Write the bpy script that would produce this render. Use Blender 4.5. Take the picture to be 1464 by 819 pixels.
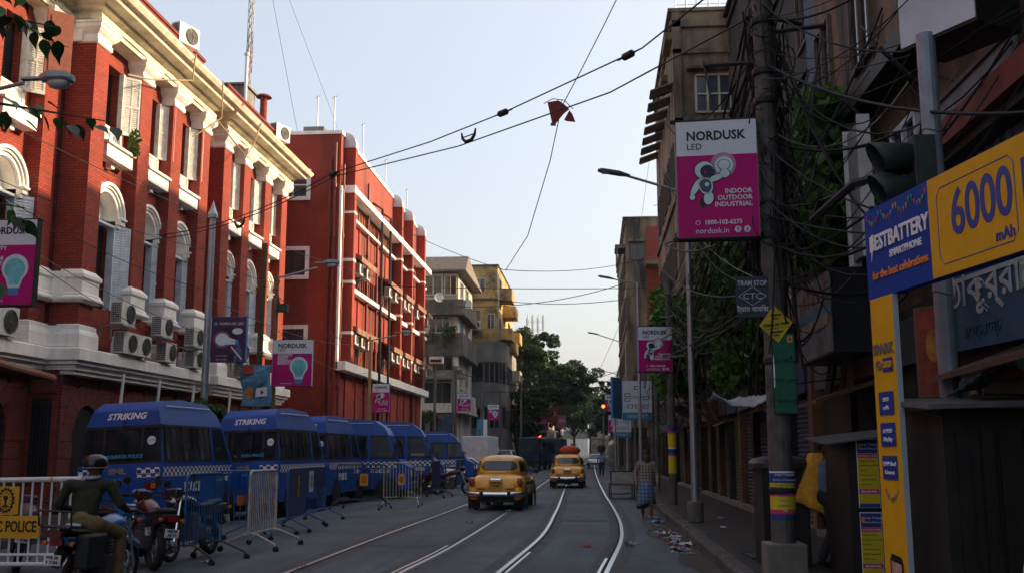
import bpy, bmesh, math, random
import numpy as np
from mathutils import Vector, Matrix, Euler
random.seed(7); RND = np.random.RandomState(11)
for o in list(bpy.data.objects): bpy.data.objects.remove(o)
R = math.radians; PI = math.pi
sc = bpy.context.scene; COL = sc.collection

# ------------------------------------------------------------------ camera, sky, sun, exposure
cd = bpy.data.cameras.new('camera'); cam = bpy.data.objects.new('camera', cd); COL.objects.link(cam)
cd.sensor_width = 36.0; cd.lens = 35.656; cd.clip_start = 0.1; cd.clip_end = 6000
cam.location = (0, 0, 1.66); cam.rotation_euler = (R(90 + 9.2636), 0, R(4.592))
sc.camera = cam
SUN_EL, SUN_K = 24.0, 0.42                    # elevation; how far the sun stands down the street (+Y) per unit of +X
sdir = Vector((1, SUN_K, 0)).normalized() * math.cos(R(SUN_EL)) + Vector((0, 0, math.sin(R(SUN_EL))))
w = bpy.data.worlds.new('World'); sc.world = w; w.use_nodes = True
nt = w.node_tree; bg = nt.nodes['Background']
sky = nt.nodes.new('ShaderNodeTexSky'); sky.sky_type = 'NISHITA'; sky.sun_disc = False
sky.sun_elevation = R(SUN_EL); sky.sun_rotation = math.atan2(sdir.x, sdir.y)
sky.air_density = 1.0; sky.dust_density = 6.0; sky.ozone_density = 1.0; sky.altitude = 0
hz = nt.nodes.new('ShaderNodeMix'); hz.data_type = 'RGBA'; hz.inputs[0].default_value = .40      # even milky haze over the whole dome
nt.links.new(sky.outputs[0], hz.inputs[6]); hz.inputs[7].default_value = (3.66, 3.74, 3.84, 1)
nt.links.new(hz.outputs[2], bg.inputs[0]); bg.inputs[1].default_value = 0.15
sl = bpy.data.lights.new('sun', 'SUN'); so = bpy.data.objects.new('sun', sl); COL.objects.link(so)
sl.energy = 4.3; sl.angle = R(0.6); sl.color = (1.0, 0.72, 0.42)
so.rotation_euler = sdir.to_track_quat('Z', 'Y').to_euler()
cy = sc.cycles; cy.max_bounces = 6; cy.diffuse_bounces = 3; cy.glossy_bounces = 3; cy.transmission_bounces = 4; cy.transparent_max_bounces = 10; cy.volume_bounces = 0; cy.use_adaptive_sampling = True; cy.adaptive_threshold = .02
vs = sc.view_settings; vs.view_transform = 'Standard'; vs.look = 'None'; vs.exposure = 0.95; vs.gamma = 1.0

# ------------------------------------------------------------------ materials
MATS = {}
def M(name, col, rough=.8, metal=0., var=.25, scale=2.0, bump=0., bscale=None, dirt=None, damt=.5, dscale=1.2, streak=False, spec=.4, coat=0., emit=None, trans=0., alpha=1.):
    if name in MATS: return MATS[name]
    m = bpy.data.materials.new(name); m.use_nodes = True; n = m.node_tree; L = n.links
    b = n.nodes['Principled BSDF']
    b.inputs['Roughness'].default_value = rough; b.inputs['Metallic'].default_value = metal
    b.inputs['Specular IOR Level'].default_value = spec; b.inputs['Coat Weight'].default_value = coat
    b.inputs['Transmission Weight'].default_value = trans; b.inputs['Alpha'].default_value = alpha
    c4 = (*col, 1)
    if emit:
        b.inputs['Emission Color'].default_value = (*emit[0], 1); b.inputs['Emission Strength'].default_value = emit[1]
    if var == 0 and not dirt: b.inputs['Base Color'].default_value = c4
    else:
        tc = n.nodes.new('ShaderNodeNewGeometry')
        nz = n.nodes.new('ShaderNodeTexNoise'); nz.inputs['Scale'].default_value = scale; nz.inputs['Detail'].default_value = 6; nz.inputs['Roughness'].default_value = .65
        L.new(tc.outputs['Position'], nz.inputs['Vector'])
        mr = n.nodes.new('ShaderNodeMapRange'); mr.inputs[1].default_value = .3; mr.inputs[2].default_value = .7
        mr.inputs[3].default_value = 1 - var; mr.inputs[4].default_value = 1 + var
        L.new(nz.outputs[0], mr.inputs[0])
        mu = n.nodes.new('ShaderNodeVectorMath'); mu.operation = 'SCALE'; mu.inputs[0].default_value = col
        L.new(mr.outputs[0], mu.inputs[3]); out = mu.outputs[0]
        if dirt:
            mp = n.nodes.new('ShaderNodeVectorMath'); mp.operation = 'MULTIPLY'
            mp.inputs[1].default_value = (1, 1, .16) if streak else (1, 1, 1)
            L.new(tc.outputs['Position'], mp.inputs[0])
            n2 = n.nodes.new('ShaderNodeTexNoise'); n2.inputs['Scale'].default_value = dscale; n2.inputs['Detail'].default_value = 8; n2.inputs['Roughness'].default_value = .7
            L.new(mp.outputs[0], n2.inputs['Vector'])
            m2 = n.nodes.new('ShaderNodeMapRange'); m2.inputs[1].default_value = .42; m2.inputs[2].default_value = .72; m2.inputs[4].default_value = damt * 1.6
            m2.clamp = True
            L.new(n2.outputs[0], m2.inputs[0])
            mx = n.nodes.new('ShaderNodeMix'); mx.data_type = 'RGBA'
            L.new(m2.outputs[0], mx.inputs[0]); L.new(out, mx.inputs[6]); mx.inputs[7].default_value = (*dirt, 1); out = mx.outputs[2]
        L.new(out, b.inputs['Base Color'])
        if bump:
            bz = n.nodes.new('ShaderNodeTexNoise'); bz.inputs['Scale'].default_value = bscale or scale * 6; bz.inputs['Detail'].default_value = 5
            L.new(tc.outputs['Position'], bz.inputs['Vector'])
            bp = n.nodes.new('ShaderNodeBump'); bp.inputs['Strength'].default_value = bump; bp.inputs['Distance'].default_value = .02
            L.new(bz.outputs[0], bp.inputs['Height']); L.new(bp.outputs[0], b.inputs['Normal'])
    MATS[name] = m; return m
def M_brick(name, c1, c2, mortar, bw=.26, bh=.085, dirt=(.05, .02, .016), damt=.55):
    if name in MATS: return MATS[name]
    m = bpy.data.materials.new(name); m.use_nodes = True; n = m.node_tree; L = n.links; b = n.nodes['Principled BSDF']
    b.inputs['Roughness'].default_value = .85; b.inputs['Specular IOR Level'].default_value = .25
    g = n.nodes.new('ShaderNodeNewGeometry'); s = n.nodes.new('ShaderNodeSeparateXYZ'); L.new(g.outputs['Position'], s.inputs[0])
    ad = n.nodes.new('ShaderNodeMath'); L.new(s.outputs[0], ad.inputs[0]); L.new(s.outputs[1], ad.inputs[1])
    cb = n.nodes.new('ShaderNodeCombineXYZ'); L.new(ad.outputs[0], cb.inputs[0]); L.new(s.outputs[2], cb.inputs[1])
    br = n.nodes.new('ShaderNodeTexBrick'); L.new(cb.outputs[0], br.inputs['Vector'])
    br.inputs['Color1'].default_value = (*c1, 1); br.inputs['Color2'].default_value = (*c2, 1); br.inputs['Mortar'].default_value = (*mortar, 1)
    br.inputs['Scale'].default_value = 1; br.inputs['Mortar Size'].default_value = .012; br.inputs['Mortar Smooth'].default_value = .2
    br.inputs['Brick Width'].default_value = bw; br.inputs['Row Height'].default_value = bh; br.inputs['Bias'].default_value = 0
    nz = n.nodes.new('ShaderNodeTexNoise'); nz.inputs['Scale'].default_value = .7; nz.inputs['Detail'].default_value = 9; nz.inputs['Roughness'].default_value = .7
    L.new(g.outputs['Position'], nz.inputs['Vector'])
    mr = n.nodes.new('ShaderNodeMapRange'); mr.inputs[1].default_value = .48; mr.inputs[2].default_value = .75; mr.inputs[4].default_value = damt; L.new(nz.outputs[0], mr.inputs[0])
    mx = n.nodes.new('ShaderNodeMix'); mx.data_type = 'RGBA'; L.new(mr.outputs[0], mx.inputs[0]); L.new(br.outputs[0], mx.inputs[6]); mx.inputs[7].default_value = (*dirt, 1)
    L.new(mx.outputs[2], b.inputs['Base Color'])
    bp = n.nodes.new('ShaderNodeBump'); bp.inputs['Strength'].default_value = .5; bp.inputs['Distance'].default_value = .01; bp.invert = True
    L.new(br.outputs['Fac'], bp.inputs['Height']); L.new(bp.outputs[0], b.inputs['Normal'])
    MATS[name] = m; return m
def M_check(name, c1, c2, sx, sz):
    m = bpy.data.materials.new(name); m.use_nodes = True; n = m.node_tree; L = n.links; b = n.nodes['Principled BSDF']
    tc = n.nodes.new('ShaderNodeTexCoord'); s = n.nodes.new('ShaderNodeSeparateXYZ'); L.new(tc.outputs['Object'], s.inputs[0])
    ad = n.nodes.new('ShaderNodeMath'); L.new(s.outputs[0], ad.inputs[0]); L.new(s.outputs[1], ad.inputs[1])
    def fl(sock, k):
        a = n.nodes.new('ShaderNodeMath'); a.operation = 'MULTIPLY'; a.inputs[1].default_value = k; L.new(sock, a.inputs[0])
        f = n.nodes.new('ShaderNodeMath'); f.operation = 'FLOOR'; L.new(a.outputs[0], f.inputs[0]); return f.outputs[0]
    t = n.nodes.new('ShaderNodeMath'); L.new(fl(ad.outputs[0], 1 / sx), t.inputs[0]); L.new(fl(s.outputs[2], 1 / sz), t.inputs[1])
    md = n.nodes.new('ShaderNodeMath'); md.operation = 'FLOORED_MODULO'; md.inputs[1].default_value = 2; L.new(t.outputs[0], md.inputs[0])
    mx = n.nodes.new('ShaderNodeMix'); mx.data_type = 'RGBA'; L.new(md.outputs[0], mx.inputs[0]); mx.inputs[6].default_value = (*c1, 1); mx.inputs[7].default_value = (*c2, 1)
    L.new(mx.outputs[2], b.inputs['Base Color']); b.inputs['Roughness'].default_value = .45
    MATS[name] = m; return m
def M_leaf(name, cols, rough=.5, trans=.25):
    m = bpy.data.materials.new(name); m.use_nodes = True; n = m.node_tree; L = n.links; b = n.nodes['Principled BSDF']
    g = n.nodes.new('ShaderNodeNewGeometry'); r = n.nodes.new('ShaderNodeValToRGB'); L.new(g.outputs['Random Per Island'], r.inputs[0])
    e = r.color_ramp.elements; e[0].color = (*cols[0], 1); e[1].color = (*cols[-1], 1)
    for i, c in enumerate(cols[1:-1]): k = e.new((i + 1) / (len(cols) - 1)); k.color = (*c, 1)
    L.new(r.outputs[0], b.inputs['Base Color']); b.inputs['Roughness'].default_value = rough; b.inputs['Specular IOR Level'].default_value = .3
    tr = n.nodes.new('ShaderNodeBsdfTranslucent'); L.new(r.outputs[0], tr.inputs[0]); mi = n.nodes.new('ShaderNodeMixShader'); mi.inputs[0].default_value = trans
    L.new(b.outputs[0], mi.inputs[1]); L.new(tr.outputs[0], mi.inputs[2]); L.new(mi.outputs[0], n.nodes['Material Output'].inputs[0])
    MATS[name] = m; return m

# ------------------------------------------------------------------ object helpers
def tag(o, label=None, cat=None, group=None, kind=None):
    if label: o['label'] = label
    if cat: o['category'] = cat
    if group: o['group'] = group
    if kind: o['kind'] = kind
    return o
def empty(name, loc=(0, 0, 0), rz=0., label=None, cat=None, group=None, rot=None):
    o = bpy.data.objects.new(name, None); o.empty_display_size = .2; COL.objects.link(o); o.location = loc
    o.rotation_euler = rot if rot else (0, 0, rz)
    return tag(o, label, cat, group)
def link(name, me, parent=None, loc=(0, 0, 0), rot=(0, 0, 0), scale=(1, 1, 1)):
    o = bpy.data.objects.new(name, me); COL.objects.link(o); o.parent = parent
    o.location = loc; o.rotation_euler = rot; o.scale = scale; return o
def copy_tree(o, parent=None):
    c = o.copy(); COL.objects.link(c); c.parent = parent
    for ch in o.children: copy_tree(ch, c)
    return c
class MB:
    def __init__(s): s.v = []; s.f = []; s.m = []; s.ms = []
    def mi(s, mat):
        if mat not in s.ms: s.ms.append(mat)
        return s.ms.index(mat)
    def add(s, vs, fs, mat=None):
        k = len(s.v); s.v += [tuple(v) for v in vs]; i = s.mi(mat) if mat else 0
        for f in fs: s.f.append(tuple(k + a for a in f)); s.m.append(i)
        return s
    def box(s, x0, x1, y0, y1, z0, z1, mat=None):
        return s.add([(x0, y0, z0), (x1, y0, z0), (x1, y1, z0), (x0, y1, z0), (x0, y0, z1), (x1, y0, z1), (x1, y1, z1), (x0, y1, z1)],
                     [(0, 3, 2, 1), (4, 5, 6, 7), (0, 1, 5, 4), (1, 2, 6, 5), (2, 3, 7, 6), (3, 0, 4, 7)], mat)
    def quad(s, a, b, c, d, mat=None): return s.add([a, b, c, d], [(0, 1, 2, 3)], mat)
    def prism(s, poly, ax, a0, a1, mat=None):       # poly of 2-D points, extruded along axis ax (0,1,2) from a0 to a1
        n = len(poly)
        def P(p, a): return (a, p[0], p[1]) if ax == 0 else (p[0], a, p[1]) if ax == 1 else (p[0], p[1], a)
        v = [P(p, a0) for p in poly] + [P(p, a1) for p in poly]
        return s.add(v, [tuple(range(n))[::-1], tuple(range(n, 2 * n))] + [(i, (i + 1) % n, n + (i + 1) % n, n + i) for i in range(n)], mat)
    def tube(s, pts, r, n=6, mat=None, cap=True, closed=False):
        pts = [Vector(p) for p in pts]; N = len(pts); rs = r if isinstance(r, (list, tuple)) else [r] * N
        k = []; up = None
        for i, p in enumerate(pts):
            a = pts[i - 1] if (i or closed) else p; b = pts[(i + 1) % N] if (i < N - 1 or closed) else p
            t = (b - a)
            if t.length < 1e-9: t = Vector((0, 0, 1))
            t.normalize()
            if up is None or abs(up.dot(t)) > .98: up = Vector((0, 0, 1)) if abs(t.z) < .9 else Vector((1, 0, 0))
            u = t.cross(up).normalized(); vv = u.cross(t); up = vv
            for j in range(n):
                q = 2 * PI * j / n; k.append(tuple(p + (u * math.cos(q) + vv * math.sin(q)) * rs[i]))
        f = []
        for i in range(N if closed else N - 1):
            i2 = (i + 1) % N
            for j in range(n): f.append((i * n + j, i * n + (j + 1) % n, i2 * n + (j + 1) % n, i2 * n + j))
        if cap and not closed: f += [tuple(range(n))[::-1], tuple(range((N - 1) * n, N * n))]
        return s.add(k, f, mat)
    def cyl(s, a, b, r0, r1=None, n=12, mat=None): return s.tube([a, b], [r0, r0 if r1 is None else r1], n, mat)
    def lathe(s, prof, c=(0, 0, 0), n=16, mat=None, ax=2):     # prof of (r, h)
        v = []; f = []; N = len(prof)
        for r, h in prof:
            for j in range(n):
                q = 2 * PI * j / n; a, b = r * math.cos(q), r * math.sin(q)
                v.append((c[0] + a, c[1] + b, c[2] + h) if ax == 2 else (c[0] + h, c[1] + a, c[2] + b) if ax == 0 else (c[0] + b, c[1] + h, c[2] + a))
        for i in range(N - 1):
            for j in range(n): f.append((i * n + j, i * n + (j + 1) % n, (i + 1) * n + (j + 1) % n, (i + 1) * n + j))
        if prof[0][0] > 1e-6: f.append(tuple(range(n))[::-1])
        if prof[-1][0] > 1e-6: f.append(tuple(range((N - 1) * n, N * n)))
        return s.add(v, f, mat)
    def loft(s, rings, mat=None, cap=True, closed=True):
        n = len(rings[0]); v = [p for r in rings for p in r]; f = []
        for i in range(len(rings) - 1):
            for j in range(n if closed else n - 1): f.append((i * n + j, i * n + (j + 1) % n, (i + 1) * n + (j + 1) % n, (i + 1) * n + j))
        if cap and closed: f += [tuple(range(n))[::-1], tuple(range((len(rings) - 1) * n, len(rings) * n))]
        return s.add(v, f, mat)
    def mesh(s, name, mat=None, smooth=False, fix=True):
        me = bpy.data.meshes.new(name); me.from_pydata(s.v, [], s.f)
        ms = s.ms or [mat]
        for a in ms: me.materials.append(a or mat)
        if len(ms) > 1: me.polygons.foreach_set('material_index', s.m)
        if fix:
            bm = bmesh.new(); bm.from_mesh(me); bmesh.ops.recalc_face_normals(bm, faces=bm.faces); bm.to_mesh(me); bm.free()
        if smooth: me.shade_smooth()
        me.update(); return me
    def build(s, name, mat=None, parent=None, smooth=False, bevel=0, seg=2, loc=(0, 0, 0), rot=(0, 0, 0), auto=None, sub=0, fix=True):
        o = link(name, s.mesh(name, mat, smooth or bevel > 0 and False, fix), parent, loc, rot)
        if bevel:
            b = o.modifiers.new('bevel', 'BEVEL'); b.width = bevel; b.segments = seg; b.limit_method = 'ANGLE'; b.angle_limit = R(28)
            o.data.shade_smooth(); b.harden_normals = True
        if sub: q = o.modifiers.new('sub', 'SUBSURF'); q.levels = sub; q.render_levels = sub
        return o
def ring(cx, cy, z, a, b, p=2.5, n=24):            # superellipse ring in XY
    r = []
    for j in range(n):
        q = 2 * PI * j / n; c, s_ = math.cos(q), math.sin(q)
        r.append((cx + a * math.copysign(abs(c) ** (2 / p), c), cy + b * math.copysign(abs(s_) ** (2 / p), s_), z))
    return r
_tx = {}
def text(body, size, mat, parent, loc, rot=(R(90), 0, 0), align='CENTER', ext=.004, sx=1., shear=0., bold=0., name='lettering', sp=1.):
    key = (body, size, align, ext, sx, shear, bold, sp, mat.name)
    if key not in _tx:
        c = bpy.data.curves.new('t', 'FONT'); c.body = body; c.size = size; c.align_x = align; c.align_y = 'CENTER'; c.extrude = ext; c.shear = shear; c.offset = bold; c.resolution_u = 2 if size < .25 else 5; c.space_character = sp
        o = bpy.data.objects.new('t', c)
        me = bpy.data.meshes.new_from_object(o); bpy.data.objects.remove(o); bpy.data.curves.remove(c)
        me.materials.clear(); me.materials.append(mat)
        if sx != 1:
            for v in me.vertices: v.co.x *= sx
        _tx[key] = me
    return link(name, _tx[key], parent, loc, rot)
def leaves(name, blobs, size, mat, parent=None, aspect=.55, seed=1, flat=0.):
    """many small leaf faces; blobs: (cx,cy,cz, rx,ry,rz, count); leaves gather near each blob's shell"""
    rs = np.random.RandomState(seed); V = []
    for cx, cy, cz, rx, ry, rz, n in blobs:
        d = rs.normal(size=(n, 3)); d /= np.linalg.norm(d, axis=1)[:, None]
        rad = rs.uniform(.35, 1.0, n) ** .6
        c = np.array([cx, cy, cz]) + d * rad[:, None] * np.array([rx, ry, rz])
        a = rs.normal(size=(n, 3)); a[:, 2] -= flat; a /= np.linalg.norm(a, axis=1)[:, None]
        b = np.cross(a, rs.normal(size=(n, 3))); b /= np.linalg.norm(b, axis=1)[:, None]
        L = size * rs.uniform(.6, 1.35, n)[:, None]
        V.append(np.stack([c - a * L * .5, c + b * L * aspect * .5, c + a * L * .5, c - b * L * aspect * .5], 1))
    V = np.concatenate(V); n = len(V); me = bpy.data.meshes.new(name)
    me.vertices.add(n * 4); me.vertices.foreach_set('co', V.reshape(-1).astype('f')); me.loops.add(n * 4); me.loops.foreach_set('vertex_index', np.arange(n * 4, dtype='i'))
    me.polygons.add(n); me.polygons.foreach_set('loop_start', np.arange(0, n * 4, 4, dtype='i')); me.update(calc_edges=True)
    me.materials.append(mat); return link(name, me, parent)
def blob(name, caps, mat, parent, vox=.016, smooth=6, infl=0.):
    """one continuous skin grown from tapered capsules (p0, p1, r0, r1, flat-in-y)"""
    b = MB()
    for c in caps:
        p0, p1, r0, r1 = Vector(c[0]), Vector(c[1]), c[2] + infl, c[3] + infl
        fl = c[4] if len(c) > 4 else 1.
        ax = (p1 - p0); L = ax.length; ax = ax / L if L > 1e-6 else Vector((0, 0, 1))
        u = ax.cross(Vector((0, 1, 0)) if abs(ax.y) < .9 else Vector((1, 0, 0))).normalized(); v = u.cross(ax); rings = []
        st = [(-1, 0.05), (-.85, .53), (-.5, .87), (0, 1)]
        S = [(p0 + ax * r0 * a, r0 * k) for a, k in st] + [(p1 + ax * r1 * -a, r1 * k) for a, k in st[::-1]]
        for cpt, r in S: rings.append([tuple(cpt + u * math.cos(2 * PI * j / 14) * r * (1 if len(c) < 6 else c[5]) + v * math.sin(2 * PI * j / 14) * r * fl) for j in range(14)])
        b.loft(rings)
    o = b.build(name, mat, parent, smooth=True)
    m = o.modifiers.new('rm', 'REMESH'); m.mode = 'VOXEL'; m.voxel_size = vox; m.use_smooth_shade = True
    s = o.modifiers.new('sm', 'SMOOTH'); s.iterations = smooth; s.factor = .6
    return o
def catenary(a, b, sag, n=14):
    a, b = Vector(a), Vector(b); return [tuple(a.lerp(b, i / n) - Vector((0, 0, 4 * sag * (i / n) * (1 - i / n)))) for i in range(n + 1)]

# common materials
white_trim = M('white_trim', (.90, .88, .84), .75, var=.08, scale=1.5, dirt=(.22, .19, .16), damt=.20, dscale=1.6, streak=True, bump=.15)
cream_trim = M('cream_trim', (.80, .73, .56), .75, var=.12, scale=1.5, dirt=(.15, .11, .07), damt=.35, dscale=1.2, streak=True, bump=.15)
brick_red = M_brick('brick_red', (.34, .058, .034), (.25, .040, .026), (.13, .032, .026))
brick_dark = M_brick('brick_rustic', (.20, .045, .036), (.165, .036, .03), (.12, .032, .028), damt=.5)
red_paint = M('red_paint', (.29, .034, .018), .8, var=.2, scale=.9, dirt=(.07, .018, .014), damt=.6, dscale=.8, streak=True, bump=.1)
red_pipe = M('red_pipe', (.17, .026, .02), .55, var=.2)
black = M('black', (.012, .012, .013), .6, var=.2)
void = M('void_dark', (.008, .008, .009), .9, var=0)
black_wire = M('black_wire', (.012, .012, .014), .7, var=0)
grey_wire = M('grey_wire', (.16, .15, .14), .7, var=0)
steel = M('galvanised_steel', (.30, .33, .36), .45, .6, var=.15, scale=6)
rubber = M('rubber', (.014, .014, .015), .85, var=.2)
chrome = M('chrome', (.75, .76, .78), .18, 1., var=0)
glass_dark = M('dark_glass', (.015, .018, .022), .07, var=0, spec=.6)
glass_blue = M('blue_grey_glass', (.05, .065, .085), .12, var=.3, scale=1.5, spec=.6)
shutter_w = M('shutter_white', (.80, .79, .75), .7, var=.12, dirt=(.15, .12, .09), damt=.3, dscale=3)
shutter_g = M('shutter_grey', (.66, .72, .78), .7, var=.12, dirt=(.10, .09, .08), damt=.25, dscale=3)
white_p = M('white_paint', (.7, .7, .69), .55, var=.08, scale=3, dirt=(.12, .09, .06), damt=.25, dscale=4)
wood_d = M('weathered_wood', (.10, .075, .055), .85, var=.3, scale=5, bump=.3)
concrete = M('concrete', (.19, .18, .165), .9, var=.2, dirt=(.05, .045, .04), damt=.55, dscale=.9, streak=True, bump=.3)
# ================================================================== SETTING
def M_asphalt():
    m = bpy.data.materials.new('asphalt'); m.use_nodes = True; n = m.node_tree; L = n.links; b = n.nodes['Principled BSDF']
    g = n.nodes.new('ShaderNodeNewGeometry')
    def noise(sc_, det, vec=None, rough=.6):
        z = n.nodes.new('ShaderNodeTexNoise'); z.inputs['Scale'].default_value = sc_; z.inputs['Detail'].default_value = det; z.inputs['Roughness'].default_value = rough
        L.new(vec or g.outputs['Position'], z.inputs['Vector']); return z.outputs[0]
    mp = n.nodes.new('ShaderNodeVectorMath'); mp.operation = 'MULTIPLY'; mp.inputs[1].default_value = (1.6, .12, 1); L.new(g.outputs['Position'], mp.inputs[0])
    r1 = n.nodes.new('ShaderNodeValToRGB'); L.new(noise(.38, 9, rough=.72), r1.inputs[0])
    e = r1.color_ramp.elements; e[0].position = .3; e[0].color = (.030, .039, .052, 1); e[1].position = .7; e[1].color = (.078, .095, .118, 1)
    r2 = n.nodes.new('ShaderNodeMapRange'); r2.inputs[1].default_value = .35; r2.inputs[2].default_value = .7; r2.inputs[3].default_value = .7; r2.inputs[4].default_value = 1.3
    L.new(noise(1., 6, mp.outputs[0]), r2.inputs[0])
    r3 = n.nodes.new('ShaderNodeMapRange'); r3.inputs[1].default_value = .3; r3.inputs[2].default_value = .75; r3.inputs[3].default_value = .75; r3.inputs[4].default_value = 1.4
    L.new(noise(55, 3), r3.inputs[0])
    vo = n.nodes.new('ShaderNodeTexVoronoi'); vo.feature = 'DISTANCE_TO_EDGE'; vo.inputs['Scale'].default_value = .33; L.new(g.outputs['Position'], vo.inputs['Vector'])
    cr = n.nodes.new('ShaderNodeMapRange'); cr.inputs[1].default_value = 0.; cr.inputs[2].default_value = .010; cr.inputs[3].default_value = .55; cr.inputs[4].default_value = 1.; L.new(vo.outputs[0], cr.inputs[0])
    k = r1.outputs[0]
    for s_ in (r2.outputs[0], r3.outputs[0], cr.outputs[0]):
        q = n.nodes.new('ShaderNodeVectorMath'); q.operation = 'SCALE'; L.new(k, q.inputs[0]); L.new(s_, q.inputs[3]); k = q.outputs[0]
    L.new(k, b.inputs['Base Color']); b.inputs['Roughness'].default_value = .72; b.inputs['Specular IOR Level'].default_value = .35
    bp = n.nodes.new('ShaderNodeBump'); bp.inputs['Strength'].default_value = .35; bp.inputs['Distance'].default_value = .01; L.new(noise(90, 2), bp.inputs['Height']); L.new(bp.outputs[0], b.inputs['Normal'])
    return m
asphalt = M_asphalt()
def ground_z(x): return 0. if x > -5.5 else -.04 * (-5.5 - x)
earth = M('earth', (.09, .085, .08), .95, var=.2, scale=.1)
b = MB(); b.box(-2500, 2500, -1500, 4000, -1.2, -.55); tag(b.build('ground', earth), kind='structure')
b = MB(); xs = [-11.8, -10, -8.5, -7, -5.5, -3, 0, 1.2, 1.8]; ys = [-25, 0, 10, 20, 30, 45, 60, 90, 140, 220, 420]
b.add([(x, y, ground_z(x) if x < 1.5 else -.03) for y in ys for x in xs], [(j * 9 + i, j * 9 + i + 1, (j + 1) * 9 + i + 1, (j + 1) * 9 + i) for j in range(len(ys) - 1) for i in range(8)])
tag(b.build('road', asphalt), kind='structure')
paving = M_brick('pavement_blocks', (.046, .038, .034), (.036, .031, .029), (.014, .012, .012), bw=.24, bh=.12, dirt=(.02, .018, .016), damt=.6)
def flat_brick(m):        # lay the block pattern on the ground plane
    n = m.node_tree; cb = [x for x in n.nodes if x.type == 'COMBXYZ'][0]; s = [x for x in n.nodes if x.type == 'SEPXYZ'][0]
    n.links.new(s.outputs[0], cb.inputs[0]); n.links.new(s.outputs[1], cb.inputs[1])
flat_brick(paving)
b = MB(); b.box(2.0, 9, -25, 300, -.5, .15); b.box(2.0, 9, 300, 420, -.5, .15); pr = tag(b.build('pavement_right', paving), kind='structure')
b = MB(); b.box(-40, -11.97, -25, 420, -.8, -.10); pl = tag(b.build('pavement_left', paving), kind='structure')
kerb_m = M('kerb_stone', (.085, .078, .072), .9, var=.25, scale=3, dirt=(.025, .022, .02), damt=.6, dscale=2, bump=.4)
kb = MB(); kb.prism([(-.1, -.3), (.085, -.3), (.1, .17), (-.045, .17), (-.1, .12)], 1, -.44, .44); kme = kb.mesh('kerb_stone', kerb_m)
for i in range(78): link('kerb_stone', kme, pr, (1.9 + random.uniform(-.012, .012), 3 + i * .9, random.uniform(-.012, .008)), (0, 0, random.uniform(-.01, .01)))
kb = MB(); kb.box(1.8, 2.0, 73, 420, -.3, .165); kb.build('kerb', kerb_m, pr)
kb = MB(); kb.box(-11.97, -11.8, -25, 420, -.6, -.085); kb.build('kerb', kerb_m, pl)
# tram track: each rail = polished running head, flangeway groove, and (on curves) a guard rail
rail_m = M('polished_rail', (.62, .63, .65), .30, 1., var=.12, scale=8)
rail_d = M('rail_groove', (.008, .008, .009), .9, var=0)
def spline(pts, n=10):
    P = [Vector((a, b_, 0)) for b_, a in [(p[1], p[0]) for p in pts]]; P = [P[0] * 2 - P[1]] + P + [P[-1] * 2 - P[-2]]; out = []
    for i in range(1, len(P) - 2):
        for t in range(n):
            t /= n; a, b_, c, d = P[i - 1:i + 3]
            out.append(.5 * ((2 * b_) + (c - a) * t + (2 * a - 5 * b_ + 4 * c - d) * t * t + (3 * b_ - a - 3 * c + d) * t ** 3))
    return out + [P[-2]]
def strip(mb, pts, x0, x1, z, y0=-99, y1=999):
    p = [q for q in pts if y0 <= q.y <= y1]; v = []
    for i, q in enumerate(p):
        t = (p[min(i + 1, len(p) - 1)] - p[max(i - 1, 0)]).normalized(); nrm = Vector((t.y, -t.x, 0))
        a, c = q + nrm * x0, q + nrm * x1; v += [(a.x, a.y, ground_z(a.x) + z), (c.x, c.y, ground_z(c.x) + z)]
    mb.add(v, [(2 * i, 2 * i + 1, 2 * i + 3, 2 * i + 2) for i in range(len(p) - 1)])
RA = spline([(-4.35, -10), (-4.30, 14.6), (-4.26, 21.7), (-4.14, 30), (-4.16, 43), (-4.32, 63), (-4.4, 110), (-4.4, 300)])
RB = spline([(-2.95, -10), (-2.78, 12), (-2.72, 14.4), (-2.55, 18.6), (-2.47, 28), (-2.56, 36), (-2.64, 43), (-2.8, 63), (-2.88, 110), (-2.9, 300)])
RC = spline([(-1.75, -10), (-1.50, 11), (-1.36, 14.5), (-1.08, 21), (-1.10, 28), (-1.16, 33.7), (-1.39, 48.8), (-1.5, 63), (-1.5, 110), (-1.5, 300)])
RD = spline([(-.3, -10), (-.12, 10.5), (.14, 14.6), (.46, 19.5), (.57, 23), (.59, 26.7), (.52, 33), (.38, 42), (.20, 60), (.05, 86), (0, 120), (0, 300)])
for nm, pts, side, guard in (('outer rail of the left tram track beside the police vans', RA, 1, None), ('inner rail of the left tram track passing under the nearer taxi', RB, -1, (-10, 19.2)),
                             ('inner rail of the right tram track passing under the farther taxi', RC, 1, (-10, 18.0)), ('outer rail of the right tram track nearest the right kerb', RD, -1, (-10, 17.0))):
    t = empty('tram_rail', (0, 0, 0), 0, 'shiny steel ' + nm, 'rail', 'tram rails set in the road')
    a = MB(); strip(a, pts, -.034, .034, .008); a.build('rail_head', rail_m, t)
    a = MB(); s1, s2 = (.034, .085) if side > 0 else (-.085, -.034); strip(a, pts, s1, s2, .0045); a.build('groove', rail_d, t)
    if guard:
        a = MB(); s1, s2 = (.085, .13) if side > 0 else (-.13, -.085); strip(a, pts, s1, s2, .0075, *guard); a.build('guard_rail', rail_m, t)
seam = M('tar_seam', (.014, .016, .019), .6, var=.5, scale=6); bed = M('track_bed', (.060, .068, .076), .8, var=.45, scale=5, dirt=(.02, .022, .025), damt=.6, dscale=2.5, bump=.4)
road_o = bpy.data.objects['road']
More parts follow.
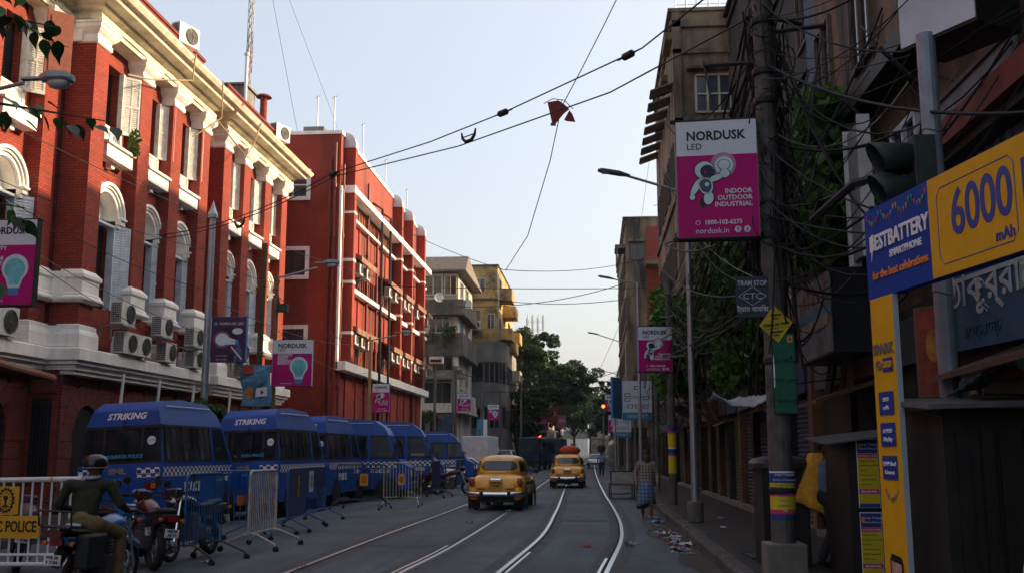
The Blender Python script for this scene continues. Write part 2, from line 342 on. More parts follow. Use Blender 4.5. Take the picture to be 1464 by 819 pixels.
for pts in (RA, RB, RC, RD):
    for x0, x1, mt, z in ((-.26, -.09, bed, .0022), (.09, .26, bed, .0022), (-.285, -.262, seam, .003), (.262, .285, seam, .003)): a = MB(); strip(a, pts, x0, x1, z, -10, 120); a.build('track_bed' if mt is bed else 'tar_seam', mt, road_o)
a = MB(); gd = []
for i in range(120): y = 4 + i * .6; w_ = .45 + .18 * math.sin(i * .7) + .14 * math.sin(i * .23 + 1) + random.uniform(-.05, .05); gd += [(1.8 - w_, y, .0035 - (.03 if 1.8 - w_ > 1.5 else .03 * max(0, (1.8 - w_ - 1.2) / .6))), (1.81, y, -.0255)]
a.add(gd, [(2 * i, 2 * i + 1, 2 * i + 3, 2 * i + 2) for i in range(119)]); a.build('gutter_dust', M('gutter_dust', (.060, .050, .042), .95, var=.4, scale=7, dirt=(.03, .03, .032), damt=.8, dscale=3), road_o)
# worn lane paint near the far crossing, patches in the asphalt
paint = M('worn_road_paint', (.33, .33, .32), .8, var=.4, scale=9, dirt=(.05, .05, .05), damt=.8, dscale=7)
for i, (x, y) in enumerate([(-5.2, 60), (-3.7, 60), (-2.1, 60), (-.8, 60), (.8, 60), (-5.2, 63), (-3.5, 63.4), (-2.0, 63)]):
    a = MB(); a.box(x - .6, x + .6, y - .2, y + .25, .001, .005); a.build('road_marking', paint, bpy.data.objects['road'])
patch = M('asphalt_patch', (.040, .048, .058), .8, var=.3, scale=14, bump=.4)
for x, y, w_, l_ in [(-3.5, 18.5, 1.3, .55), (-.3, 25.5, 1.2, .5), (-.35, 35, 1.3, 1.2), (-7.0, 27, 2.4, .6), (-3.4, 41, 1.3, .9)]:
    a = MB(); n_ = 8; vv = [(x + w_ * u + random.uniform(-.06, .06), y + l_ * v_ + random.uniform(-.05, .05)) for u, v_ in ((-.5, -.5), (0, -.5), (.5, -.5), (.5, 0), (.5, .5), (0, .5), (-.5, .5), (-.5, 0))]
    a.add([(p[0], p[1], ground_z(p[0]) + .0035) for p in vv], [tuple(range(n_))]); a.build('asphalt_patch', patch, bpy.data.objects['road'])
# ================================================================== BUILDING A : red brick block with white classical trim
A = empty('brick_building', (-15, 34, 0), 0, 'long red brick classical block with white pilasters, arches and cornice on the left', 'building')
def AP(mb, name, mat, parent=A, **k): k.setdefault('loc', (15, -34, 0) if parent is A else (0, 0, 0)); return mb.build(name, mat, parent, **k)
WZ = -.12; X0 = -15.0; XW = -15.45
b = MB(); b.box(-26, XW - .5, 28.3, 37.7, 4.6, 15.0); b.box(-26, XW, 28.3, 37.7, WZ, 4.6); b.box(-26, -16.3, 37.6, 39.3, WZ, 15.0); b.box(-26, XW - .5, 39.2, 48.2, 4.6, 15.0); b.box(-26, XW, 39.2, 48.2, WZ, 4.6); b.box(-26, -16.85, -6, 28.4, 4.6, 15.0); b.box(-26, -16.35, -6, 28.4, WZ, 4.6)
AP(b, 'wall', brick_red)
# entablature + cornice, swept profile (outward x, z)
corn = [(0, 14.62), (.06, 14.62), (.06, 14.78), (.12, 14.78), (.12, 14.92), (.04, 14.94), (.04, 15.06), (.22, 15.10), (.26, 15.20), (.62, 15.24), (.66, 15.36), (.82, 15.40), (.92, 15.54), (.92, 15.60), (0, 15.64)]
def cornice(y0, y1, x, back=.9, r0=True, r1=True):
    mb = MB(); ring0 = []; n = len(corn); rings = []
    path = ([(x - back, y0, 0, -1)] if r0 else []) + [(x, y0, 1, -1 if r0 else 0), (x, y1, 1, 1 if r1 else 0)] + ([(x - back, y1, 0, 1)] if r1 else [])
    for px, py, nx, ny in path: rings.append([(px + nx * o, py + ny * o, z) for o, z in corn])
    mb.loft(rings, closed=False); return mb
AP(cornice(28.35, 37.65, X0 + .02), 'cornice', cream_trim); AP(cornice(39.25, 48.15, X0 + .02), 'cornice', cream_trim)
AP(cornice(-6, 28.3, -15.88, r0=False, r1=False), 'cornice', cream_trim); AP(cornice(37.7, 39.2, -16.0, r0=False, r1=False), 'cornice', cream_trim)
b = MB()
for y0, y1, x in ((28.5, 37.5, -15.0), (39.4, 48.0, -15.0), (-6, 28.3, -15.9), (37.6, 39.3, -16.1)): b.box(-25.5, x + .01, y0, y1, 14.6, 15.62)
AP(b, 'entablature_core', cream_trim)
for y0, y1, x in ((28.9, 37.2, -15.25), (39.8, 47.6, -15.25), (-6, 28.3, -16.2)):
    b = MB(); b.box(x - .4, x, y0, y1, 15.6, 16.9); b.box(-25.5, x - .4, y1 - .4, y1, 15.6, 16.9); b.box(-25.5, x - .4, y0, y0 + .4, 15.6, 16.9); AP(b, 'parapet', brick_red)
    b = MB(); b.box(x - .45, x + .06, y0 - .05, y1 + .05, 16.905, 17.02); AP(b, 'coping', brick_dark)
b = MB(); b.box(-25.4, -16, -5.9, 47.5, 15.3, 15.7); AP(b, 'roof', concrete)
# string-course ledge above the rusticated ground floor
led = [(0, 4.02), (.08, 4.02), (.10, 4.14), (.20, 4.18), (.20, 4.26), (.30, 4.30), (.30, 4.62), (.26, 4.66), (0, 4.70)]
def ledge(y0, y1, x, r0=True, r1=True):
    mb = MB(); rings = []
    for px, py, nx, ny in ([(x - 1.2, y0, 0, -1)] if r0 else []) + [(x, y0, 1, -1 if r0 else 0), (x, y1, 1, 1 if r1 else 0)] + ([(x - 1.2, y1, 0, 1)] if r1 else []): rings.append([(px + nx * o, py + ny * o, z) for o, z in led])
    mb.loft(rings, closed=False); return mb
AP(ledge(28.3, 37.7, X0 - .02), 'ledge', white_trim); AP(ledge(39.2, 48.2, X0 - .02), 'ledge', white_trim); AP(ledge(-6, 28.2, -15.92, r0=False, r1=False), 'ledge', white_trim)
b = MB(); b.box(-16, X0 - .02, 28.32, 37.68, 3.9, 4.69); b.box(-16, X0 - .02, 39.22, 48.18, 3.9, 4.69); b.box(-16.6, -15.92, -6, 28.2, 3.9, 4.69); AP(b, 'ledge_core', white_trim)
# pilasters : shaft > capital, pedestal, plinth
W = .84
sh = MB(); sh.box(-.9, 0, -W / 2, W / 2, 5.2, 14.02); sh = sh.mesh('pilaster', brick_red)
def collar(prof, w_, d_=.6):
    mb = MB(); rings = []
    for o, z in prof: h = w_ / 2 + o; rings.append([(-d_, -h, z), (o, -h, z), (o, h, z), (-d_, h, z)])
    mb.loft(rings, closed=True); return mb
cap = collar([(.02, 14.0), (.06, 14.04), (.06, 14.16), (.03, 14.18), (.03, 14.28), (.12, 14.36), (.20, 14.46), (.20, 14.56), (.24, 14.60), (.24, 14.66)], W).mesh('capital', white_trim)
ped = collar([(.03, 6.0), (.16, 6.02), (.22, 6.08), (.22, 6.14), (.15, 6.20), (.15, 6.26), (.10, 6.30), (.10, 6.66), (.16, 6.72), (.16, 6.82), (.08, 6.9), (.01, 6.98)], W).mesh('pedestal', white_trim)
pln = collar([(.16, 4.69), (.16, 5.05), (.13, 5.14), (.10, 5.2), (.10, 5.32), (.02, 5.36)], W).mesh('plinth', white_trim)
def pilaster(x, y):
    p = link('pilaster', sh, A, (x + 15, y - 34, 0))
    for nm, me in (('capital', cap), ('pedestal', ped), ('plinth', pln)): link(nm, me, p)
B1 = [28.72, 31.9, 34.5, 37.2]; B2 = [39.62, 42.05, 44.9, 47.4]; W0 = [27.65, 24.6, 21.5]
for y in B1 + B2: pilaster(X0, y)
for y in W0: pilaster(-15.9, y)
# the projecting blocks' side faces carry the same white bands
for y0 in (28.3, 39.2):
    for z0, z1, d in ((6.0, 6.9, .14), (4.69, 5.3, .14), (14.02, 14.62, .14), (6.02, 6.2, .2)): b = MB(); b.box(-16.4, -15.42, y0 - d, y0 + .02 - (d - .14) * .2, z0 + (.003 if d > .15 else 0), z1); AP(b, 'side_band', white_trim)
# ---- windows
def arch_ring(mb, yc, zs, r0, r1, x0, x1, n=16):
    v = []; f = []
    for i in range(n + 1):
        a = PI * i / n; c, s_ = math.cos(a), math.sin(a)
        v += [(x0, yc + r0 * c, zs + r0 * s_), (x1, yc + r0 * c, zs + r0 * s_), (x1, yc + r1 * c, zs + r1 * s_), (x0, yc + r1 * c, zs + r1 * s_)]
    for i in range(n):
        for j in range(4): f.append((4 * i + j, 4 * i + (j + 1) % 4, 4 * i + 4 + (j + 1) % 4, 4 * i + 4 + j))
    f += [(0, 1, 2, 3), (4 * n + 3, 4 * n + 2, 4 * n + 1, 4 * n)]; mb.add(v, f)
def shutter_mesh(h, wd, mat, name='shutter'):
    mb = MB(); t = .022; st = .055
    mb.box(0, st, -t, t, 0, h); mb.box(wd - st, wd, -t, t, 0, h); mb.box(wd / 2 - .02, wd / 2 + .02, -t, t, 0, h)
    for z in (0, h * .5 - .04, h - .08): mb.box(st, wd - st, -t, t, z, z + .08)
    n = int(h / .075)
    for i in range(n):
        z = .08 + (h - .16) * (i + .5) / n
        mb.add([(st, -.02, z - .03), (wd - st, -.02, z - .03), (wd - st, .012, z + .028), (st, .012, z + .028)], [(0, 1, 2, 3)])
    mb.box(st, wd - st, -.004, .004, .03, h - .03)
    return mb.mesh(name, mat)
sh_u = shutter_mesh(2.0, .56, shutter_w); sh_l = shutter_mesh(2.3, .56, shutter_g); lv = shutter_mesh(.62, .6, shutter_w, 'louvre_panel')
def bay(x, yc, wd, off=0., span=None):
    dx = x + 15; r = wd / 2 - .02; ya, yb = span; h = wd / 2 - .1
    for s_, e in ((-1, ya), (1, yb)):          # brick panel with a real arched hole, in two halves
        p = [(e, 4.65), (yc, 4.65), (yc, 6.1), (yc + s_ * r, 6.1), (yc + s_ * r, 9.05)] + [(yc + s_ * r * math.cos(PI / 2 * i / 8), 9.05 + r * math.sin(PI / 2 * i / 8)) for i in range(1, 9)] + [(yc, 11.26), (yc + s_ * h, 11.26), (yc + s_ * h, 14.0), (yc, 14.0), (yc, 14.64), (e, 14.64)]
        q = MB(); q.prism(p, 0, x - .5, x); AP(q, 'bay_wall', brick_red)
    r0 = wd / 2 - .02; r1 = r0 + .26; ys = yc - 34; wx = dx + off
    t = link('arched_window', None, A, (wx, ys, 0))
    m = MB(); arch_ring(m, 0, 9.05, r0, r0 + .12, -.3, .10); arch_ring(m, 0, 9.05, r0 + .12, r0 + .2, -.3, .16); arch_ring(m, 0, 9.05, r0 + .2, r1 + .04, -.3, .22); m.build('archivolt', white_trim, t)
    m = MB(); arch_ring(m, 0, 9.05, r0 - .015, r0 + .012, -.44, -.005); m.build('soffit', white_trim, t)
    m = MB(); n = 16; m.add([(-.38, r0 * math.cos(PI * i / n), 9.05 + r0 * math.sin(PI * i / n)) for i in range(n + 1)], [tuple(range(n + 1))]); m.box(-.39, -.30, -r0, r0, 8.88, 9.05); m.build('tympanum', white_trim, t)
    for s_ in (-1, 1): m = MB(); a0, a1 = sorted((s_ * r0, s_ * (r1 + .06))); m.box(-.3, .2, a0, a1, 8.92, 9.08); m.box(-.3, .26, a0, a1, 9.08, 9.14); m.box(-.3, .14, a0, a1, 8.80, 8.92); m.build('impost', white_trim, t)
    m = MB(); m.box(-.3, .20, -.11, .11, 10.75 - (1.2 - r1), 10.80); m.build('keystone', white_trim, t)
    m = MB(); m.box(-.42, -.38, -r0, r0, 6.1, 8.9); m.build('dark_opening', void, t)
    m = MB()
    for s_ in (-1, 1): m.box(-.22, .02, s_ * r0 - .05, s_ * r0 + .05, 6.15, 8.9)
    m.box(-.22, .02, -r0, r0, 8.8, 8.88); m.build('frame', shutter_g, t)
    rr = random.Random(int(yc * 100))
    for s_ in (-1, 1):
        ang = R(rr.uniform(38, 58)) if s_ > 0 else R(rr.uniform(-66, -50))
        link('shutter', sh_l, t, (-.02, s_ * (r0 - .02), 6.12), (0, 0, ang), (1, 1, 1.2))
    # upper window
    u = link('upper_window', None, A, (wx, ys, 0)); h = wd / 2 - .1
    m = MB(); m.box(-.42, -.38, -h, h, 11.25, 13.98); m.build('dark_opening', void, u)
    m = MB(); m.box(-.1, .42, -h - .18, h + .18, 10.78, 11.2); m.box(-.1, .5, -h - .24, h + .24, 11.2, 11.28); m.build('sill', white_trim, u)
    m = MB()
    for y in (-h, h): m.box(-.1, .06, y - .06, y + .06, 11.28, 14.0)
    m.box(-.1, .06, -h, h, 11.88, 11.96); m.build('frame', shutter_w, u)
    for k in (0, 1): link('louvre_panel', lv, u, (.0, -h + .05 + k * (h - .03), 11.26), (0, 0, R(90)), (min(1, (h - .05) / .6), 1, 1))
    for s_ in (-1, 1): link('shutter', sh_u, u, (.05, s_ * h, 11.95), (0, 0, R(rr.uniform(40, 60)) if s_ > 0 else R(rr.uniform(-64, -50))))
for i in range(3): yc = (B1[i] + B1[i + 1]) / 2; bay(XW, yc, min(1.6, B1[i + 1] - B1[i] - W - .2), span=(B1[i], B1[i + 1]))
for i in range(3): yc = (B2[i] + B2[i + 1]) / 2; bay(XW, yc, min(1.6, B2[i + 1] - B2[i] - W - .2), span=(B2[i], B2[i + 1]))
for i in range(2): yc = (W0[i] + W0[i + 1]) / 2; bay(-16.35, yc, 1.55, span=(W0[i + 1], W0[i]))
# tall reddish wooden shutter on the nearest wing, upper storey
m = MB(); m.box(-.03, .03, 0, .75, 0, 2.2); m.box(.03, .05, .1, .65, .15, 1.0); m.box(.03, .05, .1, .65, 1.2, 2.05)
m.build('wooden_shutter', M('red_wood', (.20, .055, .03), .7, var=.25, scale=6), A, loc=(-15.7 + 15, 26.7 - 34, 12.2), rot=(0, 0, R(-40)))
# ---- rusticated ground floor : individual stone blocks
blk = M_brick('rustic_block', (.185, .046, .038), (.15, .036, .03), (.10, .03, .026), damt=.45)
rb = MB(); rb.prism([(-.5, -.5), (.5, -.5), (.5, .5), (-.5, .5)], 0, -.5, .5); rb = rb.mesh('stone_block', blk)
def blocks(x, y0, y1, z0, z1, rows, gap=.02, bw=.75, ph=0):
    h = (z1 - z0) / rows
    for k in range(rows):
        y = y0 - ((k + ph) % 2) * bw / 2
        while y < y1 - .01:
            a, c = max(y, y0), min(y + bw, y1); y += bw
            if c - a < .1: continue
            link('stone_block', rb, A, (x + 15 + .0, (a + c) / 2 - 34, z0 + h * (k + .5)), (0, 0, 0), (.12, c - a - gap, h - gap))
def xblocks(y, x0, x1, z0, z1, rows, gap=.02):
    h = (z1 - z0) / rows
    for k in range(rows): link('stone_block', rb, A, ((x0 + x1) / 2 + 15, y - 34, z0 + h * (k + .5)), (0, 0, 0), (x1 - x0 - gap, .12, h - gap))
def voussoirs(x, yc, zs, r0, r1, n=9):
    for i in range(n):
        a = PI * (i + .5) / n; m = MB(); q = PI / n / 2 - .01
        P = [(yc - 34 + r * math.cos(a + d), zs + r * math.sin(a + d)) for r, d in ((r0, -q), (r0, q), (r1, q), (r1, -q))]
        m.prism(P, 0, x + 15 - .06, x + 15 + .07); m.build('voussoir', blk, A)
for yc in (29.9, 33.1, 35.8, 41, 44, 46.3):
    blocks(-15.42, yc + .72, yc + 1.7, .0, 3.95, 8); voussoirs(-15.42, yc, 2.35, .72, 1.35)
    m = MB(); n = 12; m.add([(XW + .004, yc + .72 * math.cos(PI * i / n), 2.35 + .72 * math.sin(PI * i / n)) for i in range(n + 1)] + [(XW + .004, yc - .72, 0), (XW + .004, yc + .72, 0)], [tuple(range(n + 3))]); AP(m, 'arched_opening', void)
blocks(-15.42, 28.34, 29.15, .0, 3.95, 8)
xblocks(28.28, -16.3, -15.45, 3.35, 3.9, 1)
for k in range(5):
    yc = 26.3 - k * 3.1
    blocks(-16.32, yc + .85, yc + 1.95 if k else 28.1, .0, 3.95, 8, ph=1); voussoirs(-16.32, yc, 2.3, .85, 1.5)
    m = MB(); n = 12; m.add([(-16.346, yc + .85 * math.cos(PI * i / n), 2.3 + .85 * math.sin(PI * i / n)) for i in range(n + 1)] + [(-16.346, yc - .85, 0), (-16.346, yc + .85, 0)], [tuple(range(n + 3))]); AP(m, 'arched_opening', void)
    m = MB()
    for j in range(9): m.cyl((-16.3, yc - .75 + j * .19, .1), (-16.3, yc - .75 + j * .19, 2.4), .012, n=4)
    for z in (.4, 1.2, 2.0): m.box(-16.32, -16.28, yc - .8, yc + .8, z - .015, z + .015)
    AP(m, 'iron_grille', black)
# iron grille window on the side return of the projecting block
m = MB(); m.box(-16.2, -15.6, 28.27, 28.3, .9, 3.2); AP(m, 'dark_opening', void)
m = MB()
for j in range(6): m.cyl((-16.15 + j * .1, 28.2, .8), (-16.15 + j * .1, 28.2, 3.25), .014, n=4)
for z in (.9, 1.6, 2.4, 3.1): m.box(-16.2, -15.6, 28.19, 28.22, z - .02, z + .02)
AP(m, 'iron_grille', black)
# rainwater pipe running along the ledge, downpipes
m = MB(); m.tube([(-15.5, 20, 4.2), (-15.35, 24, 4.0), (-15.25, 27.6, 3.72)], .12, 10); AP(m, 'drain_pipe', M('rust_pipe', (.22, .06, .03), .7, var=.4, scale=5, dirt=(.3, .25, .2), damt=.3))
for y in (30.9, 33.6, 36.6, 40.4, 43.5):
    m = MB(); m.tube([(-14.75, y, 4.1), (-14.8, y, 3.2), (-14.85, y, 0)], .05, 8); AP(m, 'downpipe', white_trim)
# ---- air conditioners: each a thing of its own
ac_w = M('ac_casing', (.70, .68, .64), .5, var=.1, dirt=(.12, .10, .08), damt=.35, dscale=4)
def ac_meshes():
    c = MB(); c.box(-.16, .16, -.42, .42, 0, .62); c = c.mesh('casing', ac_w)
    g = MB(); g.lathe([(.25, 0), (.25, .012)], (.165, .10, .31), 20, ax=0); g = g.mesh('fan_recess', black)
    f = MB()
    for r in (.07, .14, .21, .25): f.tube([(.182, .10 + r * math.cos(2 * PI * i / 20), .31 + r * math.sin(2 * PI * i / 20)) for i in range(20)], .006, 4, closed=True)
    for i in range(8): f.cyl((.182, .10, .31), (.182, .10 + .25 * math.cos(i * PI / 4), .31 + .25 * math.sin(i * PI / 4)), .005, n=4)
    f = f.mesh('fan_guard', grey_wire)
    s_ = MB()
    for i in range(9): s_.box(-.13, .13, -.432, -.421, .06 + i * .06, .075 + i * .06)
    for i in range(6): s_.box(-.13 + i * .05, -.12 + i * .05, -.434, -.422, .05, .57)
    s_ = s_.mesh('side_grille', black)
    k = MB()
    for y in (-.3, .3): k.box(-.5, .2, y - .02, y + .02, -.06, -.01); k.box(-.5, -.46, y - .02, y + .02, -.35, -.01)
    k.box(.16, .2, -.4, .4, -.06, -.02); k = k.mesh('bracket', steel)
    return [('casing', c), ('fan_recess', g), ('fan_guard', f), ('side_grille', s_), ('bracket', k)]
ACM = ac_meshes()
def ac(loc, rz, label, bracket=True, s=1., grp='air conditioners on the brick building'):
    t = empty('air_conditioner', loc, rz, label, 'air conditioner', grp); t.scale = (s, s, s)
    for nm, me in ACM[:5 if bracket else 4]: link(nm, me, t)
    return t
ordn = ['first', 'second', 'third', 'fourth', 'fifth', 'sixth']
for i, (y, z) in enumerate([(30.2, 5.55), (33.1, 5.5), (35.9, 5.45), (40.9, 5.4)]): ac((-14.55, y, z), 0, 'air conditioner on bracket under arched windows, %s of that upper row from the left' % ordn[i], s=1.12)
for i, (y, z) in enumerate([(30.9, 4.72), (31.9, 4.72), (34.0, 4.72), (36.5, 4.72), (41.6, 4.72), (43.3, 4.72)]): ac((-14.75, y, z), R(random.uniform(-4, 4)), 'air conditioner standing on the white ledge, %s of that lower row from the left' % ordn[i], False, s=1.1)
ac((-15.7, 25.6, 4.72), 0, 'air conditioner on near ledge behind the large bulb sign, right one of two', False, 1.25); ac((-15.7, 24.2, 4.72), 0, 'air conditioner on near ledge at left edge of view, left one of two', False, 1.25)
ac((-15.2, 35.2, 16.75), R(-20), 'air conditioner on roof parapet above the near cornice', False, 1.25, None); ac((-15.1, 46.6, 16.6), R(-20), 'air conditioner on roof parapet near the red annex', False, 1.25, None)
# cables looping over the cornice
for i, pts in enumerate([[(-14.05, 33.5, 15.7), (-14.0, 33.2, 14.6), (-14.6, 31.2, 13.9), (-14.9, 30.2, 13.7)], [(-14.05, 36.2, 15.7), (-14.0, 36.1, 14.2), (-14.7, 35.2, 13.2)], [(-14.05, 40.8, 15.6), (-14.2, 40.3, 14.4), (-14.1, 39.2, 13.6), (-14.7, 37.4, 14.6)]]):
    m = MB(); m.tube(pts, .03, 6); tag(m.build('loose_cable', M('tan_cable', (.33, .25, .13), .7, var=.2)), ['tan cable looping off the near cornice above first window', 'tan cable hanging off the near cornice further along', 'tan cable drooping between the two cornices'][i], 'cable', 'loose cables on the brick building')
# roof clutter: chimney vent, pole
t = empty('roof_vent', (-15.5, 45.2, 15.7), 0, 'small red vent pipe with cap on brick building roof', 'vent'); m = MB(); m.cyl((0, 0, 0), (0, 0, 2.6), .17); m.build('stack', brick_red, t); m = MB(); m.lathe([(.38, 2.62), (.3, 2.72), (.05, 2.8), (0, 2.82)], n=16); m.build('cap', red_pipe, t)
t = empty('roof_tank', (-16.2, 44.2, 15.7), 0, 'grey boxy tank room on brick building roof', 'tank'); m = MB(); m.box(-.8, .4, -.8, .6, 0, 2.6); m.build('tank', concrete, t); m = MB(); m.box(-.9, .5, -.9, .7, 2.6, 2.7); m.build('lid', concrete, t)
m = MB(); m.cyl((-15.4, 42.4, 16.9), (-15.4, 42.4, 19.3), .07); m.lathe([(.12, 0), (.12, .12)], (-15.4, 42.4, 19.3)); tag(m.build('roof_pole', white_p), 'short white pole standing on brick building parapet', 'pole')
# lattice mast
t = empty('radio_mast', (-16.3, 45.2, 15.6), 0, 'tall thin dark lattice radio mast above the brick building', 'mast'); rw = (M('mast_red', (.12, .03, .03), .6, var=.1), M('mast_white', (.30, .31, .33), .6, var=.1)); HM = 14
for sx, sy in ((-1, -1), (1, -1), (1, 1), (-1, 1)):
    for k in range(7): m = MB(); m.cyl((sx * .10, sy * .10, k * 2), (sx * .10, sy * .10, k * 2 + 2), .025, n=5); m.build('leg_section', rw[k % 2], t)
m = MB()
for k in range(28):
    z = k * .5
    for a, c in (((-1, -1), (1, -1)), ((1, -1), (1, 1)), ((1, 1), (-1, 1)), ((-1, 1), (-1, -1))):
        m.cyl((a[0] * .10, a[1] * .10, z), (c[0] * .10, c[1] * .10, z + .5), .014, n=4); m.cyl((a[0] * .10, a[1] * .10, z), (c[0] * .10, c[1] * .10, z), .012, n=4)
m.build('lattice', steel, t)
for i, e in enumerate([(-26, 26, 14), (-15.4, 50.5, 18.2), (-15, 64, 18.3), (-24, 30, 15.6)]):
    m = MB(); m.cyl((-16.3, 45.2, 28), e, .012, n=4); tag(m.build('guy_wire', grey_wire), ['thin guy wire from the mast to roofs on the left', 'thin guy wire from the mast to red annex front', 'thin guy wire from the mast to red annex far end', 'thin guy wire from mast down to near roof'][i], 'wire', 'mast guy wires')
# ================================================================== BUILDING C : dark red annex
XC = -13.0
C_ = empty('red_annex', (XC, 50.3, 0), 0, 'tall dark red office block with white ledges, fins and pipes on left', 'building')
def CP(mb, name, mat, parent=C_, **k): k.setdefault('loc', (-XC, -50.3, 0) if parent is C_ else (0, 0, 0)); return mb.build(name, mat, parent, **k)
def CL(y): return y - 50.3
b = MB(); b.box(-27, XC, 50.3, 76, -.12, 18.1); CP(b, 'wall', red_paint)
b = MB(); b.box(-27.05, XC + .06, 50.24, 76.06, 18.1, 18.28); CP(b, 'coping', white_trim)
b = MB(); b.box(-27, XC, 76, 76.35, -.12, 17.9); CP(b, 'end_pier', white_trim)
# ledges
for z0, z1, d, y0 in ((15.1, 15.45, .65, 51.2), (13.95, 14.12, .28, 51.2), (10.05, 10.30, .35, 51.2), (5.75, 6.2, .55, 50.25)):
    b = MB(); b.box(XC, XC + d, y0, 76.3, z0, z1); CP(b, 'ledge', white_trim, bevel=.02)
b = MB(); b.box(XC, XC + .12, 50.25, 50.5, 5.8, 15.3); CP(b, 'corner_strip', white_trim); b = MB(); b.box(XC, XC + .05, 50.62, 51.15, 6.2, 15.6); CP(b, 'pale_panel', M('pale_grey_panel', (.45, .43, .39), .8, var=.15))
hood = M('grey_sheet_metal', (.50, .51, .53), .5, .2, var=.12)
for k, y in enumerate((51.0, 64.2, 68.2, 73.2)):
    f = MB(); f.box(XC, XC + .62, y, y + .5, 6.3, 17.55); fin = CP(f, 'duct', red_paint)
    for z0, z1 in ((15.1, 15.5), (14.0, 14.12), (11.45, 11.6), (10.3, 10.45), (7.65, 7.8)):
        m = MB(); m.box(XC - .005, XC + .64, y - .02, y + .52, z0, z1); m.build('white_band', white_trim, fin)
    m = MB(); n = 8; P = [(XC - 1.6, 17.55), (XC - .35, 17.55)] + [(XC - .35, 17.8)] + [(XC, 17.8), (XC, 17.55), (XC + .62, 17.55)]
    P = [(XC + .62 * 1, 17.55)] + [(XC + .02 + .6 * math.cos(PI / 2 * i / n), 17.75 + .62 * math.sin(PI / 2 * i / n)) for i in range(n + 1)] + [(XC - 1.7, 18.37), (XC - 1.7, 17.75), (XC - .02, 17.75), (XC - .02, 17.55)]
    m.prism(P, 1, y - .03, y + .53); m.build('hood', hood, fin)
# strip windows: each window its own part, pane as sub-part
pane_lit = M('warm_pane', (.22, .13, .06), .25, var=.6, scale=3, spec=.6)
wf = M('window_frame_red', (.22, .03, .022), .7, var=.2)
def strip_windows(z0, z1, y0, y1, step=1.15):
    y = y0
    while y + step < y1 + .01:
        if not any(f - .6 < y + step / 2 < f + .9 for f in (51.0, 64.2, 68.2, 73.2)):
            w_ = MB(); a, c = y + .08, y + step - .08
            for q in (a, (a + c) / 2, c): w_.box(XC + .005, XC + .07, q - .035, q + .035, z0, z1)
            w_.box(XC + .005, XC + .07, a, c, z0, z0 + .06); w_.box(XC + .005, XC + .07, a, c, z1 - .06, z1)
            o = CP(w_, 'window', wf); p = MB(); p.box(XC + .002, XC + .02, a, c, z0 + .02, z1 - .02); p.build('pane', pane_lit if random.random() < .4 else glass_dark, o)
        y += step
for z0, z1 in ((14.15, 15.08), (10.35, 11.45), (6.25, 7.55)): strip_windows(z0, z1, 51.6, 75.9)
# recessed joints in the panel walls between the strips, drawn as proud ribs
for z0, z1 in ((11.5, 13.92), (7.9, 10.0), (0.2, 5.7)):
    for i in range(10):
        y = 52.2 + i * 2.4; m = MB(); m.box(XC, XC + .07, y, y + .12, z0, z1); CP(m, 'rib', red_paint)
# rusty sheet awnings with air conditioners under them
rust = M('rusty_sheet', (.20, .085, .05), .8, var=.35, scale=3, dirt=(.33, .28, .22), damt=.4, dscale=2.5)
for row, (z, spans) in enumerate(((11.9, ((52.0, 55.8), (60.0, 63.6), (65.0, 67.9), (69.5, 72.9), (74, 76))), (8.05, ((51.4, 56.5), (61.2, 64), (64.9, 68), (69.0, 72.9), (73.9, 76.2))))):
    for y0, y1 in spans:
        m = MB(); m.add([(XC, y0, z + .35), (XC + .85, y0, z), (XC + .85, y1, z), (XC, y1, z + .35), (XC, y0, z + .31), (XC + .85, y0, z - .30), (XC + .85, y1, z - .30), (XC, y1, z + .31)], [(0, 1, 2, 3), (4, 7, 6, 5), (0, 4, 5, 1), (1, 5, 6, 2), (2, 6, 7, 3)]); CP(m, 'awning', rust)
kk = 0
for z, ys in ((11.0, (52.6, 54.3, 60.5, 62.4, 65.5, 66.9, 70.3, 74.8)), (7.2, (51.9, 53.4, 55.0, 61.6, 63.2, 65.3, 66.8, 69.6, 71.0, 74.4))):
    for i, y in enumerate(ys):
        ac((XC + .55, y, z), 0, 'boxy white air conditioner on red annex, %s along its %s row' % (['first', 'second', 'third', 'fourth', 'fifth', 'sixth', 'seventh', 'eighth', 'ninth', 'tenth'][i], 'upper' if z > 9 else 'lower'), True, .95, 'air conditioners on the red annex')
# windows in the wall that faces down the street
for x0, x1, z0, z1 in ((-16.2, -14.75, 14.75, 16.0), (-16.1, -14.7, 10.6, 11.9), (-16.0, -14.65, 6.6, 7.85)):
    fr = MB()
    for a, c, e, g in ((x0 - .2, x1 + .2, z1, z1 + .2), (x0 - .2, x1 + .2, z0 - .2, z0), (x0 - .2, x0, z0, z1), (x1, x1 + .2, z0, z1)): fr.box(a, c, 50.18, 50.32, e, g)
    fo = CP(fr, 'window', white_trim); m = MB(); m.box(x0, x1, 50.27, 50.29, z0, z1); m.build('pane', glass_blue, fo)
    m = MB(); m.box((x0 + x1) / 2 - .03, (x0 + x1) / 2 + .03, 50.22, 50.27, z0, z1); m.box(x0, x1, 50.23, 50.265, (z0 + z1) / 2 - .03, (z0 + z1) / 2 + .03)
    if z0 < 12:
        for i in range(12): m.cyl((x0 + (x1 - x0) * (i + .5) / 12, 50.2, z0), (x0 + (x1 - x0) * (i + .5) / 12, 50.2, z1), .012, n=4)
    m.build('bars', white_trim if z0 > 12 else black, fo)
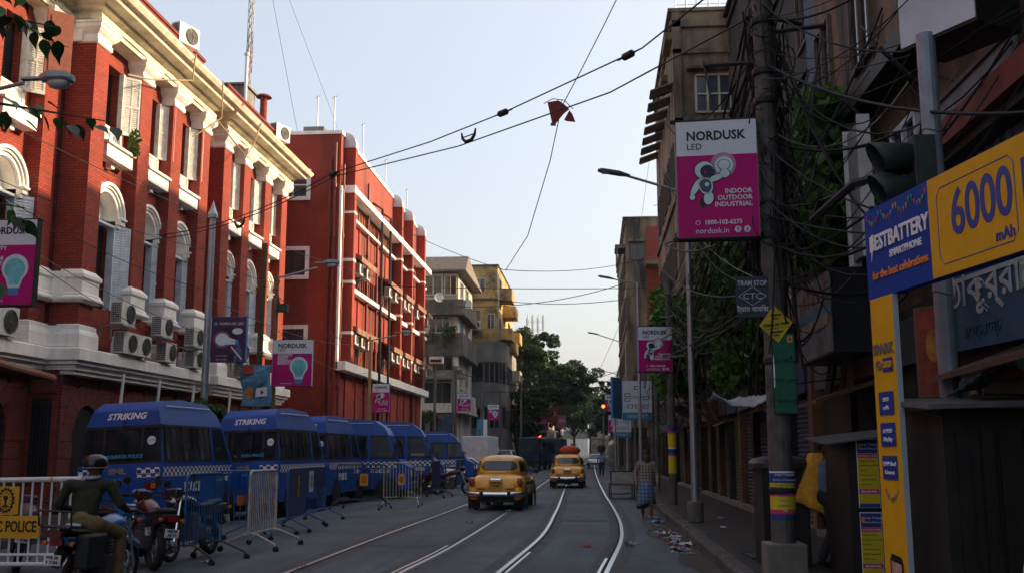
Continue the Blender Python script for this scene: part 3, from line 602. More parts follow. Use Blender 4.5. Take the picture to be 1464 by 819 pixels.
# drain pipes
for x, y, z0, z1 in ((-13.25, 50.2, 0, 17.6), (-13.5, 50.2, 0, 16.8), (-12.88, 50.55, 0, 16.5), (-12.85, 51.25, 6.5, 12), (-12.85, 56.3, 0, 17), (-12.85, 58.9, 0, 14.5), (-12.85, 60, 0, 10), (-12.85, 71.5, 0, 14)):
    m = MB(); m.cyl((x, y, z0), (x, y, z1), .075, n=8)
    for k in range(int((z1 - z0) / 2.6)): m.cyl((x, y, z0 + 2.2 + k * 2.6), (x, y, z0 + 2.4 + k * 2.6), .11, n=8)
    CP(m, 'drain_pipe', red_pipe)
for y in (58.1, 60.6):
    m = MB(); m.tube([(-12.4, y, .0), (-12.4, y, 15.9), (-13, y, 16.3)], .08, 6); CP(m, 'cable_riser', black)
for x, y, h in ((-13.6, 51.0, 3.2), (-14.8, 52, 3.8), (-13.2, 56, 3.4), (-13.2, 62.5, 3.0), (-13.2, 70, 3.0)):
    m = MB(); m.cyl((x, y, 18.2), (x, y, 18.2 + h * .7), .035, n=5); m.cyl((x - .12, y, 18.2 + h * .66), (x + .12, y, 18.2 + h * .7), .02, n=4); CP(m, 'lightning_rod', steel)
m = MB(); m.box(-15.2, -14.1, 50.8, 51.6, 18.28, 18.7); CP(m, 'roof_box', concrete)

# ================================================================== generic apartment block pieces
def flats(name, label, x0, x1, y0, y1, H, mat, street=+1, base=-.1):
    t = empty(name, ((x0 + x1) / 2, y0, 0), 0, label, 'building'); cx = (x0 + x1) / 2
    def P(mb, nm, m_, parent=None, **k):
        if parent is None: parent = t; k.setdefault('loc', (-cx, -y0, 0))
        return mb.build(nm, m_, parent, **k)
    m = MB(); m.box(x0, x1, y0, y1, base, H); P(m, 'wall', mat); return t, P
def win_y(P, x0, x1, z0, z1, y, frame, pane, bars=3, d=.08):      # window in a wall facing -Y
    m = MB()
    for i in range(bars + 1): xx = x0 + (x1 - x0) * i / bars; m.box(xx - .04, xx + .04, y - d, y + .01, z0, z1)
    m.box(x0, x1, y - d, y + .01, z0 - .05, z0 + .03); m.box(x0, x1, y - d, y + .01, z1 - .03, z1 + .05)
    o = P(m, 'window', frame); q = MB(); q.box(x0, x1, y - .02, y + .005, z0, z1); P(q, 'pane', pane, o); return o
def win_x(P, y0, y1, z0, z1, x, s, frame, pane, bars=3, d=.08):   # window in a wall facing +X (s=1) or -X (s=-1)
    m = MB(); a, c = sorted((x - s * .01, x + s * d)); a2, c2 = sorted((x - s * .005, x + s * .02))
    for i in range(bars + 1): yy = y0 + (y1 - y0) * i / bars; m.box(a, c, yy - .04, yy + .04, z0, z1)
    m.box(a, c, y0, y1, z0 - .05, z0 + .03); m.box(a, c, y0, y1, z1 - .03, z1 + .05)
    o = P(m, 'window', frame); q = MB(); q.box(a2, c2, y0, y1, z0, z1); P(q, 'pane', pane, o); return o
stain_w = M('stained_white_wall', (.66, .62, .56), .9, var=.15, dirt=(.06, .055, .05), damt=.42, dscale=.55, streak=True, bump=.2)
stain_d = M('sooty_wall', (.13, .12, .105), .9, var=.3, dirt=(.02, .02, .02), damt=.7, dscale=.6, bump=.2)
yellow_w = M('stained_yellow_wall', (.56, .37, .13), .9, var=.15, dirt=(.045, .04, .034), damt=.8, dscale=.42, bump=.2)
grey_w = M('stained_grey_wall', (.25, .24, .22), .9, var=.2, dirt=(.05, .048, .044), damt=.55, dscale=.5, bump=.2)
# D1: pale, soot-stained flats with balconies
t, P = flats('balcony_flats', 'pale sooty block of flats with balconies and plants beyond the red annex', -22, -11.2, 83.2, 93, 17.3, stain_w)
m = MB(); m.add([(-22, 82.0, 16.6), (-10.4, 82.0, 16.6), (-10.4, 83.6, 17.95), (-22, 83.6, 17.95), (-22, 82, 16.45), (-10.4, 82, 16.45), (-10.4, 94, 16.45), (-22, 94, 16.45), (-10.4, 94, 16.6), (-10.9, 93, 17.95), (-22, 93, 17.95)], [(0, 1, 2, 3), (0, 4, 5, 1), (4, 7, 6, 5), (1, 5, 6, 8), (1, 8, 9, 2), (2, 9, 10, 3)]); P(m, 'roof', M('tiled_roof', (.17, .14, .12), .9, var=.3, scale=3, bump=.4))
for z0, z1, mt in ((13.0, 14.1, stain_d), (9.6, 11.3, stain_d), (5.0, 5.6, stain_w)):
    m = MB(); m.box(-22, -10.6, 82.0, 82.18, z0, z1); m.box(-10.78, -10.6, 82.18, 92, z0, z1); m.box(-22, -10.5, 81.9, 92, z0 - .18, z0); P(m, 'balcony', mt)
m = MB(); m.box(-22, -10.7, 82.1, 82.3, 5.0, 6.5); m.box(-10.9, -10.7, 82.3, 92, 5, 6.5); m.box(-22, -11, 82.12, 82.3, 8.6, 9.4); P(m, 'bay_wall', stain_w)
m = MB(); m.add([(-22, 82.1, 8.3), (-10.7, 82.1, 8.3), (-10.3, 81.3, 7.6), (-22, 81.3, 7.6), (-22, 82.1, 7.9), (-10.7, 82.1, 7.9), (-10.3, 81.3, 7.45), (-22, 81.3, 7.45)], [(0, 1, 2, 3), (4, 7, 6, 5), (3, 2, 6, 7), (1, 5, 6, 2)]); P(m, 'canopy', stain_d)
wfr = M('pale_frame', (.45, .45, .42), .7, var=.15)
for x0, x1 in ((-15.9, -14.2), (-14.0, -12.5), (-12.3, -11.3)): win_y(P, x0, x1, 14.6, 16.2, 83.2 - .35, wfr, glass_dark, 2); 
for x0, x1, z0, z1 in ((-15.6, -14.2, 11.5, 13.0), (-13.6, -11.9, 11.5, 12.8), (-15.4, -14.6, 7.9, 9.3), (-13.6, -11.5, 7.4, 9.3), (-15.6, -14.7, 5.2, 7.2), (-13.7, -11.6, 5.3, 7.2), (-15.6, -13.9, 2.8, 4.5), (-13.4, -11.4, 2.8, 4.5)): win_y(P, x0, x1, z0, z1, 83.2 if z0 > 9.5 or z0 < 4.9 else 82.1, wfr if z0 > 9 else stain_d, glass_dark, 3)
for y in (84.5, 88): 
    for z in (14.6, 11.4, 7.3, 5.6): win_x(P, y, y + 1.6, z, z + 1.3, -11.2, 1, wfr, glass_dark, 2)
m = MB(); m.box(-12.6, -11.2, 81.3, 82.1, 2.6, 2.75); m.box(-22, -10.9, 81.2, 83.2, 4.5, 4.65); P(m, 'shop_canopy', stain_d)
for x, y, z in ((-12.6, 81.9, 14.25), (-10.45, 83.4, 13.9)):
    d = empty('satellite_dish', (x, y, z), R(25), 'small white satellite dish on sooty flats, %s of two' % ('lower left' if x < -12 else 'right'), 'dish', 'satellite dishes'); m = MB(); m.lathe([(0, .1), (.2, .06), (.38, -.02), (.4, -.03), (.38, 0), (.2, .09), (0, .13)], n=18, ax=1); m.build('reflector', white_p, d); m = MB(); m.cyl((0, .1, 0), (0, .4, -.4), .03, n=6); m.cyl((0, .05, -.3), (0, -.45, 0), .015, n=4); m.build('arm', steel, d)
# D2: yellow block above grey curved one
t, P = flats('yellow_block', 'soot stained yellow and grey corner block with rounded lower floors', -22, -9, 95, 113, 19.2, yellow_w)
m = MB(); m.box(-22.1, -8.9, 94.9, 113, 19.2, 19.35); m.box(-22, -8.95, 94.85, 95, 15.9, 16.1); P(m, 'coping', stain_d)
m = MB(); m.box(-22, -10.0, 94.6, 95, -.1, 11.9); m.box(-22, -8.6, 95.2, 113, -.1, 11.9)
n = 6; m.prism([(-22, 95.4), (-22, 94.4), (-10.2, 94.4)] + [(-10.2 + 1.9 * math.sin(PI / 2 * i / n), 96.3 - 1.9 * math.cos(PI / 2 * i / n)) for i in range(n + 1)] + [(-8.3, 104), (-12, 104)], 2, -.1, 8.7); m.prism([(-22, 95.4), (-22, 94.4), (-10.2, 94.4)] + [(-10.2 + 1.9 * math.sin(PI / 2 * i / n), 96.3 - 1.9 * math.cos(PI / 2 * i / n)) for i in range(n + 1)] + [(-8.3, 104), (-12, 104)], 2, 8.75, 11.95); P(m, 'curved_floors', grey_w)
for x0, x1, z0, z1, mt in ((-12.0, -10.3, 8.2, 9.9, 'v'), (-12.0, -10.4, 3.9, 5.7, 'v')): win_y(P, x0, x1, z0, z1, 94.4, stain_d, glass_dark, 2)
for y in (97, 98.6, 100.2, 101.8): 
    for z in (8.2, 4.0): win_x(P, y, y + 1.1, z, z + 1.6, -8.3, 1, stain_d, glass_dark, 2)
for z0, z1 in ((8.1, 9.9), (3.9, 5.8)):
    for i in range(6):
        q0, q1 = PI / 2 * (i + .12) / 6, PI / 2 * (i + .88) / 6; m = MB(); rr = 1.915; m.quad(*[(-10.2 + rr * math.sin(q), 96.3 - rr * math.cos(q), z) for q, z in ((q0, z0), (q1, z0), (q1, z1), (q0, z1))]); P(m, 'curved_window', glass_dark)
    m = MB(); n = 8; rr = 2.05; V = []
    for i in range(n + 1): q = PI / 2 * i / n; V += [(-10.2 + rr * math.sin(q), 96.3 - rr * math.cos(q), z1 + .1), (-10.2 + rr * math.sin(q), 96.3 - rr * math.cos(q), z1 + .28), (-10.2 + 1.8 * math.sin(q), 96.3 - 1.8 * math.cos(q), z1 + .28)]
    m.add(V, [(3 * i, 3 * i + 3, 3 * i + 4, 3 * i + 1) for i in range(n)] + [(3 * i + 1, 3 * i + 4, 3 * i + 5, 3 * i + 2) for i in range(n)]); P(m, 'curved_ledge', grey_w)
win_y(P, -12.6, -11.9, 17.0, 18.2, 95, wfr, glass_dark, 2); win_y(P, -10.0, -9.3, 13.2, 14.6, 95, wfr, glass_dark, 2); win_y(P, -13.0, -12.2, 9.9, 11.2, 94.6, wfr, glass_dark, 2)
win_y(P, -11.2, -10.2, 16.7, 18.0, 95, wfr, glass_blue, 2); win_y(P, -11.6, -10.6, 13.4, 15.0, 95, wfr, glass_dark, 2); win_y(P, -13.4, -12.8, 13.3, 14.6, 95, wfr, glass_dark, 1)
for y, z in ((95.6, 16.0), (95.6, 12.2), (100.5, 15.0), (100.5, 11.5), (106, 13), (106, 9), (106, 5.5), (100.5, 7.5)):
    m = MB(); m.box(-9, -7.7, y, y + 3.4, z, z + .15); m.box(-7.85, -7.7, y, y + 3.4, z + .15, z + 1.1); m.box(-9, -7.85, y, y + .12, z + .15, z + 1.1); P(m, 'balcony', yellow_w if z > 11 else grey_w)
    win_x(P, y + .8, y + 2.4, z + .3, z + 2.2, -9, 1, stain_d, glass_dark, 2)
m = MB(); m.cyl((-8.9, 94.9, 12), (-8.9, 94.9, 18.4), .07, n=6); P(m, 'downpipe', steel)
ac((-11.1, 94.6, 13.1), R(-90), 'white air conditioner under the window of the yellow block', True, 1.3, None)
# further left-hand buildings, mostly behind trees
for i, (x0, x1, y0, y1, H, mt, lb) in enumerate([(-24, -9.5, 114, 140, 13, grey_w, 'grey block just past the yellow block behind trees'), (-26, -10, 150, 178, 12, stain_w, 'pale low building among the street trees'), (-24, -9, 185, 230, 13, yellow_w, 'yellowish building far down the left side'), (-24, -9, 240, 300, 12, stain_w, 'farthest pale building on the left side')]):
    t, P = flats('street_building', lb, x0, x1, y0, y1, H, mt)
    for z in (1.2, 4.6, 8.0):
        for y in range(int(y0) + 2, int(y1) - 2, 4): win_x(P, y, y + 1.6, z, z + 1.8, x1, 1, stain_d, glass_dark, 2)
        for x in range(int(x0) + 8, int(x1) - 2, 3): win_y(P, x, x + 1.5, z, z + 1.8, y0, stain_d, glass_dark, 2)
# ================================================================== RIGHT-HAND ROW (in shade)
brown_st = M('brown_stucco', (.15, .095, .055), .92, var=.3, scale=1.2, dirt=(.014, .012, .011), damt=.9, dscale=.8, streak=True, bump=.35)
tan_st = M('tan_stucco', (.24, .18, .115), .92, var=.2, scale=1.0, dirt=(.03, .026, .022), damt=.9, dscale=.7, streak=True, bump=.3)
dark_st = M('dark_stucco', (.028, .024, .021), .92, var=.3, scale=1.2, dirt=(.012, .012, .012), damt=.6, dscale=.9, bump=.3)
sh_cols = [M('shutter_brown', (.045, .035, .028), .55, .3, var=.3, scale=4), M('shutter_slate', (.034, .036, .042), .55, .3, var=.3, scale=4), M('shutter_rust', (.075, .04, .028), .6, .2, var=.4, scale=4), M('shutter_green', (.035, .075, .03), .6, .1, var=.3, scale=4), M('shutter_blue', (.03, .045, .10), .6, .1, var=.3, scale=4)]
def roller_mesh(h, wd, mat):
    mb = MB(); n = 26; v = []
    for i in range(n * 3 + 1): z = h * i / (n * 3); d = (0, .028, .028)[i % 3]; v += [(-d, 0, z), (-d, wd, z)]
    mb.add(v, [(2 * i, 2 * i + 1, 2 * i + 3, 2 * i + 2) for i in range(n * 3)]); mb.box(-.06, .02, 0, wd, 0, .07); return mb.mesh('roller_shutter', mat)
ROLL = [roller_mesh(2.55, 1.9, m) for m in sh_cols]
board_cols = [M('sign_board_dark', (.03, .035, .045), .6, var=.4, scale=3), M('sign_board_rust', (.09, .045, .03), .7, var=.4, scale=3), M('sign_board_grey', (.10, .105, .11), .6, var=.4, scale=3, dirt=(.02, .02, .02), damt=.6), M('sign_board_blue', (.025, .05, .11), .6, var=.3, scale=3)]
def shop_row(P, t, y0, y1, x, zc=.15, x_pav=4.1):
    y = y0; k = int(y0)
    while y + 2.4 <= y1 + .05:
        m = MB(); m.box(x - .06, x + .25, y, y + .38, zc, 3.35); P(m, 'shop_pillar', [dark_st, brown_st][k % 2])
        ox, oy = t.location.x, t.location.y
        link('roller_shutter', ROLL[(k * 7 + k // 3) % 5 if k % 4 else 0], t, (x + .12 - ox, y + .42 - oy, zc + .02), (0, 0, 0), (1, 1, 1))
        m = MB(); m.box(x - .12, x + .05, y + .3, y + 2.35, 2.8, 3.4); P(m, 'shop_sign', board_cols[k % 4])
        m = MB(); m.box(x - .2, x, y + .05, y + 2.4, zc - .02, zc + .12); P(m, 'doorstep', concrete)
        if k % 3 == 0:
            m = MB(); m.add([(x, y + .1, 2.75), (x, y + 2.4, 2.75), (x - 1.1, y + 2.4, 2.35), (x - 1.1, y + .1, 2.4), (x, y + .1, 2.70), (x, y + 2.4, 2.70), (x - 1.1, y + 2.4, 2.30), (x - 1.1, y + .1, 2.35)], [(0, 1, 2, 3), (4, 7, 6, 5), (3, 2, 6, 7), (0, 3, 7, 4), (1, 5, 6, 2)]); P(m, 'awning', board_cols[(k + 1) % 3])
        y += 2.42; k += 1
def row_block(name, label, y0, y1, x, H, mat, xg=4.15, zj=3.6, floors=(4.4, 8.2, 12.0, 15.8), deep=14, wstep=2.6, lz=3.8):
    t = empty(name, (x, y0, 0), 0, label, 'building')
    def P(mb, nm, m_, parent=None, **k):
        if parent is None: parent = t; k.setdefault('loc', (-x, -y0, 0))
        return mb.build(nm, m_, parent, **k)
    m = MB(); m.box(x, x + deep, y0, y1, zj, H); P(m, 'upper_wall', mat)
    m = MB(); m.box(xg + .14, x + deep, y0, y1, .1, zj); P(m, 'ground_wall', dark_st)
    m = MB(); m.box(x - .12, x + .1, y0 - .05, y1, H - .5, H - .35); m.box(x - .2, x + deep, y0 - .1, y1, H, H + .14); P(m, 'cornice', mat)
    for z in floors:
        m = MB(); m.box(x - .10, x, y0, y1, z - .55, z - .38); P(m, 'string_course', mat)
        y = y0 + .9
        while y + 1.3 < y1:
            if z + 1.9 < H: win_x(P, y, y + 1.15, z + .3, z + 2.0, x, -1, wood_d, glass_dark, 2); 
            y += wstep
    return t, P
# near block
t, P = row_block('corner_house', 'near dark brown shop house with ledges above the yellow banner', -14, 19.5, 4.45, 19, brown_st, floors=(7.6, 11.4, 15.2))
shop_row(P, t, 5, 19.5, 4.25)
m = MB(); m.box(4.05, 4.45, 10, 19.5, 6.95, 7.12); m.box(4.0, 4.1, 10, 19.5, 6.85, 7.12); P(m, 'eave', black)
for y in (11, 13, 15, 17, 19): m = MB(); m.cyl((4.45, y, 6.2), (3.8, y, 6.9), .035, n=5); P(m, 'eave_strut', black)
m = MB(); m.box(3.9, 4.45, 9.0, 12.6, 5.02, 5.3); P(m, 'red_canopy', M('maroon_fascia', (.16, .035, .025), .7, var=.25))
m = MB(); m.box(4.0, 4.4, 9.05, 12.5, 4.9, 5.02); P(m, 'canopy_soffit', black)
for y, z, h in ((13.6, 4.3, 1.9), (15.6, 4.5, 1.7)): win_x(P, y, y + 1.1, z, z + h, 4.45, -1, shutter_g, glass_dark, 2)
m = MB(); m.box(3.55, 3.62, 13.2, 13.9, 4.2, 6.0); o = P(m, 'open_shutter', M('grey_panel', (.20, .22, .23), .6, var=.2)); m = MB(); m.box(3.5, 3.66, 13.15, 13.2, 4.15, 6.05); m.box(3.5, 3.66, 13.9, 13.95, 4.15, 6.05); m.build('rail', white_p, o, loc=(0, 0, 0))
# grey lettered board on the facade
t2 = empty('facade_sign', (4.3, 11.2, 4.6), R(-90), 'grey weathered sign board with large pale letters on near shop house', 'sign')
m = MB(); m.box(-1.3, 1.3, -.04, .1, -.1, 1.25); m.build('board', M('sign_grey', (.15, .17, .19), .6, var=.35, scale=2, dirt=(.04, .04, .045), damt=.5), t2); m = MB()
for a, c, e, g in ((-1.36, -1.3, -.16, 1.31), (1.3, 1.36, -.16, 1.31), (-1.3, 1.3, -.16, -.1), (-1.3, 1.3, 1.25, 1.31)): m.box(a, c, -.07, .1, e, g)
m.build('frame', wood_d, t2); text('ajnm', .95, M('pale_letter', (.28, .29, .30), .6, var=.2), t2, (0, -.05, .5), sx=1.05, bold=.02)
# second, low block with set-back upper storeys
t, P = row_block('setback_house', 'dark low shops with upper storeys set back behind the big tram pole', 19.5, 40, 5.7, 19.3, dark_st, xg=4.2, zj=6.4, floors=(8.2, 12.0, 15.6))
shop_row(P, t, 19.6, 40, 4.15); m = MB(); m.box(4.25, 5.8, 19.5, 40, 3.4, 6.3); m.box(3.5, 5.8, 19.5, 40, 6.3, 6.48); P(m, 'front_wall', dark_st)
for y in (21, 24, 27, 30, 33, 36): win_x(P, y, y + 1.4, 4.0, 5.7, 4.25, -1, wood_d, glass_dark, 2)
m = MB(); m.box(3.3, 3.36, 19.5, 40, 7.35, 7.42); m.box(3.3, 3.36, 19.5, 40, 6.9, 6.95)
for i in range(28): m.box(3.31, 3.35, 19.6 + i * .75, 19.64 + i * .75, 6.4, 7.4)
P(m, 'balcony_rail', black)
m = MB(); m.box(5.5, 5.62, 21, 25, 9, 13); P(m, 'blue_sheet', M('blue_tarpaulin', (.012, .025, .075), .7, var=.3))
# tall block with the awnings, its near wall faces the camera
t, P = row_block('awning_house', 'tall tan stained house with window and a row of slatted sun awnings', 40, 52.3, 3.45, 19.6, tan_st, xg=4.15, floors=(4.6, 8.4, 12.2), wstep=2.2)
shop_row(P, t, 40.2, 52, 4.15)
for a, c, e, g in ((3.4, 3.75, 10, 19.55), (3.35, 9, 18.9, 19.2), (3.4, 9, 17.75, 17.95), (3.42, 9, 14.7, 15.0)): m = MB(); m.box(a, c, 39.86, 40.02, e, g); P(m, 'moulding', tan_st)
m = MB(); m.box(3.95, 6.0, 39.6, 40, 17.0, 17.12); P(m, 'window_hood', tan_st)
win_y(P, 4.3, 5.7, 15.25, 16.8, 40, M('cream_frame', (.42, .38, .31), .7, var=.2), glass_blue, 3, d=.12); m = MB(); m.box(4.25, 5.75, 39.9, 39.99, 15.98, 16.04); P(m, 'glazing_bar', wfr); win_y(P, 4.3, 5.7, 11.2, 12.8, 40, wood_d, glass_dark, 3)
slat = M('awning_slat', (.20, .155, .10), .85, var=.25, scale=5)
for i in range(7):
    y = 40.6 + i * 1.65; a = empty('sun_awning', (3.45, y, 16.7), 0, 'tilted slatted sun awning jutting over street, %s from the top of the row' % ['topmost', 'second', 'third', 'fourth', 'fifth', 'sixth', 'lowest'][i], 'awning', 'slatted awnings on the tan house')
    for k in range(5): m = MB(); m.add([(0, k * .22, .12), (-.95, k * .22, -.22), (-.95, k * .22 + .2, -.22), (0, k * .22 + .2, .12), (0, k * .22, .09), (-.95, k * .22, -.25), (-.95, k * .22 + .2, -.25), (0, k * .22 + .2, .09)], [(0, 1, 2, 3), (4, 7, 6, 5), (0, 4, 5, 1), (1, 5, 6, 2), (2, 6, 7, 3)]); m.build('slat', slat, a)
    for q in (0., 1.05): m = MB(); m.tube([(0, q, .06), (-.9, q, -.27)], .025, 4); m.build('rafter', wood_d, a)
m = MB()
for i in range(7): m.cyl((3.6 + i * .45, 40.2, 19.7), (3.6 + i * .45, 40.2, 21), .025, n=4)
for z in (20.0, 20.4, 20.8, 21): m.cyl((3.6, 40.2, z), (6.3, 40.2, z), .012, n=4)
for i in range(20): m.cyl((3.6 + i * .14, 40.2, 19.8), (3.6 + i * .14, 40.2, 21), .006, n=4)
P(m, 'roof_fence', steel)
for i, z in enumerate((18.6, 17.9, 16.9)): m = MB(); m.box(3.15 - .0, 3.45, 40.4 + i * 3, 42.4 + i * 3, z, z + .3); P(m, 'ledge_block', tan_st)
# lower shops beyond it, upper storeys set back
t, P = row_block('terrace_house', 'low shop row beyond the tan house with storeys set back', 52.4, 81.8, 6.5, 15.4, brown_st, xg=4.2, zj=5.2, floors=(7.0, 10.8), wstep=3.0)
shop_row(P, t, 52.6, 81, 4.15); m = MB(); m.box(4.25, 6.6, 52.4, 81.8, 3.4, 5.1); m.box(3.7, 6.6, 52.4, 81.8, 5.1, 5.25); P(m, 'front_wall', dark_st)
# block beyond
t, P = row_block('stained_house', 'pale stained house with red brick panel beyond the slatted awnings', 82, 108, 2.75, 20.6, tan_st, xg=3.6, floors=(4.6, 8.4, 12.2, 16.0), wstep=2.4)
m = MB(); m.box(4.4, 9, 81.94, 82, 8, 19.9); P(m, 'brick_panel', brick_red); m = MB(); m.box(4.3, 9, 80.4, 82, 16.5, 16.8); m.box(3.0, 4.3, 81.5, 82, 18.6, 18.75); P(m, 'balcony', tan_st)
win_y(P, 3.2, 4.2, 17.2, 18.5, 82, wood_d, glass_dark, 2); m = MB(); m.box(1.9, 2.75, 82.3, 85, 18.2, 18.5); m.box(2.0, 2.1, 82.3, 85, 17, 18.2); P(m, 'window_box', stain_d)
for i, (y0, y1, x, H, mt, lb) in enumerate([(110, 140, 3.6, 13, stain_w, 'pale narrow house farther down the right side'), (142, 180, 4.2, 15, grey_w, 'grey house far down the right side'), (182, 240, 4.4, 12, yellow_w, 'yellowish house near the end of the right side'), (242, 320, 4.4, 14, stain_w, 'last pale house on the right side')]):
    t, P = row_block('far_house', lb, y0, y1, x, H, mt, floors=(4.4, 8.0), wstep=4.0)
# vista beyond the end of the street
for i, (x0, x1, y0, H, mt, lb) in enumerate([(-60, -16, 420, 30, grey_w, 'broad hazy grey building closing the street at left'), (-15, -3, 430, 24, stain_w, 'hazy pale building closing the street in the middle'), (-2, 14, 440, 27, tan_st, 'hazy tan building closing the street behind the taxi'), (15, 50, 425, 33, grey_w, 'hazy grey building closing the street at right')]):
    t, P = flats('vista_building', lb, x0, x1, y0, y0 + 20, H, mt)
    for z in range(3, int(H) - 2, 4):
        for x in range(int(x0) + 1, int(x1) - 3, 4): win_y(P, x, x + 2.2, z, z + 2.2, y0, stain_d, glass_dark, 2)
# a flyover across the end
t = empty('flyover', (-5, 330, 0), 0, 'hazy road bridge crossing the far end of the street', 'bridge'); m = MB(); m.box(-60, 60, -5, 5, 6, 7.4); m.build('deck', grey_w, t); m = MB(); m.box(-60, 60, -5.1, -4.8, 7.4, 8.4); m.build('parapet', concrete, t)
for x in (-30, -12, 8, 26): m = MB(); m.box(x - .7, x + .7, -2, 2, 0, 6); m.build('pier', grey_w, t)

# right_clutter: pipes, boxes and boards fixed to the shaded fronts
rs = random.Random(14); cbx = 0
hosts = [o for o in bpy.data.objects if o.parent is None and o.name in ('corner_house', 'setback_house', 'awning_house')]
for h in hosts:
    y0, y1, xf = {'corner_house': (12.8, 19.3, 4.45), 'setback_house': (19.7, 39.5, 4.25), 'awning_house': (40.5, 52, 3.45)}[h.name]; ox, oy = h.location.x, h.location.y
    for k in range(int((y1 - y0) / 1.1)):
        y = rs.uniform(y0, y1); z = rs.uniform(3.5, 6.0); q = rs.random(); m = MB()
        if q < .3: m.tube([(xf - .08, y, 3.0), (xf - .08, y, z + 2.5), (xf - .02, y + .2, z + 2.9)], rs.choice((.03, .05, .07)), 7); m.build('drain_pipe', rs.choice((red_pipe, concrete, wood_d)), h, loc=(-ox, -oy, 0))
        elif q < .55: w_, hh = rs.uniform(.5, 1.1), rs.uniform(.4, .9); m.box(xf - rs.uniform(.15, .5), xf, y, y + w_, z, z + hh); m.build('wall_box', rs.choice(board_cols), h, loc=(-ox, -oy, 0), bevel=.015)
        elif q < .75: w_ = rs.uniform(.8, 1.6); m.add([(xf, y, z + .3), (xf, y + w_, z + .3), (xf - .7, y + w_, z), (xf - .75, y, z - .05), (xf, y, z + .27), (xf, y + w_, z + .27), (xf - .7, y + w_, z - .03), (xf - .75, y, z - .08)], [(0, 1, 2, 3), (4, 7, 6, 5), (3, 2, 6, 7), (0, 3, 7, 4), (1, 5, 6, 2)]); m.build('lean_to_sheet', rs.choice(board_cols), h, loc=(-ox, -oy, 0))
        else: m.cyl((xf, y, z), (xf - rs.uniform(.5, 1.3), y + rs.uniform(-.4, .4), z + rs.uniform(-.1, .5)), .02, n=5); m.build('iron_bracket', black, h, loc=(-ox, -oy, 0))
for i, (x, y, z) in enumerate([(3.9, 21.2, 4.3), (3.9, 26.4, 4.6), (3.9, 31.5, 4.4), (3.15, 43, 5.2), (3.15, 46.5, 4.9)]): ac((x, y, z), R(180), 'dim air conditioner on the shaded right-hand fronts, %s from the camera' % ordn[i], True, 1.1, 'air conditioners on the right-hand houses')
# ================================================================== VEHICLES
van_blue = M('police_blue', (.003, .068, .35), .42, var=.12, scale=3, spec=.3, coat=.0, dirt=(.03, .06, .16), damt=.22, dscale=2)
van_roof = M('police_blue_roof', (.012, .06, .24), .35, var=.12, scale=3, spec=.5, coat=.3)
decal_w = M('decal_white', (.75, .76, .78), .5, var=.05)
seat_grey = M('seat_grey', (.05, .05, .055), .8)
checker = M_check('checker_band', (.7, .72, .76), (.01, .025, .12), .105, .085)
red_lens = M('red_lens', (.22, .008, .008), .2, var=0, spec=.6); amber_lens = M('amber_lens', (.5, .12, .01), .25, var=0)
sky_decal = M('decal_skyblue', (.08, .30, .55), .5, var=0)
def vglass(name, col=(.035, .04, .05)):
    if name in MATS: return MATS[name]
    m = bpy.data.materials.new(name); m.use_nodes = True; n = m.node_tree; L = n.links; b_ = n.nodes['Principled BSDF']; b_.inputs['Base Color'].default_value = (*col, 1); b_.inputs['Roughness'].default_value = .04
    tr = n.nodes.new('ShaderNodeBsdfTransparent'); tr.inputs[0].default_value = (.55, .58, .62, 1); mi = n.nodes.new('ShaderNodeMixShader'); fr = n.nodes.new('ShaderNodeFresnel'); fr.inputs[0].default_value = 1.5
    ad = n.nodes.new('ShaderNodeMath'); ad.inputs[1].default_value = .30; L.new(fr.outputs[0], ad.inputs[0]); L.new(ad.outputs[0], mi.inputs[0]); L.new(tr.outputs[0], mi.inputs[1]); L.new(b_.outputs[0], mi.inputs[2]); L.new(mi.outputs[0], n.nodes['Material Output'].inputs[0])
    MATS[name] = m; return m
vg = vglass('van_glass')
def wheel(parent, x, y, r, w_, hub=None, name='wheel'):
    t = MB(); rr = w_ / 2; t.lathe([(r * .62, -rr), (r * .93, -rr), (r, -rr * .6), (r, rr * .6), (r * .93, rr), (r * .62, rr)], n=24, ax=0); o = t.build(name, rubber, parent, loc=(x, y, r), smooth=False)
    h = MB(); h.lathe([(0, -rr * .5), (r * .25, -rr * .55), (r * .3, -rr * .3), (r * .55, -rr * .35), (r * .62, -rr * .8), (r * .62, rr * .8), (r * .55, rr * .35), (r * .3, rr * .3), (r * .25, rr * .55), (0, rr * .5)], n=20, ax=0); h.build('rim', hub or M('rim_grey', (.12, .12, .125), .5, .5, var=.2), o); return o
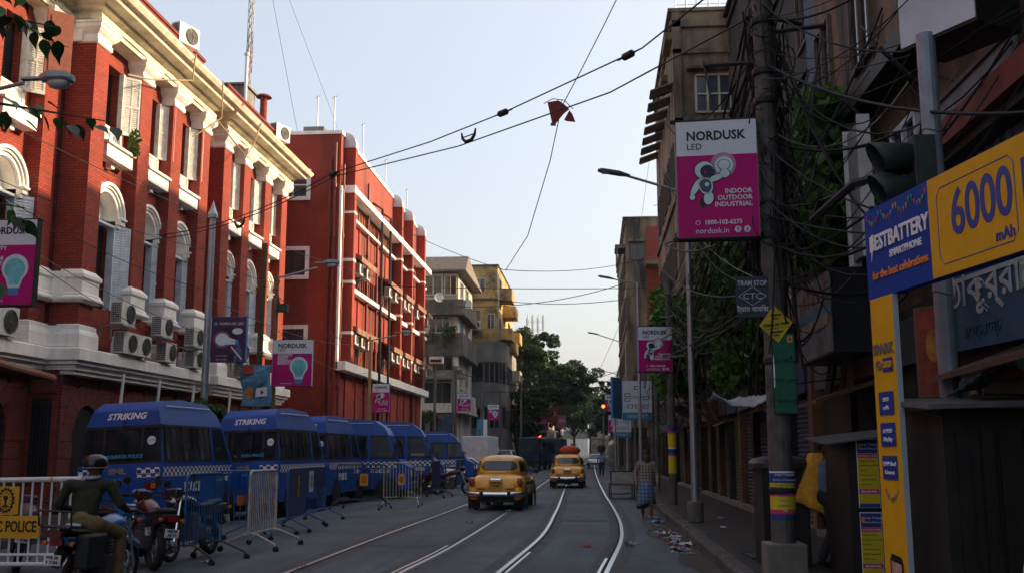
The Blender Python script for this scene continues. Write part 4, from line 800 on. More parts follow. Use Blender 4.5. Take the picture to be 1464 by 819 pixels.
# van local frame: nose to +Y, rear at y=0, x across
VL, VH = 4.5, 3.0
def hw(z):      # half width by height
    return .98 if z < 1.35 else .98 - (z - 1.35) * .10 if z < 2.35 else .88 - (z - 2.35) * .28
SIDE = [(0.02, .42), (-.02, .75), (-.02, 1.25), (.05, 1.5), (.18, 2.35), (.30, 2.72), (.62, 2.90), (1.6, 2.96), (3.0, 2.90), (3.45, 2.62), (3.62, 2.35), (4.02, 1.5), (4.1, 1.38), (4.45, 1.22), (4.5, .95), (4.5, .42)]
def ys_at(z, front):      # body outline y at height z, rear or front side
    S = SIDE[:7] if not front else SIDE[8:][::-1]
    for (y0, z0), (y1, z1) in zip(S[:-1], S[1:]):
        if min(z0, z1) <= z <= max(z0, z1) and abs(z1 - z0) > 1e-6: return y0 + (y1 - y0) * (z - z0) / (z1 - z0)
    return S[0][0]
def make_van(loc, rz, roll, label, rear_text=True, clean=0):
    t = empty('police_van', loc, rz, label, 'van', 'blue police vans parked on the left', rot=(0, roll, rz))
    b = MB(); n = len(SIDE); L_ = [(-hw(z), y, z) for y, z in SIDE]; R_ = [(hw(z), y, z) for y, z in SIDE]
    body = MB()
    # shell with true window openings: side strips, rear panel, windscreen left open for glass
    zs = [.42, .75, 1.25, 1.5, 2.35, 2.72]
    def sidepanel(s_):
        def q(y0, y1, z0, z1): pass
    fs = []; V = L_ + R_
    for i in range(n):
        j = (i + 1) % n
        if (i, j) in ((3, 4), (10, 11)): continue      # rear window band, windscreen
        fs.append((i, j, n + j, n + i))
    body.add(V, fs)
    for s_ in (-1, 1):
        P_ = lambda y, z: (s_ * hw(z), y, z)
        lo = [P_(y, z) for y, z in SIDE[:4]] + [P_(y, z) for y, z in SIDE[11:]]
        body.add(lo, [tuple(range(len(lo)))])
        hi = [P_(y, z) for y, z in SIDE[4:11]]; body.add(hi, [tuple(range(len(hi)))])
        # pillars
        for (ya0, ya1), (yb0, yb1) in ((((ys_at(1.5, 0)), ys_at(1.5, 0) + .14), (ys_at(2.35, 0), ys_at(2.35, 0) + .12)), ((2.75, 2.95), (2.75, 2.92)), ((ys_at(1.5, 1) - .14, ys_at(1.5, 1)), (ys_at(2.35, 1) - .12, ys_at(2.35, 1)))):
            body.add([P_(ya0, 1.5), P_(ya1, 1.5), P_(yb1, 2.35), P_(yb0, 2.35)], [(0, 1, 2, 3)])
    bo = body.build('body', van_blue, t, bevel=.07, seg=3)
    # rear window band frame
    yr0, yr1 = ys_at(1.5, 0), ys_at(2.35, 0)
    def rear(x0, x1, z0, z1, off=0.): f = lambda z: ys_at(z, 0) - off; return [(x0, f(z0), z0), (x1, f(z0), z0), (x1, f(z1), z1), (x0, f(z1), z1)]
    m = MB(); m.quad(*rear(-.9, .9, 1.5, 1.56)); m.quad(*rear(-.9, .9, 2.28, 2.36)); 
    for x in (-.93, -.45, .45, .86): m.quad(*rear(x - .0, x + .07, 1.5, 2.36, .004))
    m.build('rear_window_frame', black, t); m = MB(); m.quad(*rear(-.9, .9, 1.5, 2.36, -.01)); m.build('rear_glass', vg, t)
    # side windows: frame strips + separate sliding panes, each a part
    for s_ in (-1, 1):
        P_ = lambda y, z, o=.006: (s_ * (hw(z) + o), y, z)
        spans = [(.2 + ys_at(1.6, 0), 2.75), (2.95, 3.85)]
        m = MB()
        for a, c in spans:
            c2 = c if c < 3 else ys_at(2.30, 1) - .1
            m.add([P_(a, 1.5), P_(c, 1.5), P_(c, 1.56), P_(a, 1.56)], [(0, 1, 2, 3)]); m.add([P_(a, 2.29), P_(c2, 2.29), P_(c2, 2.35), P_(a, 2.35)], [(0, 1, 2, 3)])
        for k in range(9):
            y = .32 + k * .30; dy = .06 if k else .1
            m.add([P_(y, 1.5, .01), P_(y + .05, 1.5, .01), P_(y + .05 + dy * .4, 2.35, .01), P_(y + dy * .4, 2.35, .01)], [(0, 1, 2, 3)])
        m.build('side_window_frame', black, t)
        for k in range(8):
            y = .36 + k * .30; g = MB(); g.add([P_(y, 1.52, -.004), P_(y + .28, 1.52, -.004), P_(y + .28, 2.33, -.004), P_(y, 2.33, -.004)], [(0, 1, 2, 3)]); g.build('side_pane', vg, t)
        g = MB(); g.add([P_(2.95, 1.52, -.004), P_(3.9, 1.52, -.004), P_(ys_at(2.33, 1) - .08, 2.33, -.004), P_(2.95, 2.33, -.004)], [(0, 1, 2, 3)]); g.build('door_pane', vg, t)
        c = MB(); c.add([P_(.1, 1.18, .008), P_(3.95, 1.18, .008), P_(3.95, 1.40, .008), P_(.1, 1.40, .008)], [(0, 1, 2, 3)]); c.build('checker_band', checker, t)
        c = MB(); c.add([P_(2.93, .55, .006), P_(2.95, .55, .006), P_(2.95, 1.5, .006), P_(2.93, 1.5, .006)], [(0, 1, 2, 3)]); c.box(s_ * 1.0 - .03, s_ * 1.0 + .03, 3.05, 3.2, 1.08, 1.12); c.build('door_seam', black, t)
        rotz = R(90) if s_ > 0 else R(-90)
        text('POLICE', .30, decal_w, t, (s_ * 1.0, 1.6 if s_ > 0 else 2.0, .92), (R(90), 0, rotz), bold=.012, sx=.9); text('STRIKING', .17, decal_w, t, (s_ * 1.0, 3.3, 1.06), (R(90), 0, rotz), shear=.25, bold=.006)
        for y in (.85, 3.6): wheel(t, s_ * .84, y, .36, .22)
        for y in (.85, 3.6): m = MB(); m.lathe([(.46, 0), (.46, .015)], (s_ * .985 - (.015 if s_ < 0 else 0), y, .40), 20, ax=0); m.build('wheel_arch', black, t)
        mm = MB(); mm.tube([(s_ * .98, 3.75, 1.6), (s_ * 1.18, 3.9, 1.66)], .015, 5); mm.box(s_ * 1.2 - .06, s_ * 1.2 + .06, 3.88, 3.93, 1.5, 1.84); mm.build('door_mirror', black, t)
    # rear details
    off = .012
    for x0, x1 in ((-.96, -.56), (.42, .96)): c = MB(); c.quad(*rear(x0, x1, 1.18, 1.40, off)); c.build('checker_band', checker, t)
    if rear_text: text('STRIKING', .21, decal_w, t, (.05, ys_at(2.58, 0) - .02, 2.56), (R(90 - 18), 0, 0), shear=.22, bold=.006)
    text('KOLKATA POLICE', .105, sky_decal, t, (.1, ys_at(1.68, 0) - .025, 1.66), (R(84), 0, 0), bold=.004); text('SML', .17, M('badge_brown', (.30, .22, .17), .5, var=0), t, (-.02, -.03, 1.33), bold=.01, sx=1.4); text('ISUZU', .07, sky_decal, t, (.0, -.035, 1.15), bold=.002)
    st = MB(); st.lathe([(.1, 0), (.1, .004)], (.70, 0, 0), 20, ax=1); o = st.build('sticker', decal_w, t, loc=(0, ys_at(2.0, 0) - .012, 2.0), rot=(R(-11), 0, 0)); text('POLICE', .05, sky_decal, o, (.70, -.006, 0))
    for s_ in (-1, 1):
        m = MB(); x0, x1 = sorted((s_ * .62, s_ * .92)); m.box(x0, x1, -.05, 0, .92, 1.08); l = m.build('tail_light', black, t); m = MB(); m.box(x0 + .03, (x0 + x1) / 2, -.06, -.045, .94, 1.06); m.build('red_lens', red_lens, l); m = MB(); m.box((x0 + x1) / 2 + .01, x1 - .03, -.06, -.045, .94, 1.06); m.build('amber_lens', amber_lens, l)
        m = MB(); m.lathe([(.12, 0), (.12, .03)], (s_ * .68, 4.49, .95), 16, ax=1); m.build('headlight', decal_w, t)
    m = MB(); m.box(-.95, .95, -.1, .02, .44, .62); m.build('rear_bumper', M('bumper_rust', (.09, .03, .02), .7, var=.3), t, bevel=.02); m = MB(); m.box(-.97, .97, 4.46, 4.6, .42, .66); m.build('front_bumper', black, t, bevel=.02)
    m = MB(); m.box(-.6, .6, 4.49, 4.52, .75, 1.15)
    for i in range(5): m.box(-.58, .58, 4.52, 4.535, .78 + i * .075, .81 + i * .075)
    m.build('grille', black, t)
    m = MB(); y0, y1 = ys_at(1.5, 1), ys_at(2.35, 1); m.quad((-.93, y0 + .0, 1.5), (.93, y0, 1.5), (.86, y1, 2.35), (-.86, y1, 2.35)); m.build('windscreen', vg, t)
    m = MB(); 
    for x in (-.02,): m.quad((x, y0 + .005, 1.5), (x + .05, y0 + .005, 1.5), (x + .05, y1 + .005, 2.35), (x, y1 + .005, 2.35))
    m.build('windscreen_bar', black, t)
    m = MB(); m.box(-.9, .9, .1, 4.3, .40, .62); m.box(-.5, .5, .2, 4.2, .2, .42); m.build('chassis', black, t); m = MB(); m.box(-.9, .9, .1, 3.9, .62, .7); m.build('floor', seat_grey, t)
    for i in range(3):
        for s_ in (-1, 1): m = MB(); m.box(s_ * .5 - .34, s_ * .5 + .34, .6 + i * .85, 1.05 + i * .85, .7, 1.15); m.box(s_ * .5 - .34, s_ * .5 + .34, .55 + i * .85, .7 + i * .85, 1.1, 1.85); m.build('bench_seat', seat_grey, t, bevel=.03)
    g = MB(); g.tube([(-.80, .65, 2.78), (-.80, 3.0, 2.79)], .012, 4); g.tube([(.80, .65, 2.78), (.80, 3.0, 2.79)], .012, 4); g.build('gutter', white_p, t)
    m = MB(); m.cyl((.05, .16, 2.44), (.05, .1, 2.32), .02, n=6); m.build('wiper', black, t); return t
GZ = ground_z
v1 = make_van((-10.95, 23.1, GZ(-10.3)+.02), R(-3.5), R(-2.6), 'nearest blue police van, rear with white STRIKING text toward camera')
v2 = make_van((-9.62, 27.9, GZ(-9.6)), R(-3.5), R(-2.4), 'second blue police van, rear half hidden behind the nearest van')
v3 = make_van((-9.75, 33.6, GZ(-9.7)), R(-3), R(-2), 'third blue police van, only its right rear corner showing')
v4 = make_van((-11.6, 39.8, GZ(-10)), R(-86), 0, 'blue police van parked nose out behind the dark barrier')
v5 = make_van((-10.9, 43.6, GZ(-9.5)), R(-84), 0, 'blue police van parked nose out behind the white and yellow barrier')
v6 = make_van((-11.2, 57.2, GZ(-9)), R(-86), 0, 'farthest blue police van parked nose out behind the white jeep')
for v in (v4, v5): v.scale = (1.0, 1.0, 1.06)
v1.scale = (1.06, 1.0, 1.04); v2.scale = v3.scale = (1.0, 1.0, 1.04)

# ---- yellow taxi (rounded 1950s saloon); local: tail at y=0, nose at +Y
taxi_y = M('taxi_yellow', (.78, .36, .012), .35, var=.1, scale=4, spec=.5, coat=.4, dirt=(.20, .09, .01), damt=.3, dscale=3)
tglass = vglass('taxi_glass', (.05, .07, .09))
def make_taxi(loc, rz, label, plate, roof_load=False):
    t = empty('yellow_taxi', loc, rz, label, 'taxi', 'yellow taxis driving away')
    # lower body : cross-sections along the length  (y, half width, z bottom, z top, corner power)
    S = [(.00, .50, .50, .74, 2.6), (.05, .64, .42, .86, 2.8), (.16, .72, .38, .95, 3.2), (.45, .77, .34, 1.02, 3.6), (.9, .79, .32, 1.05, 3.8), (1.4, .80, .30, 1.06, 4), (2.4, .80, .30, 1.04, 4), (3.0, .79, .30, 1.02, 3.8), (3.5, .74, .34, .98, 3.4), (3.9, .66, .38, .90, 3), (4.18, .55, .44, .80, 2.6), (4.26, .40, .5, .72, 2.4)]
    def sec(y, w_, z0, z1, p, n=28):
        out = []; zc, h = (z0 + z1) / 2, (z1 - z0) / 2
        for j in range(n):
            q = 2 * PI * j / n; c, s_ = math.cos(q), math.sin(q); out.append((w_ * math.copysign(abs(c) ** (2 / p), c), y, zc + h * math.copysign(abs(s_) ** (2 / p), s_)))
        return out
    m = MB(); m.loft([sec(*s_) for s_ in S]); m.build('body', taxi_y, t, smooth=True)
    # fenders
    for s_ in (-1, 1):
        for y0, y1, zt in ((.02, 1.25, .86), (2.9, 4.22, .84)):
            f = MB(); rings = []
            for k in range(9):
                u = k / 8; y = y0 + (y1 - y0) * u; e = math.sin(PI * (.08 + .84 * u)); z1 = .34 + (zt - .30) * e ** .45; w_ = .20 * e ** .4
                rings.append([(s_ * .64 + w_ * math.copysign(abs(math.cos(q)) ** .7, math.cos(q)) * 1., y, .30 + (z1 - .30) * (.5 + .5 * math.copysign(abs(math.sin(q)) ** .7, math.sin(q)))) for q in [2 * PI * j / 16 for j in range(16)]])
            f.loft(rings); f.build('fender', taxi_y, t, smooth=True)
            w_ = MB(); w_.lathe([(.35, 0), (.35, .012)], (s_ * .835 - (.012 if s_ < 0 else 0), (y0 + y1) / 2 + (.02 if y0 < 1 else 0), .32), 20, ax=0); w_.build('wheel_well', black, t)
    # cabin : rings up in z
    Rg = [(1.00, 1.86, .765, 1.24), (1.12, 1.86, .755, 1.17), (1.30, 1.85, .715, 1.04), (1.42, 1.84, .665, .93), (1.51, 1.83, .575, .77), (1.565, 1.82, .40, .53), (1.585, 1.82, .15, .2)]
    m = MB(); m.loft([ring(0, c, z, a, b_, 3.0, 40) for z, c, a, b_ in Rg]); m.build('cabin', taxi_y, t, smooth=True)
    # cabin glass: panels just proud of the cabin surface
    def cab(qd, z, off=.008):
        for (z0, c0, a0, b0), (z1, c1, a1, b1) in zip(Rg[:-1], Rg[1:]):
            if z0 <= z <= z1: u = (z - z0) / (z1 - z0); c_, a, b_ = c0 + (c1 - c0) * u, a0 + (a1 - a0) * u, b0 + (b1 - b0) * u
        q = R(qd); c, s_ = math.cos(q), math.sin(q); return ((a + off) * math.copysign(abs(c) ** (2 / 3.0), c), c_ + (b_ + off) * math.copysign(abs(s_) ** (2 / 3.0), s_), z)
    def pane(name, q0, q1, z0, z1, mat, rnd=.0, off=.010, nq=10, nz=5):
        g = MB(); v = []
        for j in range(nz + 1):
            zz = z0 + (z1 - z0) * j / nz; e = abs(2 * j / nz - 1); k = (1 - rnd * e ** 2.5)
            qc, qh = (q0 + q1) / 2, (q1 - q0) / 2 * k
            v += [cab(qc - qh + 2 * qh * i / nq, zz, off) for i in range(nq + 1)]
        g.add(v, [(j * (nq + 1) + i, j * (nq + 1) + i + 1, (j + 1) * (nq + 1) + i + 1, (j + 1) * (nq + 1) + i) for j in range(nz) for i in range(nq)]); return g.build(name, mat, t, smooth=True)
    pane('rear_window_seal', 231, 309, 1.135, 1.405, rubber, .30, .006); pane('rear_window', 233, 307, 1.15, 1.39, glass_blue, .30, .012)
    pane('windscreen', 50, 130, 1.10, 1.40, glass_dark, .1, .010)
    for a, c in ((-20, 24), (156, 200), (-44, -23), (203, 224), (26, 40), (140, 154)): pane('side_window', a, c, 1.10, 1.40, glass_dark, .04)
    # boot lid seam, handle, plate
    def ytail(z):
        for (y0, _, b0, z0, _), (y1, _, b1, z1, _) in zip(S[:-1], S[1:]):
            if z0 <= z <= z1: return y0 + (y1 - y0) * (z - z0) / (z1 - z0)
        return 0.
    m = MB(); m.tube([(-.17, .0, .855), (-.15, -.03, .885), (.15, -.03, .885), (.17, .0, .855)], .03, 8); m.build('boot_handle', chrome, t)
    m = MB(); m.box(-.20, .20, -.03, -.012, .655, .83); p = m.build('number_plate', M('plate_yellow', (.55, .30, .01), .5, var=.1), t)
    l1, l2 = plate; text(l1, .095, black, p, (0, -.032, .785), bold=.003); text(l2, .095, black, p, (0, -.032, .70), bold=.003)
    for s_ in (-1, 1):
        m = MB(); m.lathe([(.0, -.05), (.05, -.045), (.075, -.02), (.085, .04)], (0, 0, 0), 14, ax=1); o = m.build('tail_lamp', red_lens, t, loc=(s_ * .70, .04, .80)); o.scale = (1, 1, 1.5); o.parent = t
        m = MB(); m.lathe([(.09, 0), (.1, .05), (.09, .08)], (0, 0, 0), 14, ax=1); m.build('lamp_bezel', taxi_y, o)
        m = MB(); m.box(s_ * .42 - .11, s_ * .42 + .11, -.012, .05, .60, .63); m.build('vent_slot', black, t)
        m = MB(); m.box(s_ * .40 - .05, s_ * .40 + .05, -.19, -.03, .34, .54); m.build('overrider', black, t, bevel=.02)
        m = MB(); m.box(s_ * .66 - .17, s_ * .66 + .17, .32, .345, .06, .36); m.build('mudflap', rubber, t)
        for y in (.64, 3.52): wheel(t, s_ * .67, y, .31, .17, chrome if False else None)
        m = MB(); m.tube([(s_ * .74, 2.75, 1.0), (s_ * .92, 2.72, 1.06)], .012, 5); m.lathe([(0, -.03), (.07, -.02), (.075, .02)], (s_ * .96, 2.72, 1.08), 12, ax=1); m.build('wing_mirror', black, t)
        m = MB(); m.box(s_ * .806 - .008, s_ * .806 + .008, 1.0, 3.3, .70, .80); m.build('side_stripe', M('stripe_blue_black', (.012, .016, .03), .5, var=0), t)
    m = MB(); rings = []
    for k in range(13):
        u = -1 + k / 6; x = .84 * u; y = -.13 + .16 * abs(u) ** 3.5; rings.append([(x, y + .035 * math.cos(q), .47 + .065 * math.sin(q)) for q in [2 * PI * j / 10 for j in range(10)]])
    m.loft(rings); m.build('rear_bumper', chrome, t, smooth=True)
    m = MB(); m.box(-.80, .80, 4.2, 4.32, .40, .55); m.build('front_bumper', chrome, t, bevel=.03)
    m = MB(); m.box(-.62, .62, .15, 4.0, .22, .40); m.lathe([(0, -.16), (.12, -.14), (.12, .14), (0, .16)], (0, .64, .27), 12, ax=0); m.cyl((-.6, .64, .29), (.6, .64, .29), .05, n=8); m.build('underbody', black, t)
    m = MB(); m.cyl((.32, -.06, .26), (.36, .6, .28), .025, n=8); m.build('exhaust', M('exhaust', (.06, .055, .05), .6, .6), t)
    for x in (-.5, .5): m = MB(); m.lathe([(0, .012), (.02, .008), (.025, 0)], (x, .55, 1.035), 8); m.build('hinge_stud', chrome, t)
    if roof_load: pass
    return t
x1 = make_taxi((-2.86, 29.7, 0), R(-1.5), 'nearer yellow taxi driving away over the tram rail', ('WB 04', 'F 4387'))
x2 = make_taxi((-1.27, 48.3, 0), R(.5), 'farther yellow taxi with a red bundle on its roof', ('WB 04', 'E 2610'))
t = empty('roof_bundle', (-1.2, 50.2, 1.60), 0, 'red orange bundle tied on the farther taxi roof', 'bundle'); m = MB(); m.loft([ring(0, 0, z, a, a * .7, 2.4, 18) for z, a in ((0, .42), (.1, .52), (.22, .50), (.32, .36), (.36, .1))]); m.build('cloth', M('red_cloth', (.42, .05, .02), .8, var=.3, scale=9, bump=.5), t, smooth=True); m = MB(); m.tube([(-.5, 0, .1), (-.3, 0, .33), (0, 0, .38), (.3, 0, .33), (.5, 0, .1)], .012, 5); m.build('rope', white_p, t)
# ---- white jeep, small cars and trucks further on
def make_car(name, loc, rz, mat, label, L=4.0, Hh=1.5, boxy=False, group=None):
    t = empty(name, loc, rz, label, 'car', group)
    if boxy: prof = [(0, .45), (0, 1.0), (.12, Hh - .1), (.3, Hh), (2.2, Hh), (2.85, 1.05), (3.95, .95), (4.05, .8), (4.05, .42)]
    else: prof = [(0, .45), (0, .85), (.55, .98), (1.05, Hh - .08), (1.5, Hh), (2.2, Hh - .04), (2.95, .98), (3.8, .82), (4.0, .62), (4.0, .38)]
    k = L / 4.; prof = [(y * k, z) for y, z in prof]; w_ = .83
    def h(z): return w_ if z < 1.0 else w_ - (z - 1.) * .35
    m = MB(); n = len(prof); V = [(-h(z), y, z) for y, z in prof] + [(h(z), y, z) for y, z in prof]; m.add(V, [(i, (i + 1) % n, n + (i + 1) % n, n + i) for i in range(n)] + [tuple(range(n)), tuple(range(n, 2 * n))]); m.build('body', mat, t, bevel=.09, seg=3)
    for s_ in (-1, 1):
        for a, c, a2, c2 in ((.35, 1.15, .42, 1.15), (1.25, 2.55, 1.25, 2.2)) if boxy else ((1.0, 1.6, 1.25, 1.6), (1.68, 2.7, 1.68, 2.25)):
            g = MB(); g.add([(s_ * (h(1.03) + .006), a * k, 1.03), (s_ * (h(1.03) + .006), c * k, 1.03), (s_ * (h(Hh - .14) + .006), c2 * k, Hh - .14), (s_ * (h(Hh - .14) + .006), a2 * k, Hh - .14)], [(0, 1, 2, 3)]); g.build('side_window', glass_dark, t)
        for y in (.75 * k, 3.25 * k): wheel(t, s_ * .74, y, .33, .2, steel)
        m = MB(); m.box(s_ * .62 - .12, s_ * .62 + .12, -.02, .03, .72, .86); m.build('tail_light', red_lens, t); m = MB(); m.box(s_ * .6 - .13, s_ * .6 + .13, L - .03, L + .015, .62, .76); m.build('headlight', decal_w, t)
    i = 4 if boxy else 2; (ya, za), (yb, zb) = (prof[4], prof[5]) if boxy else (prof[5], prof[6])
    m = MB(); m.quad((-h(zb) + .1, yb - .02, zb + .03), (h(zb) - .1, yb - .02, zb + .03), (h(za) - .1, ya + .05, za - .05), (-h(za) + .1, ya + .05, za - .05)); m.build('windscreen', glass_dark, t, loc=(0, .02, .02))
    (ya, za), (yb, zb) = (prof[1], prof[2]) if boxy else (prof[2], prof[3]); m = MB(); m.quad((-.6, ya, za + .06), (.6, ya, za + .06), (.55, yb, zb - .03), (-.55, yb, zb - .03)); m.build('rear_window', glass_dark, t, loc=(0, -.02, .015))
    m = MB(); m.box(-.8, .8, -.06, .04, .42, .58); m.build('rear_bumper', black, t); m = MB(); m.box(-.8, .8, L - .05, L + .06, .4, .56); m.build('front_bumper', black, t)
    m = MB(); m.box(-.25, .25, -.03, -.01, .62, .74); m.build('number_plate', white_p, t); return t
car_w = M('car_white', (.62, .63, .65), .3, var=.06, coat=.3); car_s = M('car_silver', (.38, .40, .43), .3, .3, var=.06, coat=.3)
make_car('white_jeep', (-10.7, 49.8, GZ(-9)), R(-88), car_w, 'white jeep parked nose out between blue police vans', 4.2, 1.75, True)
make_car('white_car', (-10.6, 63.5, GZ(-9)), R(-80), car_w, 'white car parked past the farthest police van', 4.0, 1.5)
make_car('white_car', (-10.4, 68, GZ(-9)), R(-80), car_w, 'white car parked behind the nearer white car on left', 4.0, 1.5)
make_car('silver_car', (.15, 112, 0), R(180), car_s, 'silver car approaching beyond the farther taxi', 4.0, 1.5)
make_car('white_taxi_car', (-2.6, 128, 0), R(180), car_w, 'distant white car between the taxis, under the trees', 4.0, 1.6)
def make_truck(loc, rz, label, cab_m, box_m, L=5.5, H=2.6, bus=False):
    t = empty('truck' if not bus else 'bus', loc, rz, label, 'truck' if not bus else 'bus')
    m = MB(); m.box(-1, 1, 0, L - (1.5 if not bus else 0), .75, H); m.build('cargo_box' if not bus else 'body', box_m, t, bevel=.06 if not bus else .15, seg=3)
    if not bus:
        m = MB(); m.prism([(L - 1.45, .5), (L - 1.45, 2.1), (L - .6, 2.1), (L - .05, 1.3), (L, .5)], 0, -.9, .9); m.build('cab', cab_m, t, bevel=.06); m = MB(); m.prism([(L - 1.2, 1.3), (L - 1.2, 1.95), (L - .65, 1.95), (L - .2, 1.3)], 0, -.91, .91); m.build('cab_glass', glass_dark, t)
    else:
        m = MB(); m.box(-.8, .8, -.02, .02, 1.5, H - .45); m.build('rear_window', glass_dark, t); m = MB(); m.box(-1.01, 1.01, .3, L - .2, 1.5, H - .5); m.build('side_windows', glass_dark, t)
    for s_ in (-1, 1):
        for y in (1.0, L - 1.0): wheel(t, s_ * .85, y, .42, .25)
        m = MB(); m.box(s_ * .75 - .12, s_ * .75 + .12, -.04, .01, .85, 1.0); m.build('tail_light', red_lens, t)
    m = MB(); m.box(-.9, .9, .1, L - .2, .45, .76); m.build('chassis', black, t); return t
make_truck((-8.9, 76, GZ(-8)), R(-6), 'white box truck parked behind the farthest police van', car_w, M('box_white', (.75, .76, .78), .6, var=.15), 5.5, 2.95)
make_car('white_jeep', (-6.9, 82, -.05), R(178), car_w, 'small white jeep facing camera just left of nearer taxi', 4.0, 1.9, True)
make_truck((-5.9, 92, 0), R(-3), 'dark blue bus seen from behind above the nearer taxi', van_blue, M('bus_navy', (.008, .02, .06), .4, var=.1), 7, 3.0, True)
make_truck((-4.2, 104, 0), R(-2), 'teal blue bus seen from behind right of the navy bus', van_blue, M('bus_teal', (.008, .04, .10), .4, var=.1), 7, 3.1, True)
make_truck((-2.9, 108, 0), R(0), 'small grey pickup truck ahead between the two taxis', M('pickup_grey', (.12, .12, .12), .6), M('pickup_bed', (.16, .15, .14), .7, var=.2), 4.6, 2.2)
# ================================================================== SIGNS, POLES, BARRIERS
magenta = M('sign_magenta', (.46, .004, .17), .55, spec=.2, var=.06, scale=4); sign_w = M('sign_white', (.62, .68, .76), .45, var=.05, scale=3); ink = M('sign_ink', (.006, .007, .01), .5, var=0)
cyan = M('bulb_cyan', (.14, .52, .58), .5, var=.35, scale=5); pale = M('bulb_pale', (.55, .72, .78), .5, var=.1); sign_edge = M('sign_edge_blue', (.05, .22, .48), .45, var=.05); navy = M('navy_print', (.010, .014, .05), .5, var=.1)
def decal(parent, poly, mat, y, name='print', th=.003):
    m = MB(); m.prism(poly, 1, y - th, y); return m.build(name, mat, parent)
def ell(cx, cz, a, b_, rot=0, n=18): return [(cx + a * math.cos(2 * PI * i / n) * math.cos(rot) - b_ * math.sin(2 * PI * i / n) * math.sin(rot), cz + a * math.cos(2 * PI * i / n) * math.sin(rot) + b_ * math.sin(2 * PI * i / n) * math.cos(rot)) for i in range(n)]
def bulb(t, cx, cz, r, y, tilt=0.):
    c, s_ = math.cos(tilt), math.sin(tilt); rot = lambda P: [(cx + x * c - z * s_, cz + x * s_ + z * c) for x, z in P]
    P = [(r * math.cos(a), r * math.sin(a)) for a in [R(-55 + 290 * i / 20) for i in range(21)]]; P = [(r * math.cos(R(-50)), r * math.sin(R(-50)))] + P[1:-1] + [(r * math.cos(R(230)), r * math.sin(R(230))), (-.42 * r, -1.45 * r), (.42 * r, -1.45 * r)]
    decal(t, rot(P), pale, y, 'bulb_print'); decal(t, rot([(x * .78, z * .78 - .08 * r) for x, z in P]), cyan, y - .003, 'bulb_core'); decal(t, rot([(-.40 * r, -1.45 * r), (.40 * r, -1.45 * r), (.36 * r, -1.95 * r), (-.36 * r, -1.95 * r)]), sign_edge, y - .002, 'bulb_cap')
def astronaut(t, s, ox, oz, y):
    d = lambda P, m, k, nm='astronaut_print': decal(t, [(ox + x * s, oz + z * s) for x, z in P], m, y - .002 * k, nm)
    d(ell(.16, .27, .20, .20), M('halo_pink', (.45, .22, .38), .5, var=.1), 0, 'halo_print'); d(ell(.17, .26, .145, .145), pale, 1, 'halo_print'); d(ell(.17, .27, .10, .09), ink, 2, 'bulb_outline'); d(ell(.17, .27, .09, .08), pale, 3, 'bulb_print')
    for P in (ell(-.12, -.05, .125, .17, .25), ell(-.27, -.08, .065, .17, -.5), ell(.04, .06, .13, .06, .35), ell(.18, .13, .085, .085), ell(-.33, -.24, .055, .055), ell(-.08, -.26, .09, .12, -.2), ell(-.17, -.33, .05, .09), ell(-.13, .19, .165, .155)): d(P, ink, 1.5)
    for P in (ell(-.12, -.05, .11, .155, .25), ell(-.27, -.08, .05, .155, -.5), ell(.04, .06, .12, .048, .35), ell(.18, .13, .072, .072), ell(-.33, -.24, .042, .042), ell(-.08, -.26, .075, .105, -.2), ell(-.13, .19, .152, .142)): d(P, pale, 3)
    d(ell(-.12, -.06, .09, .11, .2), M('suit_grey', (.05, .08, .14), .5, var=0), 4); d(ell(-.09, .17, .11, .105), navy, 5); d(ell(-.12, .16, .02, .02), magenta, 6); d(ell(-.10, -.04, .035, .035), pale, 5)
